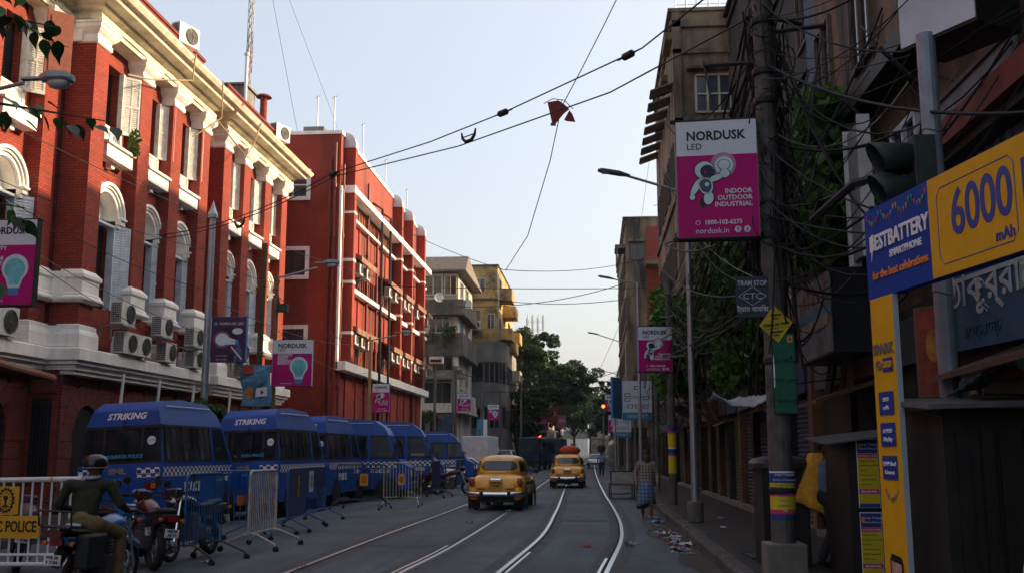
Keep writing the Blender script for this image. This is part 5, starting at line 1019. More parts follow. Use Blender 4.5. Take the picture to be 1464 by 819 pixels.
def nordusk(loc, rz, w_, h, label, kind='astro', th=.16, group='pink and white bulb advertisement boxes', edge=None):
    t = empty('advert_box', loc, rz, label, 'sign', group); m = MB(); m.box(-w_ / 2, w_ / 2, 0, th, 0, h); m.build('case', edge or sign_edge, t)
    m = MB()
    for a, c, e, g in ((-w_ / 2 - .012, w_ / 2 + .012, -.015, .0), (-w_ / 2 - .012, w_ / 2 + .012, h, h + .015)): m.box(a, c, -.012, th + .01, e, g)
    m.build('trim', black, t)
    f = -.004
    decal(t, [(-w_ / 2 + .006, h * .70), (w_ / 2 - .006, h * .70), (w_ / 2 - .006, h - .006), (-w_ / 2 + .006, h - .006)], sign_w, f, 'white_panel'); decal(t, [(-w_ / 2 + .006, .006), (w_ / 2 - .006, .006), (w_ / 2 - .006, h * .70), (-w_ / 2 + .006, h * .70)], magenta, f, 'magenta_panel')
    k = w_ / 1.03; x = -w_ * .37; f = -.008
    text('NORDUSK', .165 * k, ink, t, (x, f, h * .865), align='LEFT', bold=.005 * k, sx=.95); text('LED', .115 * k, ink, t, (x, f, h * .775), align='LEFT')
    if kind == 'astro':
        astronaut(t, .82 * k, -.05 * k, h * .47, f); 
        for i, s_ in enumerate(('INDOOR', 'OUTDOOR', 'INDUSTRIAL')): text(s_, .085 * k, sign_w, t, (w_ * .42, f, h * .385 - i * .055 * h), align='RIGHT', bold=.002 * k)
        text('1800-102-6275', .078 * k, sign_w, t, (.06 * k, f, h * .125), bold=.002 * k); text('nordusk.in', .10 * k, sign_w, t, (-.08 * k, f, h * .055)); decal(t, ell(-.26 * k, h * .125, .03 * k, .03 * k), sign_w, f, 'phone_icon'); decal(t, ell(-.26 * k, h * .125, .022 * k, .022 * k), magenta, f - .004, 'phone_icon')
        for i, c in enumerate('ft'): decal(t, ell((.24 + i * .115) * k, h * .062, .042 * k, .042 * k), sign_w, f, 'round_icon'); text(c, .07 * k, magenta, t, ((.24 + i * .115) * k, f - .006, h * .062), bold=.003)
    else:
        bulb(t, w_ * (.17 if kind == 'bulb' else .0), h * .43, w_ * (.23 if kind == 'bulb' else .3), f)
        if kind == 'bulb':
            for i, s_ in enumerate(('QUALITY', 'RIGHT', 'ROSHNI', 'BRIGHT')): text(s_, .092 * k, sign_w, t, (x, f, h * .66 - i * .058 * h), align='LEFT', bold=.003 * k)
            text('1800-102-6275', .05 * k, sign_w, t, (-.15 * k, f, h * .05))
    return t
def pole(name, x, y, z0, z1, r0, r1, mat, label, cat='pole', base=None, group=None, lean=(0, 0), cap=False):
    t = empty(name, (x, y, z0), 0, label, cat, group); m = MB(); m.tube([(0, 0, 0), (lean[0], lean[1], z1 - z0)], [r0, r1], 14); m.build('shaft', mat, t, smooth=False)
    if base: m = MB(); m.lathe([(base[0], 0), (base[0], base[1] - .03), (base[0] - .03, base[1])], n=16) if base[0] < .2 else m.box(-base[0], base[0], -base[0], base[0], 0, base[1]); m.build('base', base[2], t, bevel=.02)
    if cap: m = MB(); m.lathe([(r1 * 1.7, 0), (r1 * 1.7, .12), (r1 * .9, .3), (0, .6)], (lean[0], lean[1], z1 - z0), 12); m.build('finial', mat, t)
    return t
lamp_grey = M('lamp_casing', (.20, .22, .25), .45, .2, var=.1); lamp_glass = M('lamp_glass', (.40, .42, .42), .2, var=.1)
def lamp_head(t, tip, dirn, L=.75, big=True):      # housing whose far end is at tip, pointing along dirn (unit x sign)
    x, y, z = tip; s_ = dirn
    m = MB(); rings = []
    for u, hw_, zt, zb in ((0, .07, .06, .05), (.12, .15, .11, .05), (.45, .16, .13, .05), (.62, .08, .08, .03), (.66, .06, .05, -.01), (1.0, .055, .045, -.04)):
        rings.append([(x - s_ * u * L, y - hw_, z - zb * 0), (x - s_ * u * L, y - hw_ * .7, z + zt), (x - s_ * u * L, y + hw_ * .7, z + zt), (x - s_ * u * L, y + hw_, z), (x - s_ * u * L, y + hw_ * .8, z - zb), (x - s_ * u * L, y - hw_ * .8, z - zb)])
    m.loft(rings); m.build('lamp_housing', lamp_grey, t)
    if big: m = MB(); m.loft([ring(x - s_ * .28 * L, y, z - d, .22 * L * k, .125 * k, 3, 16) for d, k in ((.04, 1), (.10, .95), (.16, .7), (.18, .3))]); m.build('lamp_bowl', lamp_glass, t, smooth=True)
# --- near left lamp post with bulb sign (pole stands just outside the view)
t = pole('street_lamp', -10.9, 16.5, GZ(-10.9), 8.1, .09, .06, steel, 'grey street lamp with boxy head at upper left over bulb sign', 'lamp'); m = MB(); m.tube([(0, 0, 8.1), (.35, -.1, 8.2), (.98, -.2, 8.28)], .035, 8); m.build('arm', steel, t); lamp_head(t, (1.88, -.2, 8.33), 1, .95)
nordusk((-9.99, 16.3, 4.12), R(0), 1.03, 1.48, 'pink bulb sign cut off by the left edge of view', 'bulb', edge=black)
# --- poles by the vans
pole('steel_pole', -12.35, 31.5, -.1, 9.2, .13, .10, steel, 'silver pole with pointed finial before brick building', cap=True)
t = empty('advert_box', (-11.53, 31.2, 4.47), R(4), 'dark purple bulb advertisement box on the silver pole', 'sign', 'pink and white bulb advertisement boxes'); m = MB(); m.box(-.56, .56, 0, .2, 0, 1.45); m.build('case', sign_edge, t); decal(t, [(-.55, .01), (.55, .01), (.55, 1.44), (-.55, 1.44)], M('dark_purple', (.045, .008, .06), .5, var=.8, scale=1.6), -.003, 'dark_panel')
decal(t, ell(-.2, .72, .28, .27), M('purple_glow', (.25, .06, .24), .5, var=.2), -.005, 'glow_print'); decal(t, ell(-.2, .72, .21, .2), pale, -.008, 'bulb_print'); decal(t, [(-.05, .8), (.22, .72), (.22, .56), (-.08, .56)], pale, -.009, 'bulb_neck'); decal(t, ell(.28, .98, .17, .1), pale, -.007, 'bulb_print'); decal(t, [(.22, .72), (.33, .70), (.33, .57), (.22, .56)], sign_edge, -.008, 'bulb_cap')
text('NORDUSK LED', .115, sign_w, t, (.08, -.006, 1.22)); decal(t, ell(-.42, 1.22, .06, .06), sign_edge, -.006, 'round_icon')
for P in (ell(.33, .5, .06, .07), ell(.33, .32, .11, .16), ell(.24, .1, .05, .12), ell(.42, .1, .05, .12)): decal(t, P, M('figure_blue', (.05, .12, .22), .5, var=.3, scale=12), -.007, 'figure_print')
decal(t, [(.08, .48), (.12, .5), (.46, .1), (.42, .08)], sign_w, -.011, 'figure_staff'); text('1800 102 6275', .06, sign_w, t, (-.2, -.006, .08)); text('www.nordusk.in', .055, sign_w, t, (-.2, -.006, .2))
pole('wooden_pole', -12.2, 36.1, -.1, 9.3, .12, .10, M('mossy_wood', (.085, .07, .035), .9, var=.3, scale=4), 'dark mossy wooden pole left of the bulb sign', lean=(.1, 0))
t = pole('street_lamp', -11.75, 36.6, -.1, 8.2, .10, .07, M('rusty_post', (.20, .15, .10), .7, .2, var=.35, scale=4), 'rusty street lamp post with long arm before red annex corner', 'lamp'); m = MB(); m.tube([(0, 0, 8.2), (.3, 0, 8.25), (1.5, 0, 8.55)], .04, 6); m.build('arm', steel, t); lamp_head(t, (2.35, 0, 8.72), 1, .95)
m = MB(); m.box(.05, .45, -.15, .1, 6.9, 7.2); m.tube([(.1, 0, 7.2), (.0, 0, 7.7), (.05, 0, 8.1)], .05, 6); m.build('junction_box', M('green_box', (.03, .05, .045), .7), t)
nordusk((-10.98, 36.3, 4.05), R(3), 1.46, 1.68, 'pink bulb sign on post in front of the red annex corner', 'bulb', edge=sign_w)
t = empty('hanging_banner', (-11.45, 33.8, 3.2), R(5), 'small blue city picture banner hanging beside the wooden pole', 'banner'); m = MB(); m.add([(-.5 + .06 * math.sin(j * 1.3) + i * .5, .05 * math.sin(i * 2 + j), j * .28) for j in range(6) for i in range(3)], [(j * 3 + i, j * 3 + i + 1, j * 3 + i + 4, j * 3 + i + 3) for j in range(5) for i in range(2)]); o = m.build('cloth', M('banner_blue', (.10, .24, .38), .7, var=.7, scale=2.2), t); q = o.modifiers.new('s', 'SOLIDIFY'); q.thickness = .01
decal(t, [(-.44, 1.08), (-.1, 1.10), (-.1, 1.36), (-.44, 1.34)], M('print_red', (.55, .06, .02), .6, var=.2), -.07, 'red_corner'); decal(t, ell(-.2, .45, .14, .2), M('print_orange', (.6, .2, .03), .6, var=.4, scale=9), -.07, 'orange_print'); decal(t, [(0, .3), (.4, .35), (.38, .65), (.02, .6)], decal_w, -.07, 'white_print'); decal(t, [(.18, .38), (.3, .47), (.18, .56)], magenta, -.075, 'pink_print')
# --- post by the annex
t = pole('street_lamp', -11.15, 50, -.1, 7.4, .09, .07, M('yellowed_post', (.35, .24, .10), .7, var=.3), 'yellowed lamp post with arm in front of red annex', 'lamp'); m = MB(); m.tube([(0, 0, 7.3), (1.3, 0, 7.55)], .035, 6); m.build('arm', steel, t); lamp_head(t, (2.1, 0, 7.68), 1, .85)
nordusk((-10.52, 49.8, 3.6), 0, .85, 1.42, 'red pink bulb sign on yellowed lamp post before the annex', 'astro')
for x, y, h, lb in ((-11.3, 72, 8.0, 'dark pole with camera box before the sooty flats'), (-10.35, 76, 7.7, 'dark pole with lamp arm before the sooty flats'), (-10.7, 77, 7.5, 'thin dark pole beside the small pink sign'), (-9.3, 84, 6.8, 'dark pole left of the farther small pink sign'), (-8.1, 88, 7.0, 'dark pole right of the farther small pink sign'), (-7.0, 98, 9, 'tall thin pole at edge of the street trees')): pole('utility_pole', x, y, -.05, h, .11, .09, concrete, lb, group='poles along the far left pavement')
t = empty('camera_box', (-11.2, 71.8, 7.9), 0, 'white box on top of dark pole before the sooty flats', 'box'); m = MB(); m.box(-.5, .5, -.2, .3, 0, .5); m.build('casing', white_p, t, bevel=.04); m = MB(); m.box(-.4, .4, -.23, -.2, .1, .3); m.build('window', glass_dark, t)
nordusk((-9.68, 75.7, 4.7), R(4), .98, 1.3, 'small pink sign in front of the sooty flats, nearer of two', 'astro'); nordusk((-8.28, 83.8, 4.28), R(3), .92, 1.25, 'small pink sign farther along, right of the nearer one', 'bulb')
t = empty('poster_panel', (-10.8, 73.5, 3.1), R(8), 'dark hanging poster with red corner below the small pink sign', 'poster'); m = MB(); m.box(-.5, .5, 0, .05, 0, 1.3); m.build('panel', M('poster_dark', (.05, .09, .13), .6, var=.8, scale=3), t); decal(t, [(-.45, 1.0), (-.15, 1.0), (-.15, 1.25), (-.45, 1.25)], M('print_red', (.5, .05, .02)), -.003, 'red_corner')
t = empty('poster_panel', (-9.0, 82, 2.9), R(4), 'blue white hanging poster under the farther small pink sign', 'poster'); m = MB(); m.box(-.45, .45, 0, .05, 0, 1.4); m.build('panel', M('poster_teal', (.06, .20, .30), .6, var=.7, scale=3), t); decal(t, [(.1, .05), (.4, .05), (.4, 1.35), (.1, 1.35)], decal_w, -.003, 'white_strip')
# far hoardings around the signal
for i, (x, y, z, w_, h, c, lb) in enumerate([(-8.6, 110, 3.0, 2.6, 2.2, (.012, .03, .09), 'dark blue shop hoarding behind the navy bus'), (-6.2, 122, 4.2, 1.4, 1.9, (.30, .01, .13), 'far pink hoarding at left of the red signal'), (-5.1, 124, 5.2, 1.5, 1.9, (.28, .05, .03), 'far red hoarding right above the red signal'), (-4.0, 126, 4.6, 1.1, 1.6, (.35, .12, .22), 'far pale pink hoarding right of the red signal')]):
    t = empty('hoarding', (x, y, z), 0, lb, 'sign', 'far hoardings'); m = MB(); m.box(-w_ / 2, w_ / 2, 0, .15, 0, h); m.build('panel', M('hoard%d' % i, c, .6, var=.3, scale=3), t); m = MB(); m.box(-.05, .05, .05, .12, -z, 0); m.build('post', steel, t); text('LED' if i else 'BWL', h * .3, decal_w, t, (0, -.01, h * .55))
red_glow = M('signal_red', (.8, .03, .01), .4, var=0, emit=((1, .06, .01), 6.))
for x, y, z, lb in ((-6.3, 118, 3.55, 'traffic signal showing red on the left below far hoardings'), (.95, 105, 6.3, 'traffic signal showing red hanging on the far right side')):
    t = empty('traffic_signal', (x, y, 0), 0, lb, 'traffic light', 'far traffic signals'); m = MB(); m.cyl((0, .2, 0), (0, .2, z - .4), .08); m.build('post', steel, t); m = MB(); m.box(-.2, .2, 0, .25, z - .9, z + .3); m.build('case', black, t); m = MB(); m.lathe([(.17, -.02), (.17, 0)], (0, 0, z), 16, ax=1); m.build('red_lamp', red_glow, t)
    for dz in (-.35, -.68): m = MB(); m.lathe([(.13, -.012), (.13, 0)], (0, 0, z + dz), 12, ax=1); m.build('dark_lamp', glass_dark, t)

# ================================================================== right kerb poles and signs
pole_c = M('tram_pole_grey', (.10, .095, .09), .75, var=.25, scale=4, dirt=(.035, .03, .028), damt=.6, dscale=3)
PX, PY = 2.3, 13.0
t = pole('tram_pole', PX, PY, .15, 9.2, .15, .12, pole_c, 'big grey tram pole by right kerb carrying signs and tangled cables', 'pole', base=(.24, .42, concrete))
for z in (1.0, 2.6, 4.2, 6.0, 6.4, 7.1): m = MB(); m.lathe([(.155, 0), (.165, .02), (.165, .07), (.155, .09)], (0, 0, z), 14); m.build('clamp', black, t)
for z, ang in ((7.0, 0), (7.25, 40), (6.6, 160)): m = MB(); m.tube([(0, 0, z), (.8 * math.cos(R(ang)), .8 * math.sin(R(ang)), z + .08)], .03, 6); m.build('bracket', black, t)
poster_y = M('poster_yellow', (.52, .42, .01), .6, var=.15); poster_b = M('poster_blue', (.015, .04, .22), .6, var=.1); poster_p = M('poster_pink', (.5, .03, .12), .6, var=.1)
def wrap(x, y, z0, bands, r, label):
    t = empty('pole_poster', (x, y, z0), 0, label, 'poster', 'posters wrapped round poles'); z = 0
    for h, mt in bands:
        m = MB(); n = 10; A_ = [R(190 + 160 * i / n) for i in range(n + 1)]; m.add([(r * math.cos(a), r * math.sin(a), z + dz) for dz in (0, h) for a in A_], [(i, i + 1, n + 2 + i, n + 1 + i) for i in range(n)]); m.build('band', mt, t); z += h
    return t
rowb = [(.06, poster_b), (.05, poster_p), (.16, poster_y), (.04, poster_p), (.12, poster_y), (.12, poster_b), (.02, decal_w)]
t = wrap(PX + .005, PY, .86, rowb, .156, 'yellow and blue coaching poster wrapped round the big tram pole')
for i in range(8): text(['Gorgeo Telegraph', 'Institute of Accounts', 'Certified Course', 'Computer', 'Modern Office', 'Accounts', 'ADMISSION', 'Call'][i], .032, poster_b if 1 < i < 7 else decal_w, t, (0, -.162, .53 - i * .062), ext=.001)
for i, (dx, z) in enumerate(((-.62, 5.95), (-.62, 4.36))): m = MB(); m.box(-1.25, .1, -.02, .03, z - .15 - .02, z - .15 + .02); m.build('sign_bracket', black, bpy.data.objects['tram_pole'])
nordusk((1.62, 12.84, 4.36), R(-5), 1.03, 1.55, 'large pink astronaut bulb sign on the big tram pole', 'astro', edge=M('edge_grey', (.22, .24, .26), .5, .3))
t = empty('tram_stop_sign', (2.02, 12.9, 3.34), R(-3), 'dark blue tram stop plate on the big tram pole', 'sign'); m = MB(); m.box(-.2, .2, 0, .02, 0, .52); m.build('plate', M('plate_navy', (.010, .022, .05), .5, var=.3, scale=6), t, bevel=.004); pw = M('enamel_white', (.42, .46, .5), .5, var=.2, scale=9)
text('TRAM STOP', .088, pw, t, (0, -.004, .43), sx=.78, bold=.002); text('CTC', .11, pw, t, (0, -.004, .265), sx=1.1); text('ট্রাম থামিবে', .085, pw, t, (0, -.004, .10), sx=.9, bold=.0015)
m = MB(); P = [(0, .39), (.17, .27), (0, .15), (-.17, .27)]
for i in range(4): a, c = P[i], P[(i + 1) % 4]; m.cyl((a[0], -.003, a[1]), (c[0], -.003, c[1]), .004, n=4)
m.build('diamond_outline', pw, t)
t = empty('diamond_sign', (2.28, 12.80, 3.24), 0, 'yellow diamond shipping advertisement on the big tram pole', 'sign'); m = MB(); m.prism([(-.205, -.02), (.02, -.235), (.205, .02), (-.02, .235)], 1, 0, .012); m.build('plate', M('diamond_yellow', (.48, .36, .012), .6, var=.15, scale=8), t); text('China to India', .062, ink, t, (0, -.004, 0), (R(90), R(-8), 0), bold=.0015, sx=.92)
for s_, dz, z in (('Shipment', .036, .115), ('From', .03, .07), ('8820448830', .034, -.10), ('Rahul', .03, -.14)): text(s_, dz, ink, t, (0, -.004, z), (R(90), R(-8), 0), bold=.001)
m = MB(); m.box(-.15, .15, -.003, 0, -.055, -.05); m.build('rule', ink, t, rot=(0, R(-8), 0))
t = empty('green_sign', (2.36, 12.82, 2.14), R(2), 'long green Urdu sign board hanging low on the tram pole', 'sign'); m = MB(); m.box(-.135, .135, 0, .018, 0, .98); m.build('plate', M('urdu_green', (.008, .10, .055), .55, var=.25, scale=6), t); m = MB()
for a, c, e, g in ((-.145, -.135, 0, .98), (.135, .145, 0, .98), (-.145, .145, -.01, 0)): m.box(a, c, -.004, .02, e, g)
m.build('frame', black, t)
for s_, z in (('نماز ہوگی', .66), ('بہتر سفر', .42), ('کا مفت جج', .16)): text(s_, .085, ink, t, (0, -.003, z), sx=.8)
decal(t, [(.05, .87), (.115, .87), (.115, .95), (.05, .95)], M('sticker_yellow', (.5, .35, .02), .6), -.002, 'sticker'); decal(t, ell(.083, .91, .022, .022), poster_p, -.005, 'sticker_dot'); decal(t, [(-.134, .3), (-.12, .32), (-.115, .55), (-.128, .72), (-.134, .7)], decal_w, -.002, 'torn_edge')
# lamp posts on the right pavement
for i, (x, y, zt, tipx, tz, lb) in enumerate([(2.2, 23.1, 7.65, .16, 8.05, 'nearest slim steel street lamp post on right pavement'), (2.05, 46, 9.3, .26, 9.5, 'second steel street lamp post on right pavement'), (2.1, 66, 8.7, -.36, 9.25, 'third steel street lamp post on right pavement'), (2.1, 92, 8.7, -.2, 9.0, 'fourth small steel street lamp post on right')]):
    t = pole('street_lamp', x, y, .15, zt, .085, .055, steel, lb, 'lamp', base=(.18, .45, concrete), group='steel lamp posts on right pavement'); m = MB(); m.tube([(0, 0, zt - .4), (-.25, 0, zt - .15), (tipx - x + .62, 0, tz - .165)], .032, 6); m.build('arm', steel, t)
    h = MB(); a = tipx - x; h.loft([[(a + u, -wd, tz - .15 + dz), (a + u, wd, tz - .15 + dz), (a + u, wd * .8, tz - .15 + dz + th), (a + u, -wd * .8, tz - .15 + dz + th)] for u, wd, dz, th in ((0, .08, .10, .03), (.1, .13, .07, .07), (.5, .12, -.01, .08), (.75, .04, -.06, .05))]); h.build('lamp_head', M('led_lamp_dark', (.05, .055, .065), .5, .3, var=.1), t)
    m = MB(); m.box(a + .1, a + .45, -.09, .09, tz - .11, tz - .10); m.build('lens', lamp_glass, t, rot=(0, 0, 0))
pc = [(2.3, 30.8, 6.8, .12, 'dark pole with yellow poster behind the slim lamp post'), (2.45, 40.5, 7.2, .10, 'dark cable pole left of the man in checked shirt'), (2.65, 47.2, 6.5, .10, 'grey pole holding the larger blue white board sign'), (2.3, 58.2, 6.0, .10, 'grey pole holding the smaller blue white board sign'), (2.4, 70, 6.5, .10, 'farther dark pole on right pavement')]
for x, y, h, r, lb in pc: pole('utility_pole', x, y, .15, h, r, r * .85, pole_c, lb, group='cable poles on right pavement')
t = wrap(2.3, 30.8, 1.05, [(.5, poster_y), (.05, poster_p), (.16, poster_b), (.03, decal_w), (.42, poster_y), (.08, poster_p), (.14, poster_b)], .124, 'yellow and blue poster on the dark pole beyond the lamp post')
nordusk((1.86, 30.6, 4.04), R(6), 1.02, 1.35, 'second pink astronaut bulb sign, in front of the creeper', 'astro', th=.28)
vw = M('vanart_white', (.50, .56, .62), .5, var=.08); vb = M('vanart_blue', (.03, .17, .30), .5, var=.1)
for x, y, z, w_, h, lb in ((1.98, 47, 3.1, 1.35, 1.8, 'larger white and blue framed picture shop board'), (1.56, 58, 2.48, 1.05, 1.5, 'smaller white and blue framed picture shop board behind')):
    t = empty('shop_board', (x, y, z), R(4), lb, 'sign', 'white and blue shop boards'); m = MB(); m.box(-w_ / 2, w_ / 2, 0, .12, 0, h); m.build('case', sign_edge, t); decal(t, [(-w_ / 2 + .01, h * .2), (w_ / 2 - .01, h * .2), (w_ / 2 - .01, h - .01), (-w_ / 2 + .01, h - .01)], vw, -.004, 'white_panel'); decal(t, [(-w_ / 2 + .01, .01), (w_ / 2 - .01, .01), (w_ / 2 - .01, h * .2), (-w_ / 2 + .01, h * .2)], vb, -.004, 'blue_panel'); text('VANART', .2 * w_ / 1.35, vw, t, (0, -.009, h * .1), sx=1.2); text('VANART', .17 * w_ / 1.35, M('vanart_sky', (.08, .36, .55), .5, var=0), t, (.03, -.009, h * .58), bold=.004)
    for fx, fz in ((-.33, .64), (-.33, .52), (.0, .82), (-.25, .35), (.02, .35), (.28, .35), (.3, .56)):
        a = w_ * .1; q = h * .045; decal(t, [(fx * w_ - a, fz * h - q), (fx * w_ + a, fz * h - q), (fx * w_ + a, fz * h + q), (fx * w_ - a, fz * h + q)], ink, -.008, 'frame_print'); decal(t, [(fx * w_ - a * .75, fz * h - q * .65), (fx * w_ + a * .75, fz * h - q * .65), (fx * w_ + a * .75, fz * h + q * .65), (fx * w_ - a * .75, fz * h + q * .65)], vw, -.011, 'frame_inside')
t = empty('blue_board', (1.15, 50.5, 3.3), R(70), 'plain blue board seen edge on behind the framed picture boards', 'sign'); m = MB(); m.box(-.7, .7, 0, .1, 0, 2.0); m.build('panel', sign_edge, t); m = MB(); m.box(-.04, .04, .1, .16, -3.1, 2); m.build('post', steel, t)
nordusk((1.07, 62, 4.1), R(3), .8, 1.0, 'small far pink sign on the right before the red signal', 'astro'); nordusk((1.35, 68, 3.0), R(3), .8, 1.1, 'lowest far pink sign half hidden by the smaller board', 'astro')
# --- yellow and blue banner gate
gold = M('gate_yellow', (.66, .35, .010), .6, spec=.15, var=.06, scale=6); gblue = M('gate_blue', (.004, .045, .30), .6, spec=.15, var=.08, scale=4); gb2 = M('gate_navy_print', (.008, .035, .27), .5, var=0); orange = M('print_orange2', (.75, .22, .04), .5, var=0)
t = empty('banner_gate', (2.49, 9.3, .15), R(-79), 'yellow and blue smartphone banner gate at right pavement edge', 'banner gate')
m = MB(); m.box(0, 3.2, 0, .10, 2.86, 3.67); m.build('header', gblue, t); decal(t, [(1.13, 2.865), (3.19, 2.865), (3.19, 3.665), (1.13, 3.665)], gold, -.002, 'yellow_panel')
m = MB(); m.box(.02, .44, .0, .04, 0, 2.86); m.build('leg', gold, t, loc=(0, -.0, 0)); m = MB(); m.box(.44, .446, -.004, .044, 0, 2.86); m.build('leg_edge', M('pale_edge', (.35, .4, .45), .5, var=.1), t); m = MB(); m.box(2.33, 2.76, 0, .08, 0, 2.86); m.build('leg', gblue, t)
f = -.006
text('BESTBATTERY', .19, decal_w, t, (.60, f, 3.34), sx=.86, bold=.005); text('SMARTPHONE', .085, decal_w, t, (.72, f, 3.20), bold=.002); text('for the best celebrations', .105, orange, t, (.60, f, 3.055), bold=.002, sx=.92); decal(t, [(.13, 3.43), (.17, 3.43), (.15, 3.34), (.17, 3.34), (.11, 3.19), (.12, 3.30), (.10, 3.30)], decal_w, f, 'bolt_print')
text('6000', .50, gb2, t, (1.85, f, 3.30), sx=.80, bold=.007); text('mAh', .12, gb2, t, (2.13, f, 3.02), bold=.003); m = MB()
P = [(1.32, 2.95), (2.22, 2.95), (2.28, 3.01), (2.28, 3.50), (2.22, 3.56), (1.32, 3.56), (1.26, 3.50), (1.26, 3.01)]; m.tube([(a, -.004, c) for a, c in P], .006, 4, closed=True); m.build('outline_print', gb2, t); text('I', .42, gb2, t, (2.40, f, 3.32), bold=.012); text('T', .16, gb2, t, (2.5, f, 3.58), bold=.004); text('hours', .3, gb2, t, (2.9, f, 3.3))
fl = [M('flag%d' % i, c, .6, var=0) for i, c in enumerate([(.6, .03, .02), (.05, .25, .5), (.6, .25, .02), (.04, .3, .08)])]
for k in range(4):
    for i in range(6):
        u = i / 5; x = .05 + k * .27 + u * .22; z = 3.62 - .07 * 4 * u * (1 - u); decal(t, [(x, z), (x + .032, z), (x + .016, z - .055)], fl[(i + k) % 4], f, 'flag_print')
text('SPARK', .13, M('spark_ink', (.16, .13, .12), .5, var=0), t, (.22, f, 2.40), bold=.003); text('Go', .12, M('spark_ink', (.1, .1, .1)), t, (.15, f, 2.26), bold=.003); decal(t, [(.21, 2.20), (.38, 2.20), (.38, 2.32), (.21, 2.32)], gb2, f, 'tag_print'); text('2020', .075, gold, t, (.295, f - .006, 2.26), bold=.002)
for z, a, c in ((1.93, '5000', 'mAh'), (1.66, 'v2 FHD', 'Display'), (1.38, '13MP Dual', 'Camera')): decal(t, [(.10, z - .1), (.36, z - .1), (.36, z + .1), (.10, z + .1)], gb2, f, 'tag_print'); text(a, .052, decal_w, t, (.23, f - .006, z + .03)); text(c, .052, decal_w, t, (.23, f - .006, z - .04))
for i in range(7): u = i / 6; x = .12 + u * .2; z = 1.2 - .12 * 4 * u * (1 - u) * .6; decal(t, [(x, z), (x + .03, z), (x + .015, z - .05)], fl[i % 4], f, 'flag_print')
decal(t, [(.14, .1), (.36, .1), (.36, .58), (.33, .64), (.17, .66), (.14, .6)], ink, f, 'phone_print'); decal(t, [(.165, .1), (.335, .1), (.335, .58), (.165, .6)], M('face_pale', (.42, .24, .20), .6, var=.7, scale=7), f - .003, 'phone_screen_print')
# --- traffic signal with its back to us, on a thick pole carrying a box sign
TX, TY = 3.33, 9.85
t = pole('signal_pole', TX, TY, .15, 5.75, .09, .09, M('pole_blue_grey', (.22, .26, .31), .5, .3, var=.2, scale=5), 'thick grey steel pole behind banner carrying box sign', 'pole'); m = MB()
for z in (3.0, 3.9, 4.6): m.tube([(.088 * math.cos(2 * PI * i / 14), .088 * math.sin(2 * PI * i / 14), z + .02 * math.sin(i)) for i in range(14)], .012, 5, closed=True)
m.build('wire_binding', grey_wire, t)
t = empty('box_sign', (TX + .1, TY - .1, 5.68), R(-58), 'blank pale box sign on top of the thick pole', 'sign'); m = MB(); m.box(-.45, .45, -.02, .62, 0, 1.5); m.build('case', black, t); m = MB(); m.box(-.44, .44, -.035, -.02, .03, 1.48); m.build('face', M('pale_face', (.45, .52, .60), .5, var=.08), t)
t = empty('traffic_signal', (TX, TY, 3.66), 0, 'dark green traffic signal with deep round hoods beside the thick pole', 'traffic light'); t.scale = (.88, .88, .88); t.location.z += .1; sg = M('signal_green_black', (.02, .032, .03), .6, var=.3, scale=8); m = MB(); m.box(-.26, -.02, -.17, .17, -.1, 1.05); m.build('case', sg, t, bevel=.02)
for i, z in enumerate((.82, .45, .1)):
    m = MB(); n = 16
    v = []
    for u, rr, cut in ((0, .175, 0), (.30, .185, 0), (.46, .188, 1)):
        for j in range(n + 1): q = R(-65 + 310 * j / n); v.append((-.26 - u + (.10 * (1 - math.sin(q)) if cut else 0), rr * math.cos(q), z + rr * math.sin(q)))
    m.add(v, [(k * (n + 1) + j, k * (n + 1) + j + 1, (k + 1) * (n + 1) + j + 1, (k + 1) * (n + 1) + j) for k in range(2) for j in range(n)]); o = m.build('hood', sg, t, smooth=True); q = o.modifiers.new('s', 'SOLIDIFY'); q.thickness = .008
    m = MB(); m.lathe([(.165, -.012), (.165, 0)], (-.262, 0, z), 18, ax=0); m.build('lens', glass_dark, t)
m = MB(); m.box(-.05, .05, -.03, .03, 1.05, 1.12); m.tube([(0, 0, 1.1), (.15, 0, 1.15)], .02, 5); m.tube([(-.2, .1, .75), (-.75, .5, .68), (-1.0, 1.6, .5)], .05, 6); m.build('bracket', black, t)
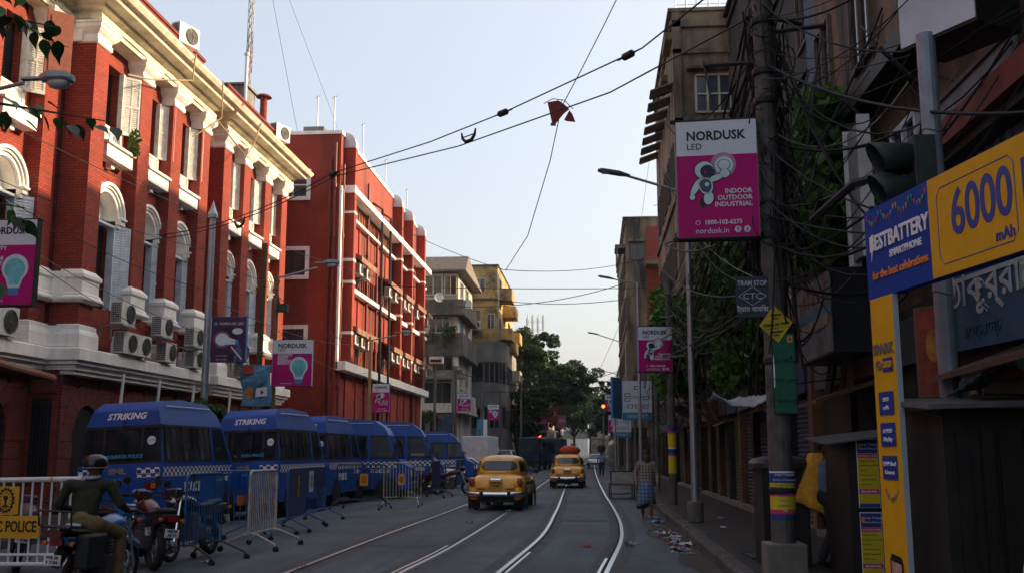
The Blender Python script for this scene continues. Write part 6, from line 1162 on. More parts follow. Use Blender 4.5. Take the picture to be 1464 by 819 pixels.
# --- Bengali restaurant board, wall sign box, crates etc.
t = empty('bengali_sign', (3.6, 9.4, 2.62), R(-83), 'blue sign board with pale Bengali lettering under the banner', 'sign'); m = MB(); m.box(-1.1, 1.1, 0, .06, 0, .95); m.build('board', M('board_blue', (.02, .09, .17), .6, var=.25, scale=3), t); text('ঠাকুর্রাম', .42, M('paint_pale', (.40, .44, .46), .6, var=.2), t, (.0, -.006, .55), bold=.006); text('রেস্টুরেন্ট', .16, M('paint_faint', (.035, .10, .17), .6), t, (-.2, -.006, .16)); decal(t, [(.5, .42), (.95, .46), (.95, .80), (.52, .78)], M('note_grey', (.25, .27, .28), .7, var=.15), -.006, 'pasted_note'); decal(t, ell(.82, .45, .2, .28), M('badge_blue', (.03, .06, .11), .6), -.003, 'badge_print')
t = empty('wall_sign_box', (3.5, 16.3, 3.1), R(-90), 'faded boxed shop sign jutting above the shutters behind tram pole', 'sign'); m = MB(); m.box(-1.25, 1.25, 0, .7, 0, 1.25); m.build('case', M('case_navy', (.015, .018, .028), .6, var=.3), t); m = MB(); m.box(-1.22, 1.22, -.01, 0, .03, 1.22); m.build('face', M('faded_face', (.13, .15, .17), .7, var=.5, scale=1.8, dirt=(.05, .045, .04), damt=.5), t); decal(t, [(-1.2, .62), (1.2, .62), (1.2, .72), (-1.2, .72)], vb, -.012, 'blue_stripe'); decal(t, [(-.9, .45), (1.0, .45), (1.0, .62), (-.9, .62)], M('faded_cream', (.25, .22, .18), .7, var=.3), -.013, 'pale_stripe'); text('MANNAT', .38, M('faded_rust', (.24, .10, .06), .7, var=.4, scale=6), t, (0, -.014, .95), sx=1.25)
t = empty('red_poster', (3.35, 10.3, 2.2), R(-60), 'dark red framed picture behind the banner legs', 'poster'); m = MB(); m.box(-.22, .22, 0, .03, 0, .9); m.build('frame', wood_d, t); decal(t, [(-.19, .03), (.19, .03), (.19, .87), (-.19, .87)], M('maroon_print', (.17, .03, .02), .6, var=.6, scale=5), -.002, 'picture'); decal(t, ell(.02, .5, .1, .16), M('gold_print', (.30, .17, .03), .6, var=.5, scale=9), -.004, 'figure_print')
# ================================================================== BARRIERS AND FENCE
bar_blue = M('barrier_blue', (.010, .12, .34), .45, var=.25, scale=8, dirt=(.05, .05, .06), damt=.5, dscale=6); bar_navy = M('barrier_navy', (.004, .03, .16), .45, var=.25, scale=8); bar_white = M('barrier_white', (.52, .52, .50), .5, var=.15, scale=8, dirt=(.16, .08, .04), damt=.45, dscale=5); bar_dark = M('barrier_dark', (.018, .03, .055), .5, var=.3, scale=8); bar_yel = M('barrier_yellow', (.55, .30, .01), .5, var=.1); bar_orange = M('plate_orange', (.62, .30, .01), .5, var=.08)
leg_dark = M('barrier_leg', (.05, .045, .04), .6, .3, var=.4, scale=10, dirt=(.2, .1, .02), damt=.3, dscale=12)
def emblem(t, x, z, s, y, mat=ink):
    m = MB(); n = 32; m.prism([(x + s * (1. if i % 2 else .82) * math.cos(2 * PI * i / n) * .8, z + s * (1. if i % 2 else .82) * math.sin(2 * PI * i / n) * 1.15) for i in range(n)], 1, y - .002, y); m.build('emblem', mat, t); return m
def crest(t, x, z, s, y, face, mat=ink):
    emblem(t, x, z, s, y, mat); decal(t, ell(x, z, s * .56, s * .84), face, y - .003, 'emblem_field', .002); m = MB()
    for k in range(14): a = 2 * PI * k / 14; m.cyl((x + s * .5 * math.cos(a), y - .006, z + s * .75 * math.sin(a)), (x + s * .4 * math.cos(a), y - .006, z + s * .6 * math.sin(a)), s * .05, n=4)
    m.lathe([(s * .22, -.002), (s * .22, 0)], (x, y - .006, z + s * .2), 12, ax=1); m.box(x - s * .08, x + s * .08, y - .008, y - .006, z - s * .5, z + s * .1); m.box(x - s * .25, x + s * .25, y - .008, y - .006, z - s * .55, z - s * .42); m.build('emblem_device', mat, t)
def barrier(c, ang, L, mat, label, n=12, H=1.05, z0=.30, panel=None, legm=None, stripes=False, sign=None, ends=True):
    t = empty('steel_barrier', (c[0], c[1], GZ(c[0])), ang, label, 'barrier', 'crowd barriers along the police vans'); h = L / 2; r = .10
    def corner(cx, cz, a0): return [(cx + r * math.cos(R(a0 + i * 30)), 0, cz + r * math.sin(R(a0 + i * 30))) for i in range(4)]
    P = corner(h - r, z0 + H - r, 0) + corner(-h + r, z0 + H - r, 90) + corner(-h + r * .5, z0 + r * .5, 180)[1:2] + [(-h, 0, z0), (h, 0, z0)]
    P = corner(h - r, z0 + H - r, 0) + corner(-h + r, z0 + H - r, 90) + [(-h, 0, z0), (h, 0, z0)]
    m = MB(); m.tube(P, .021, 8, closed=True); m.build('frame', mat, t)
    bm_ = MB(); bm_.cyl((0, 0, z0 + .01), (0, 0, z0 + H - .01), .0095, n=5); bm_ = bm_.mesh('bar', mat)
    for i in range(n): link('bar', bm_, t, (-h + L * (i + 1) / (n + 1), 0, 0))
    for s_ in (-1, 1):
        for k in (-1, 1):
            m = MB(); m.tube([(s_ * (h - .12), 0, z0), (s_ * (h - .10), k * .12, z0 - .02), (s_ * (h - .02), k * .46, .13), (s_ * (h - .01), k * .49, .05)], .018, 6); lg = m.build('leg', legm or mat, t); m = MB(); m.lathe([(.05, -.018), (.05, .018)], (s_ * (h - .01), k * .49, .05), 12, ax=0); m.build('caster', rubber, lg)
    if panel:
        m = MB(); m.box(-h + .03, h - .03, -.012, .012, panel[1], panel[2]); m.build('sheet', panel[0], t)
    if stripes:
        for x, z in ((-h, .55), (-h, 1.05), (h, .55), (h, 1.05), (-.2, z0), (.2, z0), (-.25, z0 + H), (.25, z0 + H)):
            m = MB(); m.cyl((x, 0, z - .07), (x, 0, z + .07), .0225, n=8) if abs(x) == h else m.cyl((x - .06, 0, z), (x + .06, 0, z), .0225, n=8); m.build('yellow_band', bar_yel, t)
    if sign:
        x, z, w_, hh, mt = sign; m = MB(); m.box(x - w_ / 2, x + w_ / 2, -.035, -.02, z - hh / 2, z + hh / 2); s2 = m.build('sign_plate', mt, t); crest(s2, x, z, min(w_, hh) * .42, -.037, mt)
    return t
barrier((-6.1, 15.8), R(77), .98, bar_blue, 'nearest blue steel barrier beside the parked motorcycles', 13, legm=leg_dark)
barrier((-5.88, 18.0), R(88), 1.35, bar_white, 'rusty white steel barrier standing alone in the road', 14)
barrier((-7.35, 21.0), R(25), 1.2, bar_blue, 'blue barrier just behind the rusty white barrier', 9, panel=(bar_navy, .9, 1.0), sign=(.1, .75, .35, .2, M('plate_rust_orange', (.35, .10, .02), .6, var=.3)))
barrier((-6.75, 20.6), R(84), 1.3, bar_blue, 'blue barrier half hidden behind the rusty white one', 10)
barrier((-6.62, 22.6), R(94), 1.9, bar_blue, 'blue barrier filled with solid blue sheet', 6, panel=(bar_navy, .32, 1.33), sign=(0, .95, .1, .45, bar_orange))
barrier((-6.93, 25.2), R(91), 2.0, bar_blue, 'blue barrier with white police crest plate', 9, panel=(bar_navy, .85, 1.33), sign=(-.5, 1.02, .36, .5, decal_w))
barrier((-7.1, 31.0), R(-10), 1.6, bar_dark, 'dark blue barrier with small yellow crest plate', 12, sign=(.1, .9, .26, .36, bar_orange))
barrier((-5.98, 31.8), R(4), 1.16, bar_white, 'white barrier with yellow bands and small yellow crest plate', 11, stripes=True, sign=(-.03, .85, .2, .34, bar_orange))
barrier((-5.95, 38.3), R(86), 1.5, bar_dark, 'dark sheeted barrier edge on beyond the white and yellow one', 7, panel=(bar_navy, .32, 1.33), stripes=True)
barrier((-6.1, 46.5), R(84), 1.5, bar_blue, 'farthest blue sheeted barrier left of the nearer taxi', 7, panel=(bar_blue, .32, 1.33))
# white railing with the traffic police boards
t = empty('white_railing', (-7.75, 13.2, GZ(-7.7)), R(2), 'white steel railing with orange traffic police boards at left', 'railing'); wr = M('railing_white', (.62, .63, .66), .45, var=.08, scale=6)
m = MB(); m.cyl((-1.6, 0, 1.36), (.95, 0, 1.40), .034, n=10); m.build('top_rail', wr, t); m = MB(); m.cyl((-1.6, 0, .28), (.95, 0, .30), .028, n=10); m.build('bottom_rail', wr, t); m = MB(); m.cyl((-1.6, 0, .40), (.95, 0, .42), .018, n=8); m.build('lower_rail', wr, t)
bb = MB(); bb.cyl((0, 0, .28), (0, 0, 1.38), .014, n=6); bb = bb.mesh('bar', wr)
for i in range(20): link('bar', bb, t, (-1.55 + i * .131, 0, 0))
for x in (-1.5, .9): m = MB(); m.tube([(x, 0, .3), (x, -.3, .02)], .022, 6); m.tube([(x, 0, .3), (x, .3, .02)], .022, 6); m.build('foot', wr, t)
m = MB(); m.cyl((.53, 0, 1.393), (.56, 0, 1.394), .0355, n=10); m.build('yellow_band', bar_yel, t)
m = MB(); m.prism([(-.22, .92), (.13, .94), (.13, 1.30), (-.16, 1.30), (-.22, 1.25)], 1, -.05, -.035); s2 = m.build('crest_board', bar_orange, t); crest(s2, -.04, 1.12, .155, -.053, bar_orange)
m = MB(); m.box(-1.2, .44, -.055, -.035, .63, .92); s2 = m.build('name_board', bar_orange, t); text('KOLKATA TRAFFIC POLICE', .20, ink, s2, (.40, -.058, .775), align='RIGHT', sx=.64, bold=.004)

# ================================================================== MOTORCYCLES
spoke = M('wheel_silver', (.30, .31, .33), .4, .7, var=.1)
def moto(loc, rz, tank_m, label, plate=('WB 20', 'F 7184'), rack=False, white_rim=False, lean=R(6), steer=0., accent=None):
    t = empty('motorcycle', loc, rz, label, 'motorcycle', 'motorcycles beside the railing', rot=(0, lean, rz)); WR = .30
    for y, w_ in ((0, .12), (1.30, .095)):
        m = MB(); m.tube([(0, y + WR * math.cos(2 * PI * i / 24), WR + WR * math.sin(2 * PI * i / 24)) for i in range(24)] if False else [(0, y + (WR - w_ / 2) * math.cos(2 * PI * i / 24), WR + (WR - w_ / 2) * math.sin(2 * PI * i / 24)) for i in range(24)], w_ / 2, 10, closed=True); wh = m.build('wheel', rubber, t, smooth=True)
        m = MB(); m.tube([(0, y + .20 * math.cos(2 * PI * i / 24), WR + .20 * math.sin(2 * PI * i / 24)) for i in range(24)], .022, 6, closed=True)
        for i in range(6): a = i * PI / 3; m.cyl((0, y, WR), (0, y + .2 * math.cos(a), WR + .2 * math.sin(a)), .016, .012, 5)
        m.lathe([(.06, -.07), (.06, .07)], (0, y, WR), 12, ax=0); m.build('rim', decal_w if white_rim and y > 1 else spoke, wh)
    m = MB(); m.lathe([(.10, -.06), (.11, -.05), (.11, -.04)], (0, 1.30, WR), 18, ax=0); m.build('brake_disc', steel, t)
    m = MB()
    for s_ in (-1, 1): m.tube([(s_ * .085, 1.30, WR), (s_ * .085, 1.02, .95)], [.026, .022], 8)
    m.build('fork', chrome, t); m = MB(); m.tube([(0, 1.12, .66), (0, 1.30, .63), (0, 1.48, .56), (0, 1.58, .44)], [.03, .07, .07, .03], 8); m.build('front_mudguard', tank_m, t)
    m = MB(); m.tube([(0, 1.02, .93), (0, .8, .72), (0, .75, .38), (0, .35, .36), (0, .15, .62), (0, -.15, .74)], .03, 8); m.tube([(0, 1.0, .9), (0, .5, .76), (0, -.2, .74)], .03, 8)
    for s_ in (-1, 1): m.tube([(s_ * .09, .35, .36), (s_ * .09, 0, WR)], .022, 6); m.tube([(s_ * .1, .0, WR + .02), (s_ * .1, -.02, .66)], .028, 8)
    m.build('frame', black, t)
    m = MB(); rings = [[(a * math.cos(q), y, z + (h if math.sin(q) > 0 else h * .6) * math.sin(q)) for q in [2 * PI * j / 16 for j in range(16)]] for y, z, a, h in ((.42, .82, .04, .03), (.48, .83, .11, .08), (.62, .86, .15, .12), (.80, .88, .16, .13), (.93, .88, .12, .10), (.99, .88, .05, .05))]; m.loft(rings); m.build('tank', tank_m, t, smooth=True)
    m = MB(); rings = [[(a * math.cos(q), y, z + h * math.sin(q)) for q in [2 * PI * j / 14 for j in range(14)]] for y, z, a, h in ((-.42, .86, .05, .02), (-.38, .86, .10, .05), (-.15, .84, .13, .06), (.1, .80, .14, .06), (.35, .79, .12, .06), (.5, .82, .07, .05))]; m.loft(rings); m.build('seat', black, t, smooth=True)
    m = MB(); m.prism([(-.5, .72), (-.05, .64), (.4, .64), (.42, .76), (-.1, .80), (-.52, .82)], 0, -.11, .11); m.build('side_panel', accent or tank_m, t, bevel=.02)
    m = MB(); m.box(-.15, .15, .38, .78, .28, .52); m.box(-.10, .10, .52, .74, .5, .72)
    for i in range(5): m.box(-.13, .13, .50, .76, .52 + i * .04, .535 + i * .04)
    m.build('engine', M('engine_alloy', (.12, .12, .125), .5, .5, var=.3, scale=12), t, bevel=.015)
    m = MB(); m.tube([(.10, .72, .42), (.13, .6, .2), (.14, .2, .22), (.16, -.35, .34)], [.022, .025, .045, .05], 8); m.build('exhaust', chrome, t)
    m = MB(); m.tube([(-.34, .92, 1.02), (-.22, .98, 1.05), (0, 1.02, 1.0), (.22, .98, 1.05), (.34, .92, 1.02)], .014, 6); m.build('handlebar', black, t)
    for s_ in (-1, 1):
        m = MB(); m.cyl((s_ * .36, .91, 1.02), (s_ * .26, .95, 1.035), .02, n=8); m.build('grip', rubber, t); m = MB(); m.cyl((s_ * .24, .97, 1.05), (s_ * .30, .98, 1.22), .007, n=5); m.lathe([(.0, -.012), (.055, -.01), (.06, .01), (0, .014)], (s_ * .31, .98, 1.25), 12, ax=1); m.build('mirror', black, t)
        m = MB(); m.lathe([(0, -.03), (.03, -.02), (.03, .02), (0, .03)], (s_ * .16, -.50, .74), 8, ax=1); m.cyl((s_ * .16, -.5, .74), (s_ * .08, -.48, .75), .008, n=4); m.build('indicator', amber_lens, t)
    m = MB(); m.lathe([(0, -.06), (.06, -.05), (.095, .02), (.09, .05), (0, .06)], (0, 1.14, .90), 16, ax=1); m.build('headlamp', chrome, t); m = MB(); m.box(-.12, .12, 1.0, 1.18, .96, 1.12); m.build('cowl', tank_m, t, bevel=.04)
    m = MB(); m.box(-.07, .07, -.56, -.50, .72, .80); m.build('tail_light', red_lens, t); m = MB(); m.tube([(0, -.1, .70), (0, -.36, .66), (0, -.52, .50)], [.06, .08, .07], 8); m.build('rear_mudguard', black, t); m = MB(); m.box(-.10, .10, -.60, -.59, .50, .62); p = m.build('number_plate', white_p, t); text(plate[0], .05, ink, p, (0, -.602, .59), bold=.001); text(plate[1], .05, ink, p, (0, -.602, .535), bold=.001)
    if rack:
        m = MB(); m.box(-.17, .17, -.62, -.36, .92, .94); m.tube([(-.19, -.36, .92), (-.19, -.62, .95), (-.19, -.66, 1.12), (.19, -.66, 1.12), (.19, -.62, .95), (.19, -.36, .92)], .013, 6); m.build('carrier', black, t); m = MB(); m.box(-.10, .10, -.665, -.62, .82, .90); m.build('big_tail_light', M('dull_red_lens', (.09, .012, .010), .35, var=0), t); m = MB(); m.box(.15, .33, -.42, .02, .45, .84); m.build('pannier', black, t, bevel=.03)
        m = MB(); m.tube([(.0, .9, .5), (.2, .86, .55), (.24, .84, .4), (.16, .82, .25), (.0, .82, .25)], .012, 6); m.build('crash_guard', chrome, t)
    return t
RB_ = (-5.92, 11.5); rbz = GZ(-6.1)
moto((RB_[0], RB_[1], rbz), R(0), M('moto_blue', (.02, .16, .42), .3, var=.15, coat=.4), 'motorcycle with black carrier and pannier carrying the seated rider', ('WB 20', 'F 7184'), rack=True, lean=R(3)).scale = (.97, .97, .94)
moto((-6.42, 14.75, GZ(-6.4)), R(40), M('moto_red', (.06, .006, .009), .3, var=.1, coat=.4), 'black and dark red motorcycle with tail toward the blue barrier', ('WB 02', 'AE 15'), accent=black)
moto((-6.42, 16.95, GZ(-6)), R(174), M('moto_black', (.02, .022, .025), .3, coat=.4), 'black motorcycle with white banded front wheel behind blue barrier', white_rim=True)
moto((-6.85, 15.6, GZ(-6.8)), R(30), M('moto_sky', (.02, .12, .36), .3, coat=.4), 'blue tailed motorcycle half hidden between parked motorcycles', ('WB 26', 'K 902'), lean=R(-6))
moto((-7.7, 15.0, GZ(-7.7)), R(25), M('moto_navy', (.015, .03, .07), .35), 'dark motorcycle seen through the bars of the white railing', lean=R(7))
moto((-8.6, 14.9, GZ(-8.6)), R(30), M('moto_pink', (.05, .012, .025), .35), 'motorcycle with pinkish tank seen through the railing at far left', lean=R(7))
moto((-6.35, 41.5, GZ(-6.3)), R(-100), M('moto_maroon', (.07, .008, .01), .35), 'small maroon motorcycle parked beside the white jeep')

# ================================================================== PEOPLE
skin = M('skin_brown', (.13, .062, .038), .6, var=.12, scale=20)
def hand(caps, wrist, d, side, s=1., curl=.4):
    w_ = Vector(wrist); d = Vector(d).normalized(); sd = Vector(side).normalized(); nrm = d.cross(sd)
    caps.append((w_, w_ + d * .09 * s, .026 * s, .034 * s))
    for i, (o, L) in enumerate(((-.03, .07), (-.01, .085), (.012, .08), (.032, .06))):
        a = w_ + d * .10 * s + sd * o * s; b_ = a + d * L * .55 * s; c = b_ + (d * (1 - curl) + nrm * curl).normalized() * L * .5 * s; caps.append((a, b_, .0105 * s, .0095 * s)); caps.append((b_, c, .0095 * s, .008 * s))
    a = w_ + d * .035 * s - sd * .03 * s; caps.append((a, a + (d * .7 - sd * .7) * .05 * s, .013 * s, .011 * s)); caps.append((a + (d * .7 - sd * .7) * .05 * s, a + (d * 1.2 - sd * .75) * .07 * s, .011 * s, .009 * s))
def person(loc, rz, label, J, shirt_m, leg_m, hair=True, sleeves=1., legs='trousers', hand_dirs=None, face=True, shoe=True, shirt_extra=None, group=None):
    t = empty('person', loc, rz, label, 'person', group); V = Vector; g = lambda k: V(J[k])
    body = []; N, Hd = g('neck'), g('head')
    fw = V(J.get('face', (0, 1, 0))).normalized(); rt_ = fw.cross(V((0, 0, 1))).normalized()
    body += [(g('pelvis'), g('chest'), .125, .135, .72, 1.12), (g('chest'), N - V((0, 0, .04)), .135, .07, .7, 1.1), (N - V((0, 0, .05)), Hd, .052, .05), (Hd + V((0, 0, .05)), Hd - V((0, 0, .015)), .088, .082, 1.12), (Hd - V((0, 0, .03)) + fw * .03, Hd - V((0, 0, .075)) + fw * .045, .058, .042)]
    body += [(Hd + fw * .098 + V((0, 0, .02)), Hd + fw * .112 - V((0, 0, .02)), .011, .016)] + [(Hd + rt_ * s_ * .086 + V((0, 0, .015)), Hd + rt_ * s_ * .09 - V((0, 0, .02)), .018, .013) for s_ in (-1, 1)]
    for s_ in 'lr':
        S_, E_, W_, Hp, K, A_, T = (g(k + s_) for k in ('sh', 'el', 'wr', 'hip', 'kn', 'an', 'toe'))
        body += [(g('chest') + V((0, 0, .08)), S_ - V((0, 0, .02)), .065, .05), (S_ - V((0, 0, .02)), E_, .05, .042), (E_, W_, .043, .030), (g('pelvis'), Hp, .11, .10), (Hp, K, .090, .058), (K, K.lerp(A_, .35), .056, .058), (K.lerp(A_, .3), A_, .058, .036), (A_ - V((0, 0, .03)), T, .034, .028), (A_ - V((0, 0, .02)), A_ - V((0, 0, .04)) + (A_ - T) * .2, .036, .034)]
        d = (W_ - E_).normalized() if not hand_dirs else V(hand_dirs[s_][0]); sd = V((0, 1, 0)).cross(d) if not hand_dirs else V(hand_dirs[s_][1]); hand(body, W_, d, sd if sd.length > .1 else V((1, 0, 0)))
    blob('body', body, skin, t, .013, 4)
    if sleeves:
        c = [(g('pelvis') + V((0, 0, .0)), g('chest'), .135, .148, .76, 1.14), (g('chest'), N - V((0, 0, .06)), .146, .074, .72, 1.12)]
        for s_ in 'lr':
            S_, E_, W_ = g('sh' + s_), g('el' + s_), g('wr' + s_); c += [(g('chest') + V((0, 0, .09)), S_ - V((0, 0, .015)), .09, .074), (S_ - V((0, 0, .01)), E_, .068, .057)]
            if sleeves > .6: c += [(E_, E_.lerp(W_, .92), .056, .043)]
        if shirt_extra: c += shirt_extra
        blob('shirt', c, shirt_m, t, .014, 5)
    if legs == 'trousers':
        c = []
        for s_ in 'lr': Hp, K, A_ = g('hip' + s_), g('kn' + s_), g('an' + s_); c += [(g('pelvis') + V((0, 0, .04)), Hp, .135, .118), (Hp, K, .108, .076), (K, A_ + V((0, 0, .02)), .074, .056)]
        blob('trousers', c, leg_m, t, .014, 5)
    if shoe:
        for s_ in 'lr': A_, T = g('an' + s_), g('toe' + s_); blob('shoe', [(A_ - V((0, 0, .035)) + (A_ - T) * .2, T + V((0, 0, .005)), .044, .036)], black, t, .012, 3)
    if face:
        for s_ in (-1, 1): m = MB(); m.lathe([(0, -.012), (.009, -.008), (.012, 0), (.009, .008), (0, .012)], (0, 0, 0), 8, ax=1); m.build('eye', ink, t, loc=tuple(Hd + fw * .09 + rt_ * s_ * .034 + V((0, 0, .02))), smooth=True)
        m = MB(); p = Hd + fw * .094 - V((0, 0, .05)); m.tube([tuple(p - rt_ * .025 - fw * .008), tuple(p), tuple(p + rt_ * .025 - fw * .008)], .006, 5); m.build('mouth', M('lip', (.10, .035, .03), .6, var=0), t)
    if hair:
        m = MB(); rings = []
        blob('hair', [(Hd + V((0, 0, .07)) - fw * .012, Hd + V((0, 0, .03)) - fw * .03, .098, .096, 1.12), (Hd - fw * .055, Hd - fw * .05 - V((0, 0, .04)), .07, .05)] if True else [], M('hair_black', (.01, .009, .008), .7, var=.2), t, .012, 2)
    return t
# rider on the front motorcycle (local: facing +Y)
J = dict(pelvis=(0, .12, .93), chest=(0, .19, 1.26), neck=(0, .24, 1.50), head=(0.02, .29, 1.585), face=(.35, .9, -.35), shl=(-.21, .14, 1.41), shr=(.20, .30, 1.41), ell=(-.33, .12, 1.14), elr=(.34, .36, 1.14), wrl=(-.27, .46, 1.05), wrr=(.30, .62, 1.06), hipl=(-.12, .16, .90), hipr=(.13, .16, .90), knl=(-.24, .55, .80), knr=(.27, .55, .78), anl=(-.24, .40, .38), anr=(.30, .45, .12), toel=(-.25, .58, .33), toer=(.31, .66, .05))
olive = M('olive_jumper', (.024, .028, .015), .9, var=.4, scale=7, bump=1., bscale=16); khaki = M('khaki', (.155, .105, .045), .85, var=.3, scale=7, bump=1., bscale=14)
rd = person((RB_[0], RB_[1], rbz), R(0), 'rider in dark olive jumper, khaki trousers and black helmet on motorcycle', J, olive, khaki, hair=False, hand_dirs=dict(l=((-.1, 1, .0), (-.9, 0, .1)), r=((.1, 1, .0), (-.9, 0, .1))))
rd.scale = (.97, .97, .94)
m = MB(); m.loft([ring(.02, .28, z, a, a * 1.18, 2.2, 20) for z, a in ((1.585, .128), (1.63, .138), (1.69, .132), (1.735, .105), (1.762, .06), (1.77, .015))]); hm = m.build('helmet', M('helmet_black', (.012, .013, .015), .3, var=0, coat=.15), rd, smooth=True); m = MB(); m.tube([tuple(p) for p in ring(.02, .28, 1.60, .133, .155, 2.2, 24)], .008, 6, closed=True); m.build('rim_band', M('helmet_band', (.25, .2, .1), .4, var=0), hm)
m = MB(); m.tube([(.02 + .075 * math.cos(2 * PI * i / 14), .235 + .07 * math.sin(2 * PI * i / 14), 1.487 + .01 * math.sin(2 * PI * i / 14)) for i in range(14)], .022, 8, closed=True); m.build('collar', M('shirt_blue_white', (.35, .42, .52), .8), rd, smooth=True)
m = MB(); m.tube([(-.16, .02, .92), (-.08, -.03, .915), (.05, -.035, .91)], [.012, .03, .02], 6); m.build('shirt_tail', M('shirt_blue_white', (.4, .5, .65)), rd)
# man in checked shirt and lungi, walking toward the camera (local faces +Y, rotated 180)
J = dict(pelvis=(0, 0, .90), chest=(0, .01, 1.22), neck=(0, .02, 1.45), head=(0, .04, 1.555), face=(0, 1, -.25), shl=(-.19, .01, 1.38), shr=(.19, .01, 1.38), ell=(-.27, -.03, 1.12), elr=(.27, -.06, 1.12), wrl=(-.27, .10, .90), wrr=(.25, .0, .88), hipl=(-.09, 0, .88), hipr=(.09, 0, .88), knl=(-.10, .12, .50), knr=(.10, .0, .49), anl=(-.10, .14, .10), anr=(.10, -.18, .13), toel=(-.11, .30, .04), toer=(.11, -.03, .04))
def plaid(name, c1, c2, c3, k=26.):
    m = bpy.data.materials.new(name); m.use_nodes = True; n = m.node_tree; L = n.links; b_ = n.nodes['Principled BSDF']; b_.inputs['Roughness'].default_value = .9; tc = n.nodes.new('ShaderNodeTexCoord'); s_ = n.nodes.new('ShaderNodeSeparateXYZ'); L.new(tc.outputs['Object'], s_.inputs[0]); col = None
    for i, (ax, cc) in enumerate(((0, c2), (2, c3))):
        a = n.nodes.new('ShaderNodeMath'); a.operation = 'MULTIPLY'; a.inputs[1].default_value = k; L.new(s_.outputs[ax], a.inputs[0]); f = n.nodes.new('ShaderNodeMath'); f.operation = 'FRACT'; L.new(a.outputs[0], f.inputs[0]); g = n.nodes.new('ShaderNodeMath'); g.operation = 'LESS_THAN'; g.inputs[1].default_value = .35; L.new(f.outputs[0], g.inputs[0])
        x = n.nodes.new('ShaderNodeMix'); x.data_type = 'RGBA'; q = n.nodes.new('ShaderNodeMath'); q.operation = 'MULTIPLY'; q.inputs[1].default_value = .7; L.new(g.outputs[0], q.inputs[0]); L.new(q.outputs[0], x.inputs[0])
        if col: L.new(col, x.inputs[6])
        else: x.inputs[6].default_value = (*c1, 1)
        x.inputs[7].default_value = (*cc, 1); col = x.outputs[2]
    L.new(col, b_.inputs['Base Color']); return m
man = person((1.29, 26.1, 0), R(180), 'man in checked shirt and blue lungi walking by the right kerb', J, plaid('check_shirt', (.30, .27, .23), (.07, .055, .05), (.10, .08, .07), 13.), None, sleeves=1, legs=None, shoe=False, shirt_extra=[((0, 0, .93), (0, 0, .86), .15, .155, .78, 1.15)])
lm = plaid('blue_lungi', (.07, .14, .26), (.22, .28, .36), (.03, .06, .14), 11.)
m = MB(); rings = []
for z, a, b_, ph in ((.93, .165, .13, 0), (.80, .19, .15, .4), (.62, .21, .17, .9), (.45, .23, .18, 1.3), (.34, .24, .19, 1.6)):
    rings.append([((a + .018 * math.sin(5 * q + ph * 3)) * math.cos(q) + .02 * ph, (b_ + .02 * math.sin(4 * q + ph * 2)) * math.sin(q) + .03 * math.sin(ph), z - .05 * math.cos(q + .8) * ph) for q in [2 * PI * j / 36 for j in range(36)]])
m.loft(rings, cap=False); lo = m.build('lungi', lm, man, smooth=True); q = lo.modifiers.new('s', 'SOLIDIFY'); q.thickness = .008
# far walkers
JS = dict(J); blue_s = M('shirt_sky', (.16, .26, .38), .85, var=.15); dk = M('trouser_dark', (.025, .027, .035), .85)
pw_ = person((.48, 72.5, 0), R(180), 'distant walker in pale blue shirt carrying a dark bundle on the head', J, blue_s, dk, sleeves=.5)
t = empty('head_bundle', (.48, 72.5, 1.66), 0, 'dark sack balanced on the head of the distant walker', 'sack'); m = MB(); m.loft([ring(0, 0, z, a, a, 2.3, 14) for z, a in ((0, .14), (.1, .26), (.3, .30), (.48, .22), (.55, .06))]); m.build('sack', M('sack_dark', (.03, .03, .035), .9, var=.3, bump=.4), t, smooth=True); m = MB(); m.tube([(math.cos(2 * PI * i / 10) * .2, math.sin(2 * PI * i / 10) * .2, .5) for i in range(10)], .02, 5, closed=True); m.build('tie', wood_d, t)
person((-3.55, 96, 0), R(10), 'distant man in bright blue shirt by the pickup truck', J, M('shirt_blue', (.03, .16, .42), .85), dk, sleeves=.5)
person((2.9, 57, .15), R(150), 'dim figure standing by the pole with blue white boards', J, M('shirt_grey', (.05, .055, .07), .85), dk, sleeves=1.)
# person wrapped in yellow cloth beside the kiosk (mostly hidden by it)
J2 = dict(J); J2.update(face=(.9, .3, -.2))
py = person((3.06, 14.0, .15), R(-70), 'person with yellow cloth over the shoulder behind the narrow kiosk', J2, M('shirt_dim_blue', (.08, .16, .30), .85), M('trouser_navy', (.015, .018, .03), .9), sleeves=.5)
m = MB(); rings = []; n = 22
for k in range(9):
    u = k / 8; z = 1.50 - u * .74; a = .12 + .16 * u ** .6; rings.append([((a + .02 * math.sin(3 * q + k)) * math.cos(q) - .05 - .10 * u, (.10 + .10 * u) * math.sin(q) * (1 + .12 * math.sin(5 * q + k * .6)) - .07 * u, z - .10 * math.sin(q * 1.0 + .5) * u) for q in [2 * PI * j / n for j in range(n)]])
m.loft(rings, cap=False); lo = m.build('yellow_cloth', M('yellow_cloth', (.55, .30, .03), .85, var=.25, scale=14, bump=.6, bscale=40), py, smooth=True, loc=(-.14, .0, .0)); q = lo.modifiers.new('s', 'SOLIDIFY'); q.thickness = .008
# pale shirted shoulder at the lower right corner
J3 = dict(J); J3.update(face=(-.5, .85, 0))
person((1.475, 3.05, .06), R(5), 'person in pale pink shirt, one shoulder at the lower right corner', J3, M('shirt_pale_pink', (.62, .50, .46), .85, var=.08, scale=6), dk, sleeves=.5)
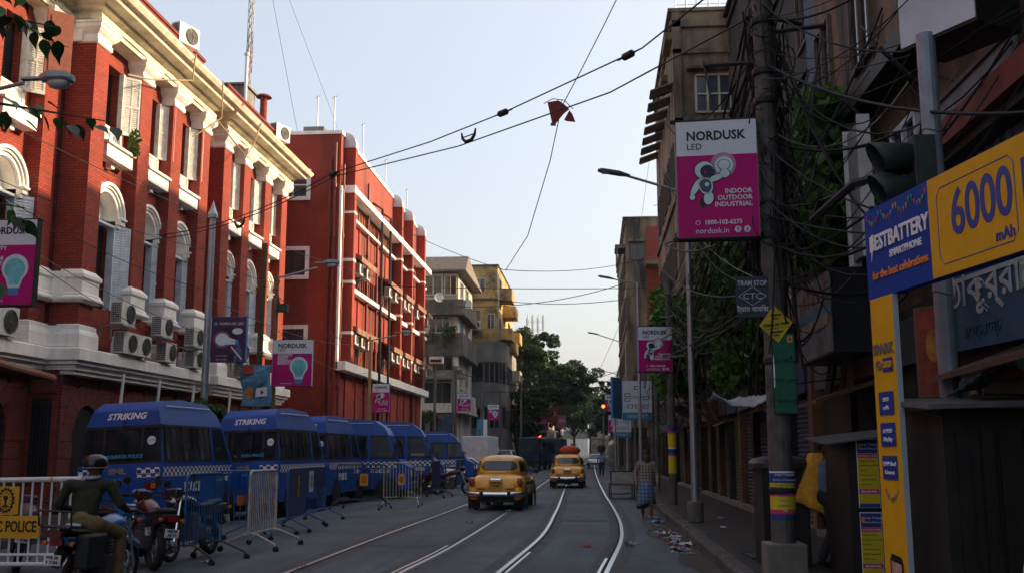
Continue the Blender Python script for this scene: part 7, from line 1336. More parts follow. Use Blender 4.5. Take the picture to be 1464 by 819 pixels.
# ================================================================== KIOSKS, CLUTTER
kmetal = M('kiosk_metal', (.022, .020, .018), .6, .3, var=.35, scale=5, dirt=(.012, .012, .012), damt=.5, dscale=3, bump=.2); kroof = M('kiosk_roof', (.10, .105, .11), .6, .2, var=.3, scale=5)
t = empty('street_kiosk', (2.78, 8.45, .15), R(2), 'dark ribbed metal kiosk behind the banner gate at right', 'kiosk'); m = MB(); m.box(0, 1.35, 0, 1.0, 0, 1.86); m.build('cabin', kmetal, t)
pn = MB(); pn.box(-.09, .09, -.03, 0, .05, 1.68); pn = pn.mesh('panel', kmetal)
for i in range(7): link('panel', pn, t, (.14 + i * .19, 0, 0), (0, 0, R(random.uniform(-1, 1))), (.55 if i < 2 else 1, 1 + .6 * (i % 2), 1))
m = MB(); m.add([(-.2, -.28, 1.84), (1.6, -.25, 1.9), (1.6, 1.2, 1.98), (-.15, 1.15, 1.95)] + [(-.2, -.28, 1.88), (1.6, -.25, 1.94), (1.6, 1.2, 2.02), (-.15, 1.15, 1.99)], [(0, 3, 2, 1), (4, 5, 6, 7), (0, 1, 5, 4), (1, 2, 6, 5), (2, 3, 7, 6), (3, 0, 4, 7)]); m.build('roof', kroof, t); m = MB(); m.lathe([(.26, 0), (.26, .012)], (0, 0, 0), 24, ax=1); o = m.build('badge', M('badge_dim', (.05, .055, .06), .5, var=.2), t, loc=(.95, -.06, 1.55)); o.scale = (1, 1, .35); text('CALCUTTA', .06, M('badge_txt', (.10, .10, .10), .6), t, (.95, -.075, 1.55)); m = MB(); m.box(.3, .34, -.07, -.03, .75, .95); m.build('latch', black, t)
for i, (x, y, z, sx, sy, sz, c, lb) in enumerate([(3.5, 9.0, 2.14, .5, .3, .12, (.10, .07, .05), 'brown box lying on the roof of ribbed kiosk'), (3.75, 9.15, 2.14, .3, .25, .35, (.40, .44, .46), 'pale blue plastic can on the roof of ribbed kiosk'), (3.55, 9.05, 2.27, .22, .18, .10, (.25, .06, .04), 'small red packet on the brown box, kiosk roof')]):
    t = empty('stored_item', (x, y, z), R(12 * i), lb, 'box', None); m = MB(); m.box(-sx / 2, sx / 2, -sy / 2, sy / 2, 0, sz); m.build('body', M('item%d' % i, c, .7, var=.3, scale=6), t, bevel=.02); m = MB(); m.box(-sx * .3, sx * .3, -sy * .3, sy * .3, sz, sz + .02); m.build('lid', M('item_lid%d' % i, tuple(v * .6 for v in c), .7), t)
t = empty('street_kiosk', (3.02, 12.6, .15), 0, 'narrow dark kiosk plastered with yellow coaching posters', 'kiosk'); m = MB(); m.box(0, .95, 0, 1.2, 0, 1.66); m.build('cabin', kmetal, t); m = MB(); m.add([(-.3, -.2, 1.60), (1.15, -.25, 1.78), (1.15, 1.3, 1.84), (-.25, 1.25, 1.68), (-.3, -.2, 1.62), (1.15, -.25, 1.80), (1.15, 1.3, 1.86), (-.25, 1.25, 1.70)], [(0, 3, 2, 1), (4, 5, 6, 7), (0, 1, 5, 4), (1, 2, 6, 5), (2, 3, 7, 6), (3, 0, 4, 7)]); m.build('roof', kroof, t)
for k, z0 in enumerate((.86, -.06)):
    p = empty('coaching_poster', (3.245, 12.58, .15 + max(0, z0)), 0, '%s yellow coaching poster pasted on the narrow kiosk' % ('upper' if k == 0 else 'lower'), 'poster', 'coaching posters on the kiosk'); z = 0 if k == 0 else 0
    H_ = .80; rows = [(.0, .05, poster_b), (.05, .16, poster_y), (.16, .22, poster_p), (.22, .58, poster_y), (.58, .635, poster_p), (.635, .80, poster_b)]
    m = MB(); m.box(-.125, .125, -.004, 0, 0, .81); m.build('sheet', decal_w, p)
    for a, c, mt in rows: decal(p, [(-.118, a + .004), (.118, a + .004), (.118, c), (-.118, c)], mt, -.0055, 'printed_band')
    text('George Telegraph', .034, decal_w, p, (.02, -.010, .745), ext=.001); text('Institute of Accounts', .029, decal_w, p, (.02, -.010, .695), ext=.001); text('ADMISSION OPEN', .026, decal_w, p, (0, -.010, .607), ext=.001); text('033-2350 9021', .03, decal_w, p, (0, -.010, .19), ext=.001, bold=.001); decal(p, ell(-.09, .72, .02, .035), M('print_orange', (.6, .2, .03)), -.009, 'logo_print')
    for i, s_ in enumerate(('• Professional Accountancy', '• Certificate Course in Tally Prime', '  Payroll & GST', '• Certificate Course in Excel', '• Certificate Advanced Office', '  Payment Accounts')): text(s_, .021, ink, p, (-.112, -.010, .55 - i * .055), align='LEFT', ext=.001, sx=.82)
t = empty('metal_booth', (2.26, 14.2, .15), R(3), 'dark rounded-lid metal booth standing behind the tram pole', 'booth'); m = MB(); m.box(0, .62, 0, .6, 0, 1.3); m.build('cabin', black, t); m = MB(); m.loft([ring(.31, .3, z, a, a * .95, 4, 20) for z, a in ((1.3, .40), (1.36, .40), (1.42, .36), (1.46, .2))]); m.build('lid', M('lid_dark', (.03, .032, .035), .5, .3), t)
# crow
t = empty('crow', (3.16, 8.62, 2.06), R(12), 'grey necked crow perched on the ribbed kiosk roof', 'bird'); crow_m = M('crow_black', (.010, .011, .014), .45, var=.2); cb_ = []
blob('body', [((-.06, 0, .15), (.06, 0, .20), .055, .062), ((.06, 0, .20), (.13, 0, .27), .055, .036), ((.13, 0, .275), (.155, 0, .28), .036, .030), ((-.06, 0, .15), (-.20, 0, .09), .05, .02, .6), ((-.2, 0, .09), (-.29, 0, .05), .022, .012, .5), ((.0, 0, .13), (.0, .02, .09), .03, .02), ((.02, 0, .13), (.02, -.02, .09), .03, .02)], crow_m, t, .008, 3)
m = MB(); m.loft([[(.175, .013 * math.cos(q), .28 + .015 * math.sin(q)) for q in [2 * PI * j / 8 for j in range(8)]], [(.21, .009 * math.cos(q), .279 + .011 * math.sin(q)) for q in [2 * PI * j / 8 for j in range(8)]], [(.245, .001 * math.cos(q), .270 + .001 * math.sin(q)) for q in [2 * PI * j / 8 for j in range(8)]]]); m.build('beak', black, t)
for s_ in (-1, 1):
    m = MB(); m.tube([(.01, s_ * .02, .10), (.0, s_ * .025, .05), (.01, s_ * .025, .005)], [.008, .005, .005], 6); m.tube([(-.02, s_ * .025, .004), (.04, s_ * .025, .004)], .004, 5); m.build('leg', black, t); m = MB(); m.loft([[(-.16 + .2 * u, s_ * (.05 + .012 * math.sin(PI * u)), .10 + .08 * u + h) for h in (.0, .03 + .06 * math.sin(PI * min(1, u + .2)))] + [(-.16 + .2 * u, s_ * .04, .10 + .08 * u + .03)] for u in (0, .3, .6, 1)]); m.build('wing', crow_m, t, smooth=True)
blob('grey_neck', [((.085, 0, .235), (.12, 0, .262), .050, .040)], M('crow_grey', (.06, .06, .062), .7), t, .008, 2)
# plastic sheet hung below the cables
t = empty('plastic_sheet', (1.95, 17, 2.1), 0, 'torn white plastic sheet strung above pavement beyond tram pole', 'sheet'); m = MB(); nx, ny = 14, 6; rs = random.Random(4)
m.add([(i * .95 / nx, j * .10 - .3 + .5 * j / ny, .52 - .30 * math.sin(PI * min(1, i / nx * .9)) * (1 - j / ny) - .08 * j / ny + rs.uniform(-.03, .03) + .1 * i / nx) for j in range(ny + 1) for i in range(nx + 1)], [(j * (nx + 1) + i, j * (nx + 1) + i + 1, (j + 1) * (nx + 1) + i + 1, (j + 1) * (nx + 1) + i) for j in range(ny) for i in range(nx)]); o = m.build('sheet', M('plastic_white', (.34, .37, .40), .4, var=.3, scale=6, spec=.5), t, smooth=True); q = o.modifiers.new('s', 'SOLIDIFY'); q.thickness = .006; m = MB(); m.tube([(0, -.3, .52), (1.0, -.3, .62), (2.2, -.2, .75)], .012, 5); m.build('cord', black_wire, t)
# hand cart
t = empty('hand_cart', (.98, 38, 0), R(4), 'small wheeled vendor table with pale top by the right kerb', 'cart'); m = MB(); m.box(-.45, .45, -.3, .5, .48, .54); m.build('deck', wood_d, t); m = MB(); m.box(-.42, .42, -.28, -.24, .56, .98); m.build('pale_box', M('tin_white', (.42, .43, .42), .6, var=.3, scale=7, dirt=(.08, .06, .05), damt=.5), t)
for x in (-.42, .42):
    for y in (-.28, .46): m = MB(); m.cyl((x, y, 0), (x, y, 1.0 if y < 0 else .55), .022, n=6); m.build('leg', black, t)
m = MB(); m.box(-.42, .42, -.27, .44, .14, .17); m.build('shelf', wood_d, t); m = MB(); m.cyl((-.45, -.3, .98), (.45, -.3, .98), .018, n=6); m.build('rail', black, t)
# litter along the gutter
lit = [M('litter_white', (.42, .45, .48), .6, var=.2), M('litter_grey', (.20, .21, .22), .7, var=.2), M('litter_blue', (.12, .24, .42), .6, var=.2), M('litter_green', (.06, .16, .05), .7), M('litter_brown', (.14, .09, .05), .8), M('litter_red', (.30, .05, .03), .7)]
rs = random.Random(21)
for i in range(64):
    y = 17.5 + abs(rs.gauss(0, 1)) * 5.2 if i < 54 else rs.uniform(14, 34); x = 1.62 - abs(rs.gauss(0, .16)) if i < 54 else rs.uniform(-6, 1.5); s = rs.uniform(.04, .13) * (1.5 if i % 5 == 0 else 1); m = MB(); n = 4
    m.add([((a - 2) * s * .5 + rs.uniform(-.2, .2) * s, (b_ - 2) * s * .4 + rs.uniform(-.2, .2) * s, .012 + abs(rs.gauss(0, .22)) * s) for b_ in range(5) for a in range(5)], [(b_ * 5 + a, b_ * 5 + a + 1, b_ * 5 + a + 6, b_ * 5 + a + 5) for b_ in range(4) for a in range(4) if rs.random() > .12])
    o = m.build('litter', lit[i % 6 if i % 3 else 0], None, loc=(x, y, GZ(x) + (-.025 if x > 1.2 else .004)), rot=(0, 0, rs.uniform(0, 6))); q = o.modifiers.new('s', 'SOLIDIFY'); q.thickness = .003
    if i < 54: tag(o, 'crumpled scrap of paper or plastic litter in the right gutter', 'litter', 'litter along the right gutter')
    else: tag(o, 'stray scrap of litter lying out on the open road', 'litter', 'stray litter on the road')
for i, (x, y, z) in enumerate([(2.6, 21.5, .15), (2.9, 24.5, .15), (3.4, 19.2, .15)]): m = MB(); m.lathe([(0, .02), (.05, .015), (.08, .0)], n=8); tag(m.build('litter', lit[i % 2], None, loc=(x, y, z + .004)), 'tiny pale scrap of litter on the right pavement blocks', 'litter', 'litter on right pavement')
t = empty('manhole_cover', (2.55, 15.6, .155), R(2), 'rusty square inspection cover in right pavement near tram pole', 'cover'); m = MB(); m.box(-.3, .3, -.4, .4, 0, .012); m.build('plate', M('rusty_iron', (.05, .032, .024), .8, var=.4, scale=8, bump=.4), t); m = MB()
for a, c, e, g in ((-.34, -.3, -.44, .44), (.3, .34, -.44, .44), (-.3, .3, -.44, -.4), (-.3, .3, .4, .44)): m.box(a, c, e, g, 0, .02)
m.build('frame', black, t)

# ================================================================== VEGETATION
leaf_d = M_leaf('leaf_dark', [(.012, .030, .010), (.022, .055, .014), (.035, .075, .018), (.05, .095, .02)]); leaf_b = M_leaf('leaf_bright', [(.018, .05, .012), (.035, .09, .016), (.06, .13, .022), (.09, .16, .03)], trans=.3); leaf_c = M_leaf('leaf_creeper', [(.02, .06, .014), (.05, .13, .02), (.09, .21, .03), (.14, .26, .05)], trans=.35); bark = M('bark', (.07, .052, .038), .9, var=.3, scale=6, bump=.5)
def tree(loc, H, spread, label, seed, n=9000, leaf=.28, mat=None, name='street_tree', trunk=.32, nb=11, group=None):
    t = empty(name, loc, 0, label, 'tree', group); rs = random.Random(seed); m = MB(); th = H * .34
    pts = [(0, 0, -.2), (.1 * rs.uniform(-1, 1), .1, th * .5), (.3 * rs.uniform(-1, 1), .2 * rs.uniform(-1, 1), th)]; m.tube(pts, [trunk, trunk * .8, trunk * .65], 10); blobs = []
    for i in range(nb):
        a = 2 * PI * i / nb + rs.uniform(-.4, .4); rr = spread * rs.uniform(.35, .85) * (1 if i % 3 else .45); z = H * rs.uniform(.5, .92) if i % 3 else H * rs.uniform(.75, .98); e = (rr * math.cos(a), rr * math.sin(a), z); mid = (e[0] * .45, e[1] * .45, th + (z - th) * .55); m.tube([pts[-1], mid, e], [trunk * .42, trunk * .24, trunk * .06], 6); br = spread * rs.uniform(.26, .42)
        for k in range(12): q = br * rs.uniform(.2, .6); blobs.append((e[0] + rs.gauss(0, br * .7), e[1] + rs.gauss(0, br * .7), e[2] + rs.gauss(0, br * .45), q, q, q * .62, int(n / nb / 12)))
    m.build('trunk', bark, t); leaves('crown', blobs, leaf, mat or leaf_d, t, seed=seed, flat=.3); return t
tl = ['big dark tree leaning over the street beyond the yellow block', 'dark tree behind the big street tree, left of pole', 'farther dark green tree above the far traffic', 'distant bluish tree near the street end, left', 'distant bluish tree farther right over the flyover', 'far tree on the right before the small pink sign', 'far tree on the right side past the smaller board', 'low tree in front of the grey block behind hoardings']
for i, (x, y, H, sp, n) in enumerate([(-6.9, 118, 15.6, 5.0, 24000), (-8.6, 130, 15.5, 5.0, 12000), (-4.6, 140, 13.6, 5.4, 20000), (-3.8, 190, 13, 6.0, 11000), (-1.0, 240, 14, 7, 11000), (3.0, 118, 9.5, 2.8, 7000), (3.2, 150, 9.5, 3.4, 7000), (-7.6, 103, 7.6, 3.0, 8000)]): tree((x, y, -.05), H, sp, tl[i], 30 + i, n, .42 if y < 180 else .6, group='street trees down the road')
# shrubs behind the vans and on balconies
for i, (x, y, z, rx, rz_, n, lb) in enumerate([(-12.6, 31.0, 2.9, .8, .5, 1500, 'leafy shrub behind first van below the dark purple sign'), (-12.3, 36.8, 2.9, 1.1, .5, 1800, 'leafy shrub behind second van under the bulb sign'), (-12.2, 39.4, 2.7, .7, .4, 1000, 'small leafy shrub behind third van')]):
    t = empty('shrub', (x, y, -.1), 0, lb, 'shrub', 'shrubs behind the vans'); rs = random.Random(i); m = MB()
    for k in range(7): m.tube([(rs.uniform(-.1, .1), rs.uniform(-.1, .1), 0), (rs.uniform(-rx, rx) * .5, rs.uniform(-.3, .3), z * .7), (rs.uniform(-rx, rx), rs.uniform(-.4, .4), z + rs.uniform(-.2, rz_))], [.04, .025, .01], 5)
    m.build('stems', bark, t); leaves('foliage', [(rs.uniform(-rx, rx), rs.uniform(-.4, .4), z + .1 + rs.uniform(-rz_, rz_) * .6, .34, .34, .22, n // 9) for k in range(9)], .16, leaf_b, t, seed=i, aspect=.7)
for i, (x, y, z, w_, lb) in enumerate([(-13.2, 81.7, 11.0, 1.2, 'potted plants trailing over the middle balcony of sooty flats'), (-11.6, 81.7, 11.3, .5, 'taller potted plant at balcony corner of sooty flats'), (-14.8, 81.7, 10.6, .6, 'potted plants at left of the sooty balcony'), (-13.6, 81, 4.7, 1.0, 'green plants on the shop canopy of sooty flats')]):
    t = empty('balcony_plants', (x, y, z), 0, lb, 'plant', 'balcony plants'); rs = random.Random(40 + i); m = MB()
    for k in range(4): m.lathe([(.12, -.3), (.16, 0), (.14, 0)], (rs.uniform(-w_, w_), .1, 0), 10)
    m.build('pots', M('terracotta', (.22, .09, .05), .8), t); leaves('foliage', [(rs.uniform(-w_, w_), rs.uniform(-.2, .1), rs.uniform(-.5, .5), .3, .25, .35, 90) for k in range(8)], .15, leaf_b, t, seed=i)
# creeper over the right-hand balconies and the fig by the tram pole
for i, (bl, sz, lb, mt) in enumerate([([(2.75 + random.uniform(-.5, .6), 34.5 + random.uniform(-1.5, 3), 5.2 + random.uniform(-1.3, 1.9), .5, .7, .45, 190) for k in range(40)], .20, 'green creeper cascading behind the second pink sign', leaf_c), ([(3.6 + random.uniform(-.7, .6), 24.5 + random.uniform(-1.5, 3.5), 5.0 + random.uniform(-1.7, 1.5), .5, .6, .5, 140) for k in range(40)], .22, 'tangled green creeper behind the slim lamp post', leaf_c), ([(3.9 + random.uniform(-.35, .35), 16.8 + random.uniform(-1.0, 1.4), 5.9 + random.uniform(-1.1, 1.5), .35, .45, .35, 80) for k in range(36)], .24, 'leafy fig growing from the wall right of the tram pole', leaf_c)]):
    t = empty('creeper', (3.6, (34, 24.5, 17)[i], 3.2), 0, lb, 'creeper', 'creepers on the right-hand houses'); m = MB(); rs = random.Random(60 + i)
    for k in range(8): c = bl[rs.randrange(len(bl))]; m.tube([(.4, rs.uniform(-1, 1), -.6), (c[0] - 3.3, c[1] - t.location.y, (c[2] - 3.2) * .6), (c[0] - 3.6, c[1] - t.location.y, c[2] - 3.2)], [.04, .025, .008], 5)
    m.build('stems', bark, t); leaves('foliage', [(c[0] - 3.6, c[1] - t.location.y, c[2] - 3.2) + c[3:] for c in bl], sz, mt, t, seed=60 + i, aspect=.62, flat=.5)
# overhanging branch at the upper left: stands on a tree just outside the view
t = empty('street_tree', (-5.3, 6.2, 0), 0, 'leafy overhanging branch reaching in at the upper left corner', 'tree'); m = MB(); m.tube([(0, 0, -.1), (.05, 0, 2.0), (-.1, .1, 4.2), (-.1, 0, 6)], [.16, .14, .11, .08], 10); m.build('trunk', bark, t)
lf = MB(); N_ = 6; v = [(0, 0, 0)]
for k in range(1, N_): u = k / N_; wd = .036 * math.sin(PI * u ** .8) * (1.15 - .4 * u); v += [(-wd, u * .12, -.012 * u * u + .008), (0, u * .12, -.012 * u * u), (wd, u * .12, -.012 * u * u + .008)]
v += [(0, .13, -.018)]; f = [(0, 2, 1), (0, 3, 2)]
for k in range(N_ - 2): a = 1 + 3 * k; f += [(a, a + 1, a + 4, a + 3), (a + 1, a + 2, a + 5, a + 4)]
a = 1 + 3 * (N_ - 2); f += [(a, a + 1, a + 3), (a + 1, a + 2, a + 3)]; lf.add(v, f); lfm = [lf.mesh('leaf', M('leaf_solid%d' % i, c, .45, var=.2, scale=9), True, fix=False) for i, c in enumerate([(.025, .07, .014), (.06, .15, .02), (.012, .035, .012)])]
rs = random.Random(5); brs = [[(-.1, 0, 3.6), (.6, .1, 3.75), (1.2, .25, 4.05), (1.95, .3, 3.92)], [(-.1, 0, 4.2), (.5, .2, 4.55), (1.0, .3, 4.75), (1.55, .3, 4.62)], [(-.1, 0, 4.6), (.7, .3, 4.9), (1.5, .3, 4.98)], [(0, 0, 2.8), (.7, .1, 3.1), (1.15, .2, 3.35), (1.45, .25, 3.3)], [(0, 0, 2.4), (.8, .1, 2.75), (1.35, .2, 2.85)]]
for bi, br in enumerate(brs):
    m = MB(); m.tube(br, [.03, .018, .011, .004][:len(br)], 6); bo = m.build('branch', bark, t); P = [Vector(p) for p in br]; n_l = (44, 60, 46, 26, 18)[bi]
    for k in range(n_l):
        u = (k + .5) / n_l * (len(P) - 1); u = max(u, .9) if bi < 3 else max(u, 1.0); i = min(int(u), len(P) - 2); p = P[i].lerp(P[i + 1], u - i); link('leaf', lfm[rs.randrange(3)], bo, (p.x + rs.uniform(-.05, .05), p.y + rs.uniform(-.12, .12), p.z + rs.uniform(-.10, .06)), (rs.uniform(-1.2, -.3), rs.uniform(-.5, .5), rs.uniform(-2.6, 1.2)), (rs.uniform(.85, 1.4),) * 3)
# weed on the brick ledge
t = empty('weed', (-15.0, 30.9, 11.3), 0, 'weed sprouting from window sill of the brick building', 'plant'); m = MB(); m.tube([(0, 0, 0), (.05, .05, .6)], .02, 5); m.build('stem', bark, t); leaves('foliage', [(.1, .05, .4, .22, .25, .4, 160), (.05, .2, .1, .2, .2, .2, 60)], .14, leaf_b, t, seed=3)

# ================================================================== WIRES
def wire(pts, label, r=.014, mat=None, name='overhead_wire', cat='wire', group='overhead wires across the street'):
    m = MB(); m.tube(pts, r, 5); return tag(m.build(name, mat or black_wire), label, cat, group)
def ins(p, d, label, r=.06, L=.28):
    d = Vector(d).normalized(); t = empty('insulator', p, 0, label, 'insulator', 'wire insulators'); m = MB(); m.tube([tuple(d * L * k) for k in (-.5, -.35, -.3, .3, .35, .5)], [r * .3, r * .4, r, r, r * .4, r * .3], 10); m.build('spool', black, t); m = MB(); m.tube([tuple(d * -L * .8), tuple(d * L * .8)], .018, 5); m.build('clamp', black, t)
PT = (PX, PY, 7.55)
W1 = [(-15.0, 30.5, 8.6), (-10.5, 27.5, 8.42), (-7.3, 26.0, 9.0)]
mainA = catenary((-14.9, 33, 9.0), (-7.2, 27, 9.35), .35, 8) + [(-4.0, 24.2, 9.3), (-2.0, 22.3, 9.35), (1.0, 18.5, 9.25), (2.3, 13.1, 8.3)]
wire(mainA, 'upper tram span wire crossing the street with insulators', .016); wire(catenary((-14.9, 32.6, 8.75), (-7.15, 27, 9.25), .35, 8) + [(-3.2, 23.5, 8.95), (.4, 19.5, 8.75), (2.3, 13.1, 7.5)], 'lower tram span wire crossing the street under the kite', .016)
for i, (p, q) in enumerate(((Vector((-7.2, 27, 9.33)), (8, -7, 0)), (Vector((-2.0, 22.3, 9.35)), (3, -3, .0)), (Vector((.75, 18.85, 9.26)), (3, -4, 0)))): ins(p, q, ['black insulator on span wire before the red annex', 'black insulator on span wire at mid street', 'black insulator on span wire near the tan house'][i], .075, .4)
t = empty('span_bow', (-2.9, 23.15, 9.12), R(-43), 'black crescent hanger clipped on the span wire mid street', 'hanger', 'wire hangers'); m = MB(); m.tube([(-.26, 0, .1), (-.22, 0, -.05), (-.1, 0, -.15), (.1, 0, -.15), (.22, 0, -.05), (.26, 0, .1)], [.02, .035, .045, .045, .035, .02], 8); m.build('crescent', black, t); m = MB(); m.cyl((-.22, 0, -.02), (.22, 0, -.02), .015, n=6); m.build('bar', black, t)
t = empty('span_bow', (-10.9, 30.0, 8.72), R(-40), 'black crescent hanger on the span wire before brick building', 'hanger', 'wire hangers'); m = MB(); m.tube([(-.3, 0, .1), (-.25, 0, -.05), (-.1, 0, -.17), (.1, 0, -.17), (.25, 0, -.05), (.3, 0, .1)], [.02, .035, .05, .05, .035, .02], 8); m.build('crescent', black, t); m = MB(); m.cyl((-.22, 0, .0), (.22, 0, .0), .015, n=6); m.build('bar', black, t)
wire([(1.5, 19, 15.0), (-.4, 22.8, 10.4), (-.75, 24, 9.2), (-1.2, 27, 7.7), (-2.4, 32.5, 6.6)] if False else catenary((2.6, 18, 14.6), (-.75, 25.6, 10.6), .2, 6) + [(-1.1, 26.5, 9.4), (-1.9, 29.5, 8.0), (-2.9, 33.5, 7.7)], 'slack cable from upper right hanging down behind the kite', .013)
wire(catenary((-12.6, 50.4, 14.9), (-3.0, 34, 7.8), .4, 10) + catenary((-3.0, 34, 7.8), (2.4, 46, 10.4), .25, 8)[1:], 'long thin cable from the red annex to right-hand lamp post', .012)
for i, (a, b_, s_, r, lb) in enumerate([((-10.4, 76, 12.6), (2.6, 82, 15.2), .6, .03, 'thick far cable across the street, upper of three'), ((-9.0, 94, 15.8), (2.7, 84, 14.2), .4, .03, 'thick far cable across the street, middle of three'), ((-12.4, 60, 11.6), (3.3, 62, 11.6), .1, .022, 'straight far cable across the street, lowest of three'), ((-10.3, 76, 7.6), (2.4, 70, 6.3), .7, .035, 'thick drooping far cable in front of the trees'), ((-9.3, 84, 6.6), (2.6, 92, 9.0), .6, .025, 'far cable rising to the right over trees'), ((-8.0, 88, 6.9), (2.4, 66, 6.2), .5, .02, 'thin far cable below the thick drooping one'), ((-7.0, 98, 8.8), (3.0, 105, 8.8), .1, .05, 'far dark span rod over the street trees'), ((-4.0, 150, 9.5), (3.0, 100, 9.5), .3, .02, 'thin far cable sloping over the trees'), ((-9.3, 84, 5.6), (2.6, 118, 5.6), .3, .02, 'reddish thin far cable across the trees')]): wire(catenary(a, b_, s_, 16), lb, r, mat=M('red_wire', (.16, .03, .02), .7, var=0) if 'reddish' in lb else None)
wire(catenary((2.05, 46, 9.3), (-2.2, 120, 6), .5, 10), 'thin slanting cable from second lamp post to the trees', .012, grey_wire); wire(catenary((3.4, 52, 19), (1.9, 60, 9), .3, 6), 'thin cable dropping off the slatted awnings', .01, grey_wire)
lefts = [((-15, 20, 9.9), (-9, 44, 9.2), .5), ((-15.3, 22, 8.6), (-12.2, 36, 8.7), .4), ((-15.3, 24, 8.3), (-12.35, 31.5, 6.8), .3), ((-15.2, 20, 7.9), (-11.75, 36.6, 5.2), .6), ((-15.3, 24.4, 7.2), (-12.35, 31.5, 4.6), .25), ((-12.35, 31.5, 8.0), (-11.75, 36.6, 7.9), .2), ((-12.35, 31.5, 6.6), (-11.15, 50, 7.0), .5), ((-12.3, 31.5, 6.2), (-12.2, 36, 6.3), .25), ((-11.75, 36.6, 7.4), (-10.4, 76, 7.4), 1.0), ((-11.75, 36.6, 6.2), (-11.15, 50, 5.6), .6), ((-11.1, 50, 6.8), (-10.4, 76, 7.0), .7), ((-14.9, 29, 10.6), (-14.9, 47, 10.9), .3), ((-11.1, 50, 4.8), (-12.9, 58, 6.0), .8), ((-11.1, 50, 4.2), (-12.5, 51, 5.8), .6)]
cl = ['from near left edge toward lamp post past the arches', 'from near wing to the wooden pole, highest of its bunch', 'from near wing to the silver pole, upper', 'from near wing dipping to the rusty lamp post', 'from near wing to the silver pole, lower', 'between silver pole and rusty lamp post', 'from silver pole to the yellowed lamp post', 'between silver pole and wooden pole', 'from rusty lamp post to far dark pole', 'from rusty lamp post to yellowed lamp post', 'from yellowed lamp post to far dark pole', 'running along sills of the brick building', 'from yellowed lamp post to annex wall, long sag', 'from yellowed lamp post to annex corner']
for i, (a, b_, s_) in enumerate(lefts): wire(catenary(a, b_, s_, 14), 'thin cable ' + cl[i], .011, None if i % 3 else grey_wire, group='cables along the left buildings')
# tangled cable bundles on the right-hand side: nobody could count them
rs = random.Random(77); m = MB(); g = MB()
for i in range(230):
    z = rs.uniform(3.6, 7.8); a = (PX + rs.gauss(0, .12), PY + rs.gauss(0, .1), z); k = rs.random()
    if k < .40: b_ = (rs.uniform(3.4, 4.4), rs.uniform(15, 22), rs.uniform(3.0, 8.5))
    elif k < .60: b_ = (2.3 + rs.gauss(0, .15), 30.8, rs.uniform(4.4, 6.6))
    elif k < .80: b_ = (rs.uniform(2.1, 2.6), PY + rs.uniform(-.3, 2.5), rs.uniform(2.4, 5.5))
    elif k < .92: b_ = (rs.uniform(3.6, 4.4), rs.uniform(8, 13), rs.uniform(3.6, 8))
    else: b_ = (rs.uniform(1.4, 2.0), rs.uniform(16, 28), rs.uniform(5.5, 8.5))
    (g if rs.random() < .16 else m).tube(catenary(a, b_, rs.uniform(.1, 1.0), 9), rs.choice((.007, .009, .012, .018)), 4)
for i in range(26):      # coils on the pole
    r_ = rs.uniform(.14, .34); z = rs.uniform(4.4, 7.4); a0 = rs.uniform(0, 6); cx, cy = PX + rs.uniform(-.1, .2), PY - .1 + rs.uniform(-.1, .1); m.tube([(cx + r_ * math.cos(a0 + j * .5) * .8, cy + .1 * math.sin(j), z + r_ * math.sin(a0 + j * .5)) for j in range(rs.randrange(9, 15))], .009, 4)
for i in range(120):
    y0 = rs.uniform(17, 46); a = (rs.choice((2.3, 2.45, 3.6, 4.1)), y0, rs.uniform(2.6, 6.4)); b_ = (rs.choice((2.3, 2.6, 3.8, 4.1)), y0 + rs.uniform(2, 12), rs.uniform(2.6, 6.6)); (g if rs.random() < .15 else m).tube(catenary(a, b_, rs.uniform(.2, .9), 9), rs.choice((.008, .012, .02)), 4)
for i in range(24): y0 = rs.uniform(8, 19); (g if i % 5 == 0 else m).tube(catenary((4.35, y0, rs.uniform(3, 9)), (4.3, y0 + rs.uniform(1, 6), rs.uniform(2.6, 9)), rs.uniform(.2, .8), 8), rs.choice((.008, .012, .016)), 4)
tag(m.build('tangled_cables', black_wire, fix=False), 'tangle of black cables around the tram pole and right-hand houses', 'cables', kind='stuff'); tag(g.build('tangled_grey_cables', grey_wire, fix=False), 'pale grey strands among the black cable tangle', 'cables', kind='stuff')
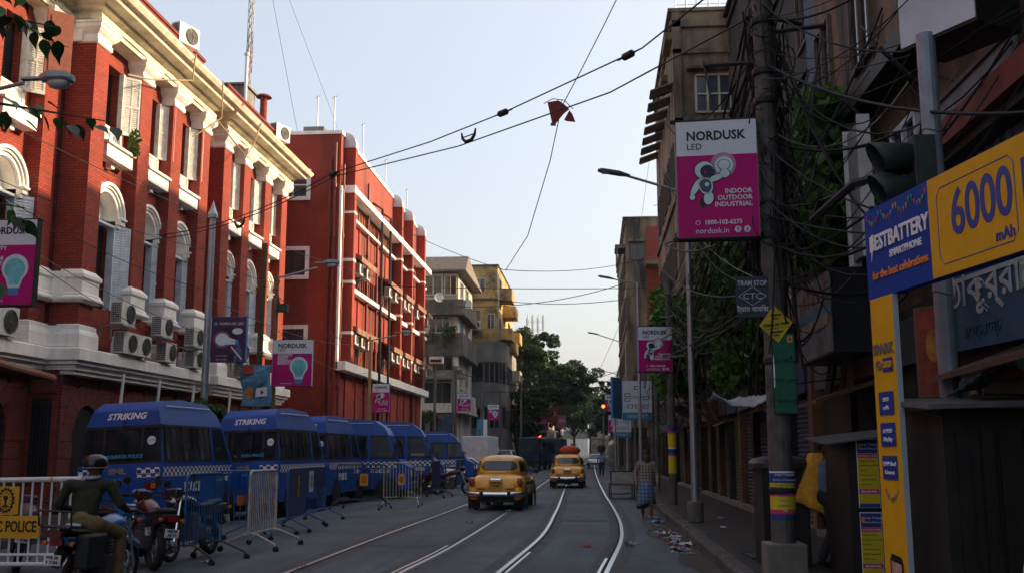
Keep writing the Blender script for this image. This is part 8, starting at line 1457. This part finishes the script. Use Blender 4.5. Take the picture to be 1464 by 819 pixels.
# kite caught on the wire
t = empty('torn_kite', (-.78, 25.6, 10.45), R(8), 'torn dark red kite caught on the span wires', 'kite'); m = MB(); rs = random.Random(9); P = [(-.36, .30), (-.1, .36), (.10, .30), (.30, .05), (.38, -.22), (.18, -.20), (.05, -.24), (.20, -.02), (.10, .05), (-.02, -.12), (-.12, -.30), (-.22, -.28)]
m.prism([(-.34, .28), (-.05, .34), (.12, .22), (.24, .10), (.10, -.02), (.0, -.14), (-.1, -.28), (-.22, -.30)], 1, -.004, .004); m.build('paper', M('kite_red', (.24, .035, .02), .7, var=.25, scale=6), t); m = MB(); m.prism([(.24, .08), (.32, -.02), (.40, -.24), (.16, -.22), (.10, -.18)], 1, .02, .028); m.build('torn_piece', M('kite_red', (.2, .03, .02)), t); m = MB(); m.tube([(-.44, 0, .24), (-.2, -.02, .37), (.1, -.02, .34), (.34, 0, .1)], .012, 5); m.tube([(-.2, -.01, -.32), (.05, -.01, .36)], .01, 5); m.build('sticks', wood_d, t); m = MB(); m.box(-.26, -.12, -.01, .01, -.36, -.28); m.build('tail', M('kite_grey', (.12, .11, .1), .8), t)
# rooftop telecom mast far off
t = empty('telecom_mast', (-8.6, 150, 0), 0, 'rooftop telecom mast with antennas above the far trees', 'mast'); m = MB(); m.box(-6, 1.6, 1, 9, 0, 16.6); m.build('building', grey_w, t); m = MB()
for x in (-1.2, -.4, .4, 1.2): m.cyl((x, 1.5, 17.2), (x, 1.5, 22.2), .05, n=5); m.cyl((x, 3, 17.2), (x, 3, 21.6), .05, n=5)
for z in (18.4, 19.8, 21): m.box(-1.3, 1.3, 1.45, 1.5, z, z + .06)
m.build('lattice', steel, t)
for i, x in enumerate((-1.3, -.5, .3, 1.1)): m = MB(); m.box(x - .12, x + .12, 1.2, 1.4, 19.4 + .3 * (i % 2), 21.6 + .3 * (i % 2)); m.build('antenna', white_p, t)
# a crow-sized row of birds on the yellow block roof is left to the coping

# ================================================================== HAZE
m = MB(); m.box(-75, 70, -30, 470, -1.9, 42); hz_o = m.build('haze'); tag(hz_o, 'thin morning haze filling the street', 'haze', kind='stuff'); hm_ = bpy.data.materials.new('haze'); hm_.use_nodes = True; hn = hm_.node_tree
for x in list(hn.nodes):
    if x.type == 'BSDF_PRINCIPLED': hn.nodes.remove(x)
pv = hn.nodes.new('ShaderNodeVolumePrincipled'); pv.inputs['Color'].default_value = (.80, .87, .95, 1); pv.inputs['Density'].default_value = .0003; pv.inputs['Anisotropy'].default_value = .0
hn.links.new(pv.outputs[0], hn.nodes['Material Output'].inputs['Volume']); hz_o.data.materials.clear(); hz_o.data.materials.append(hm_)
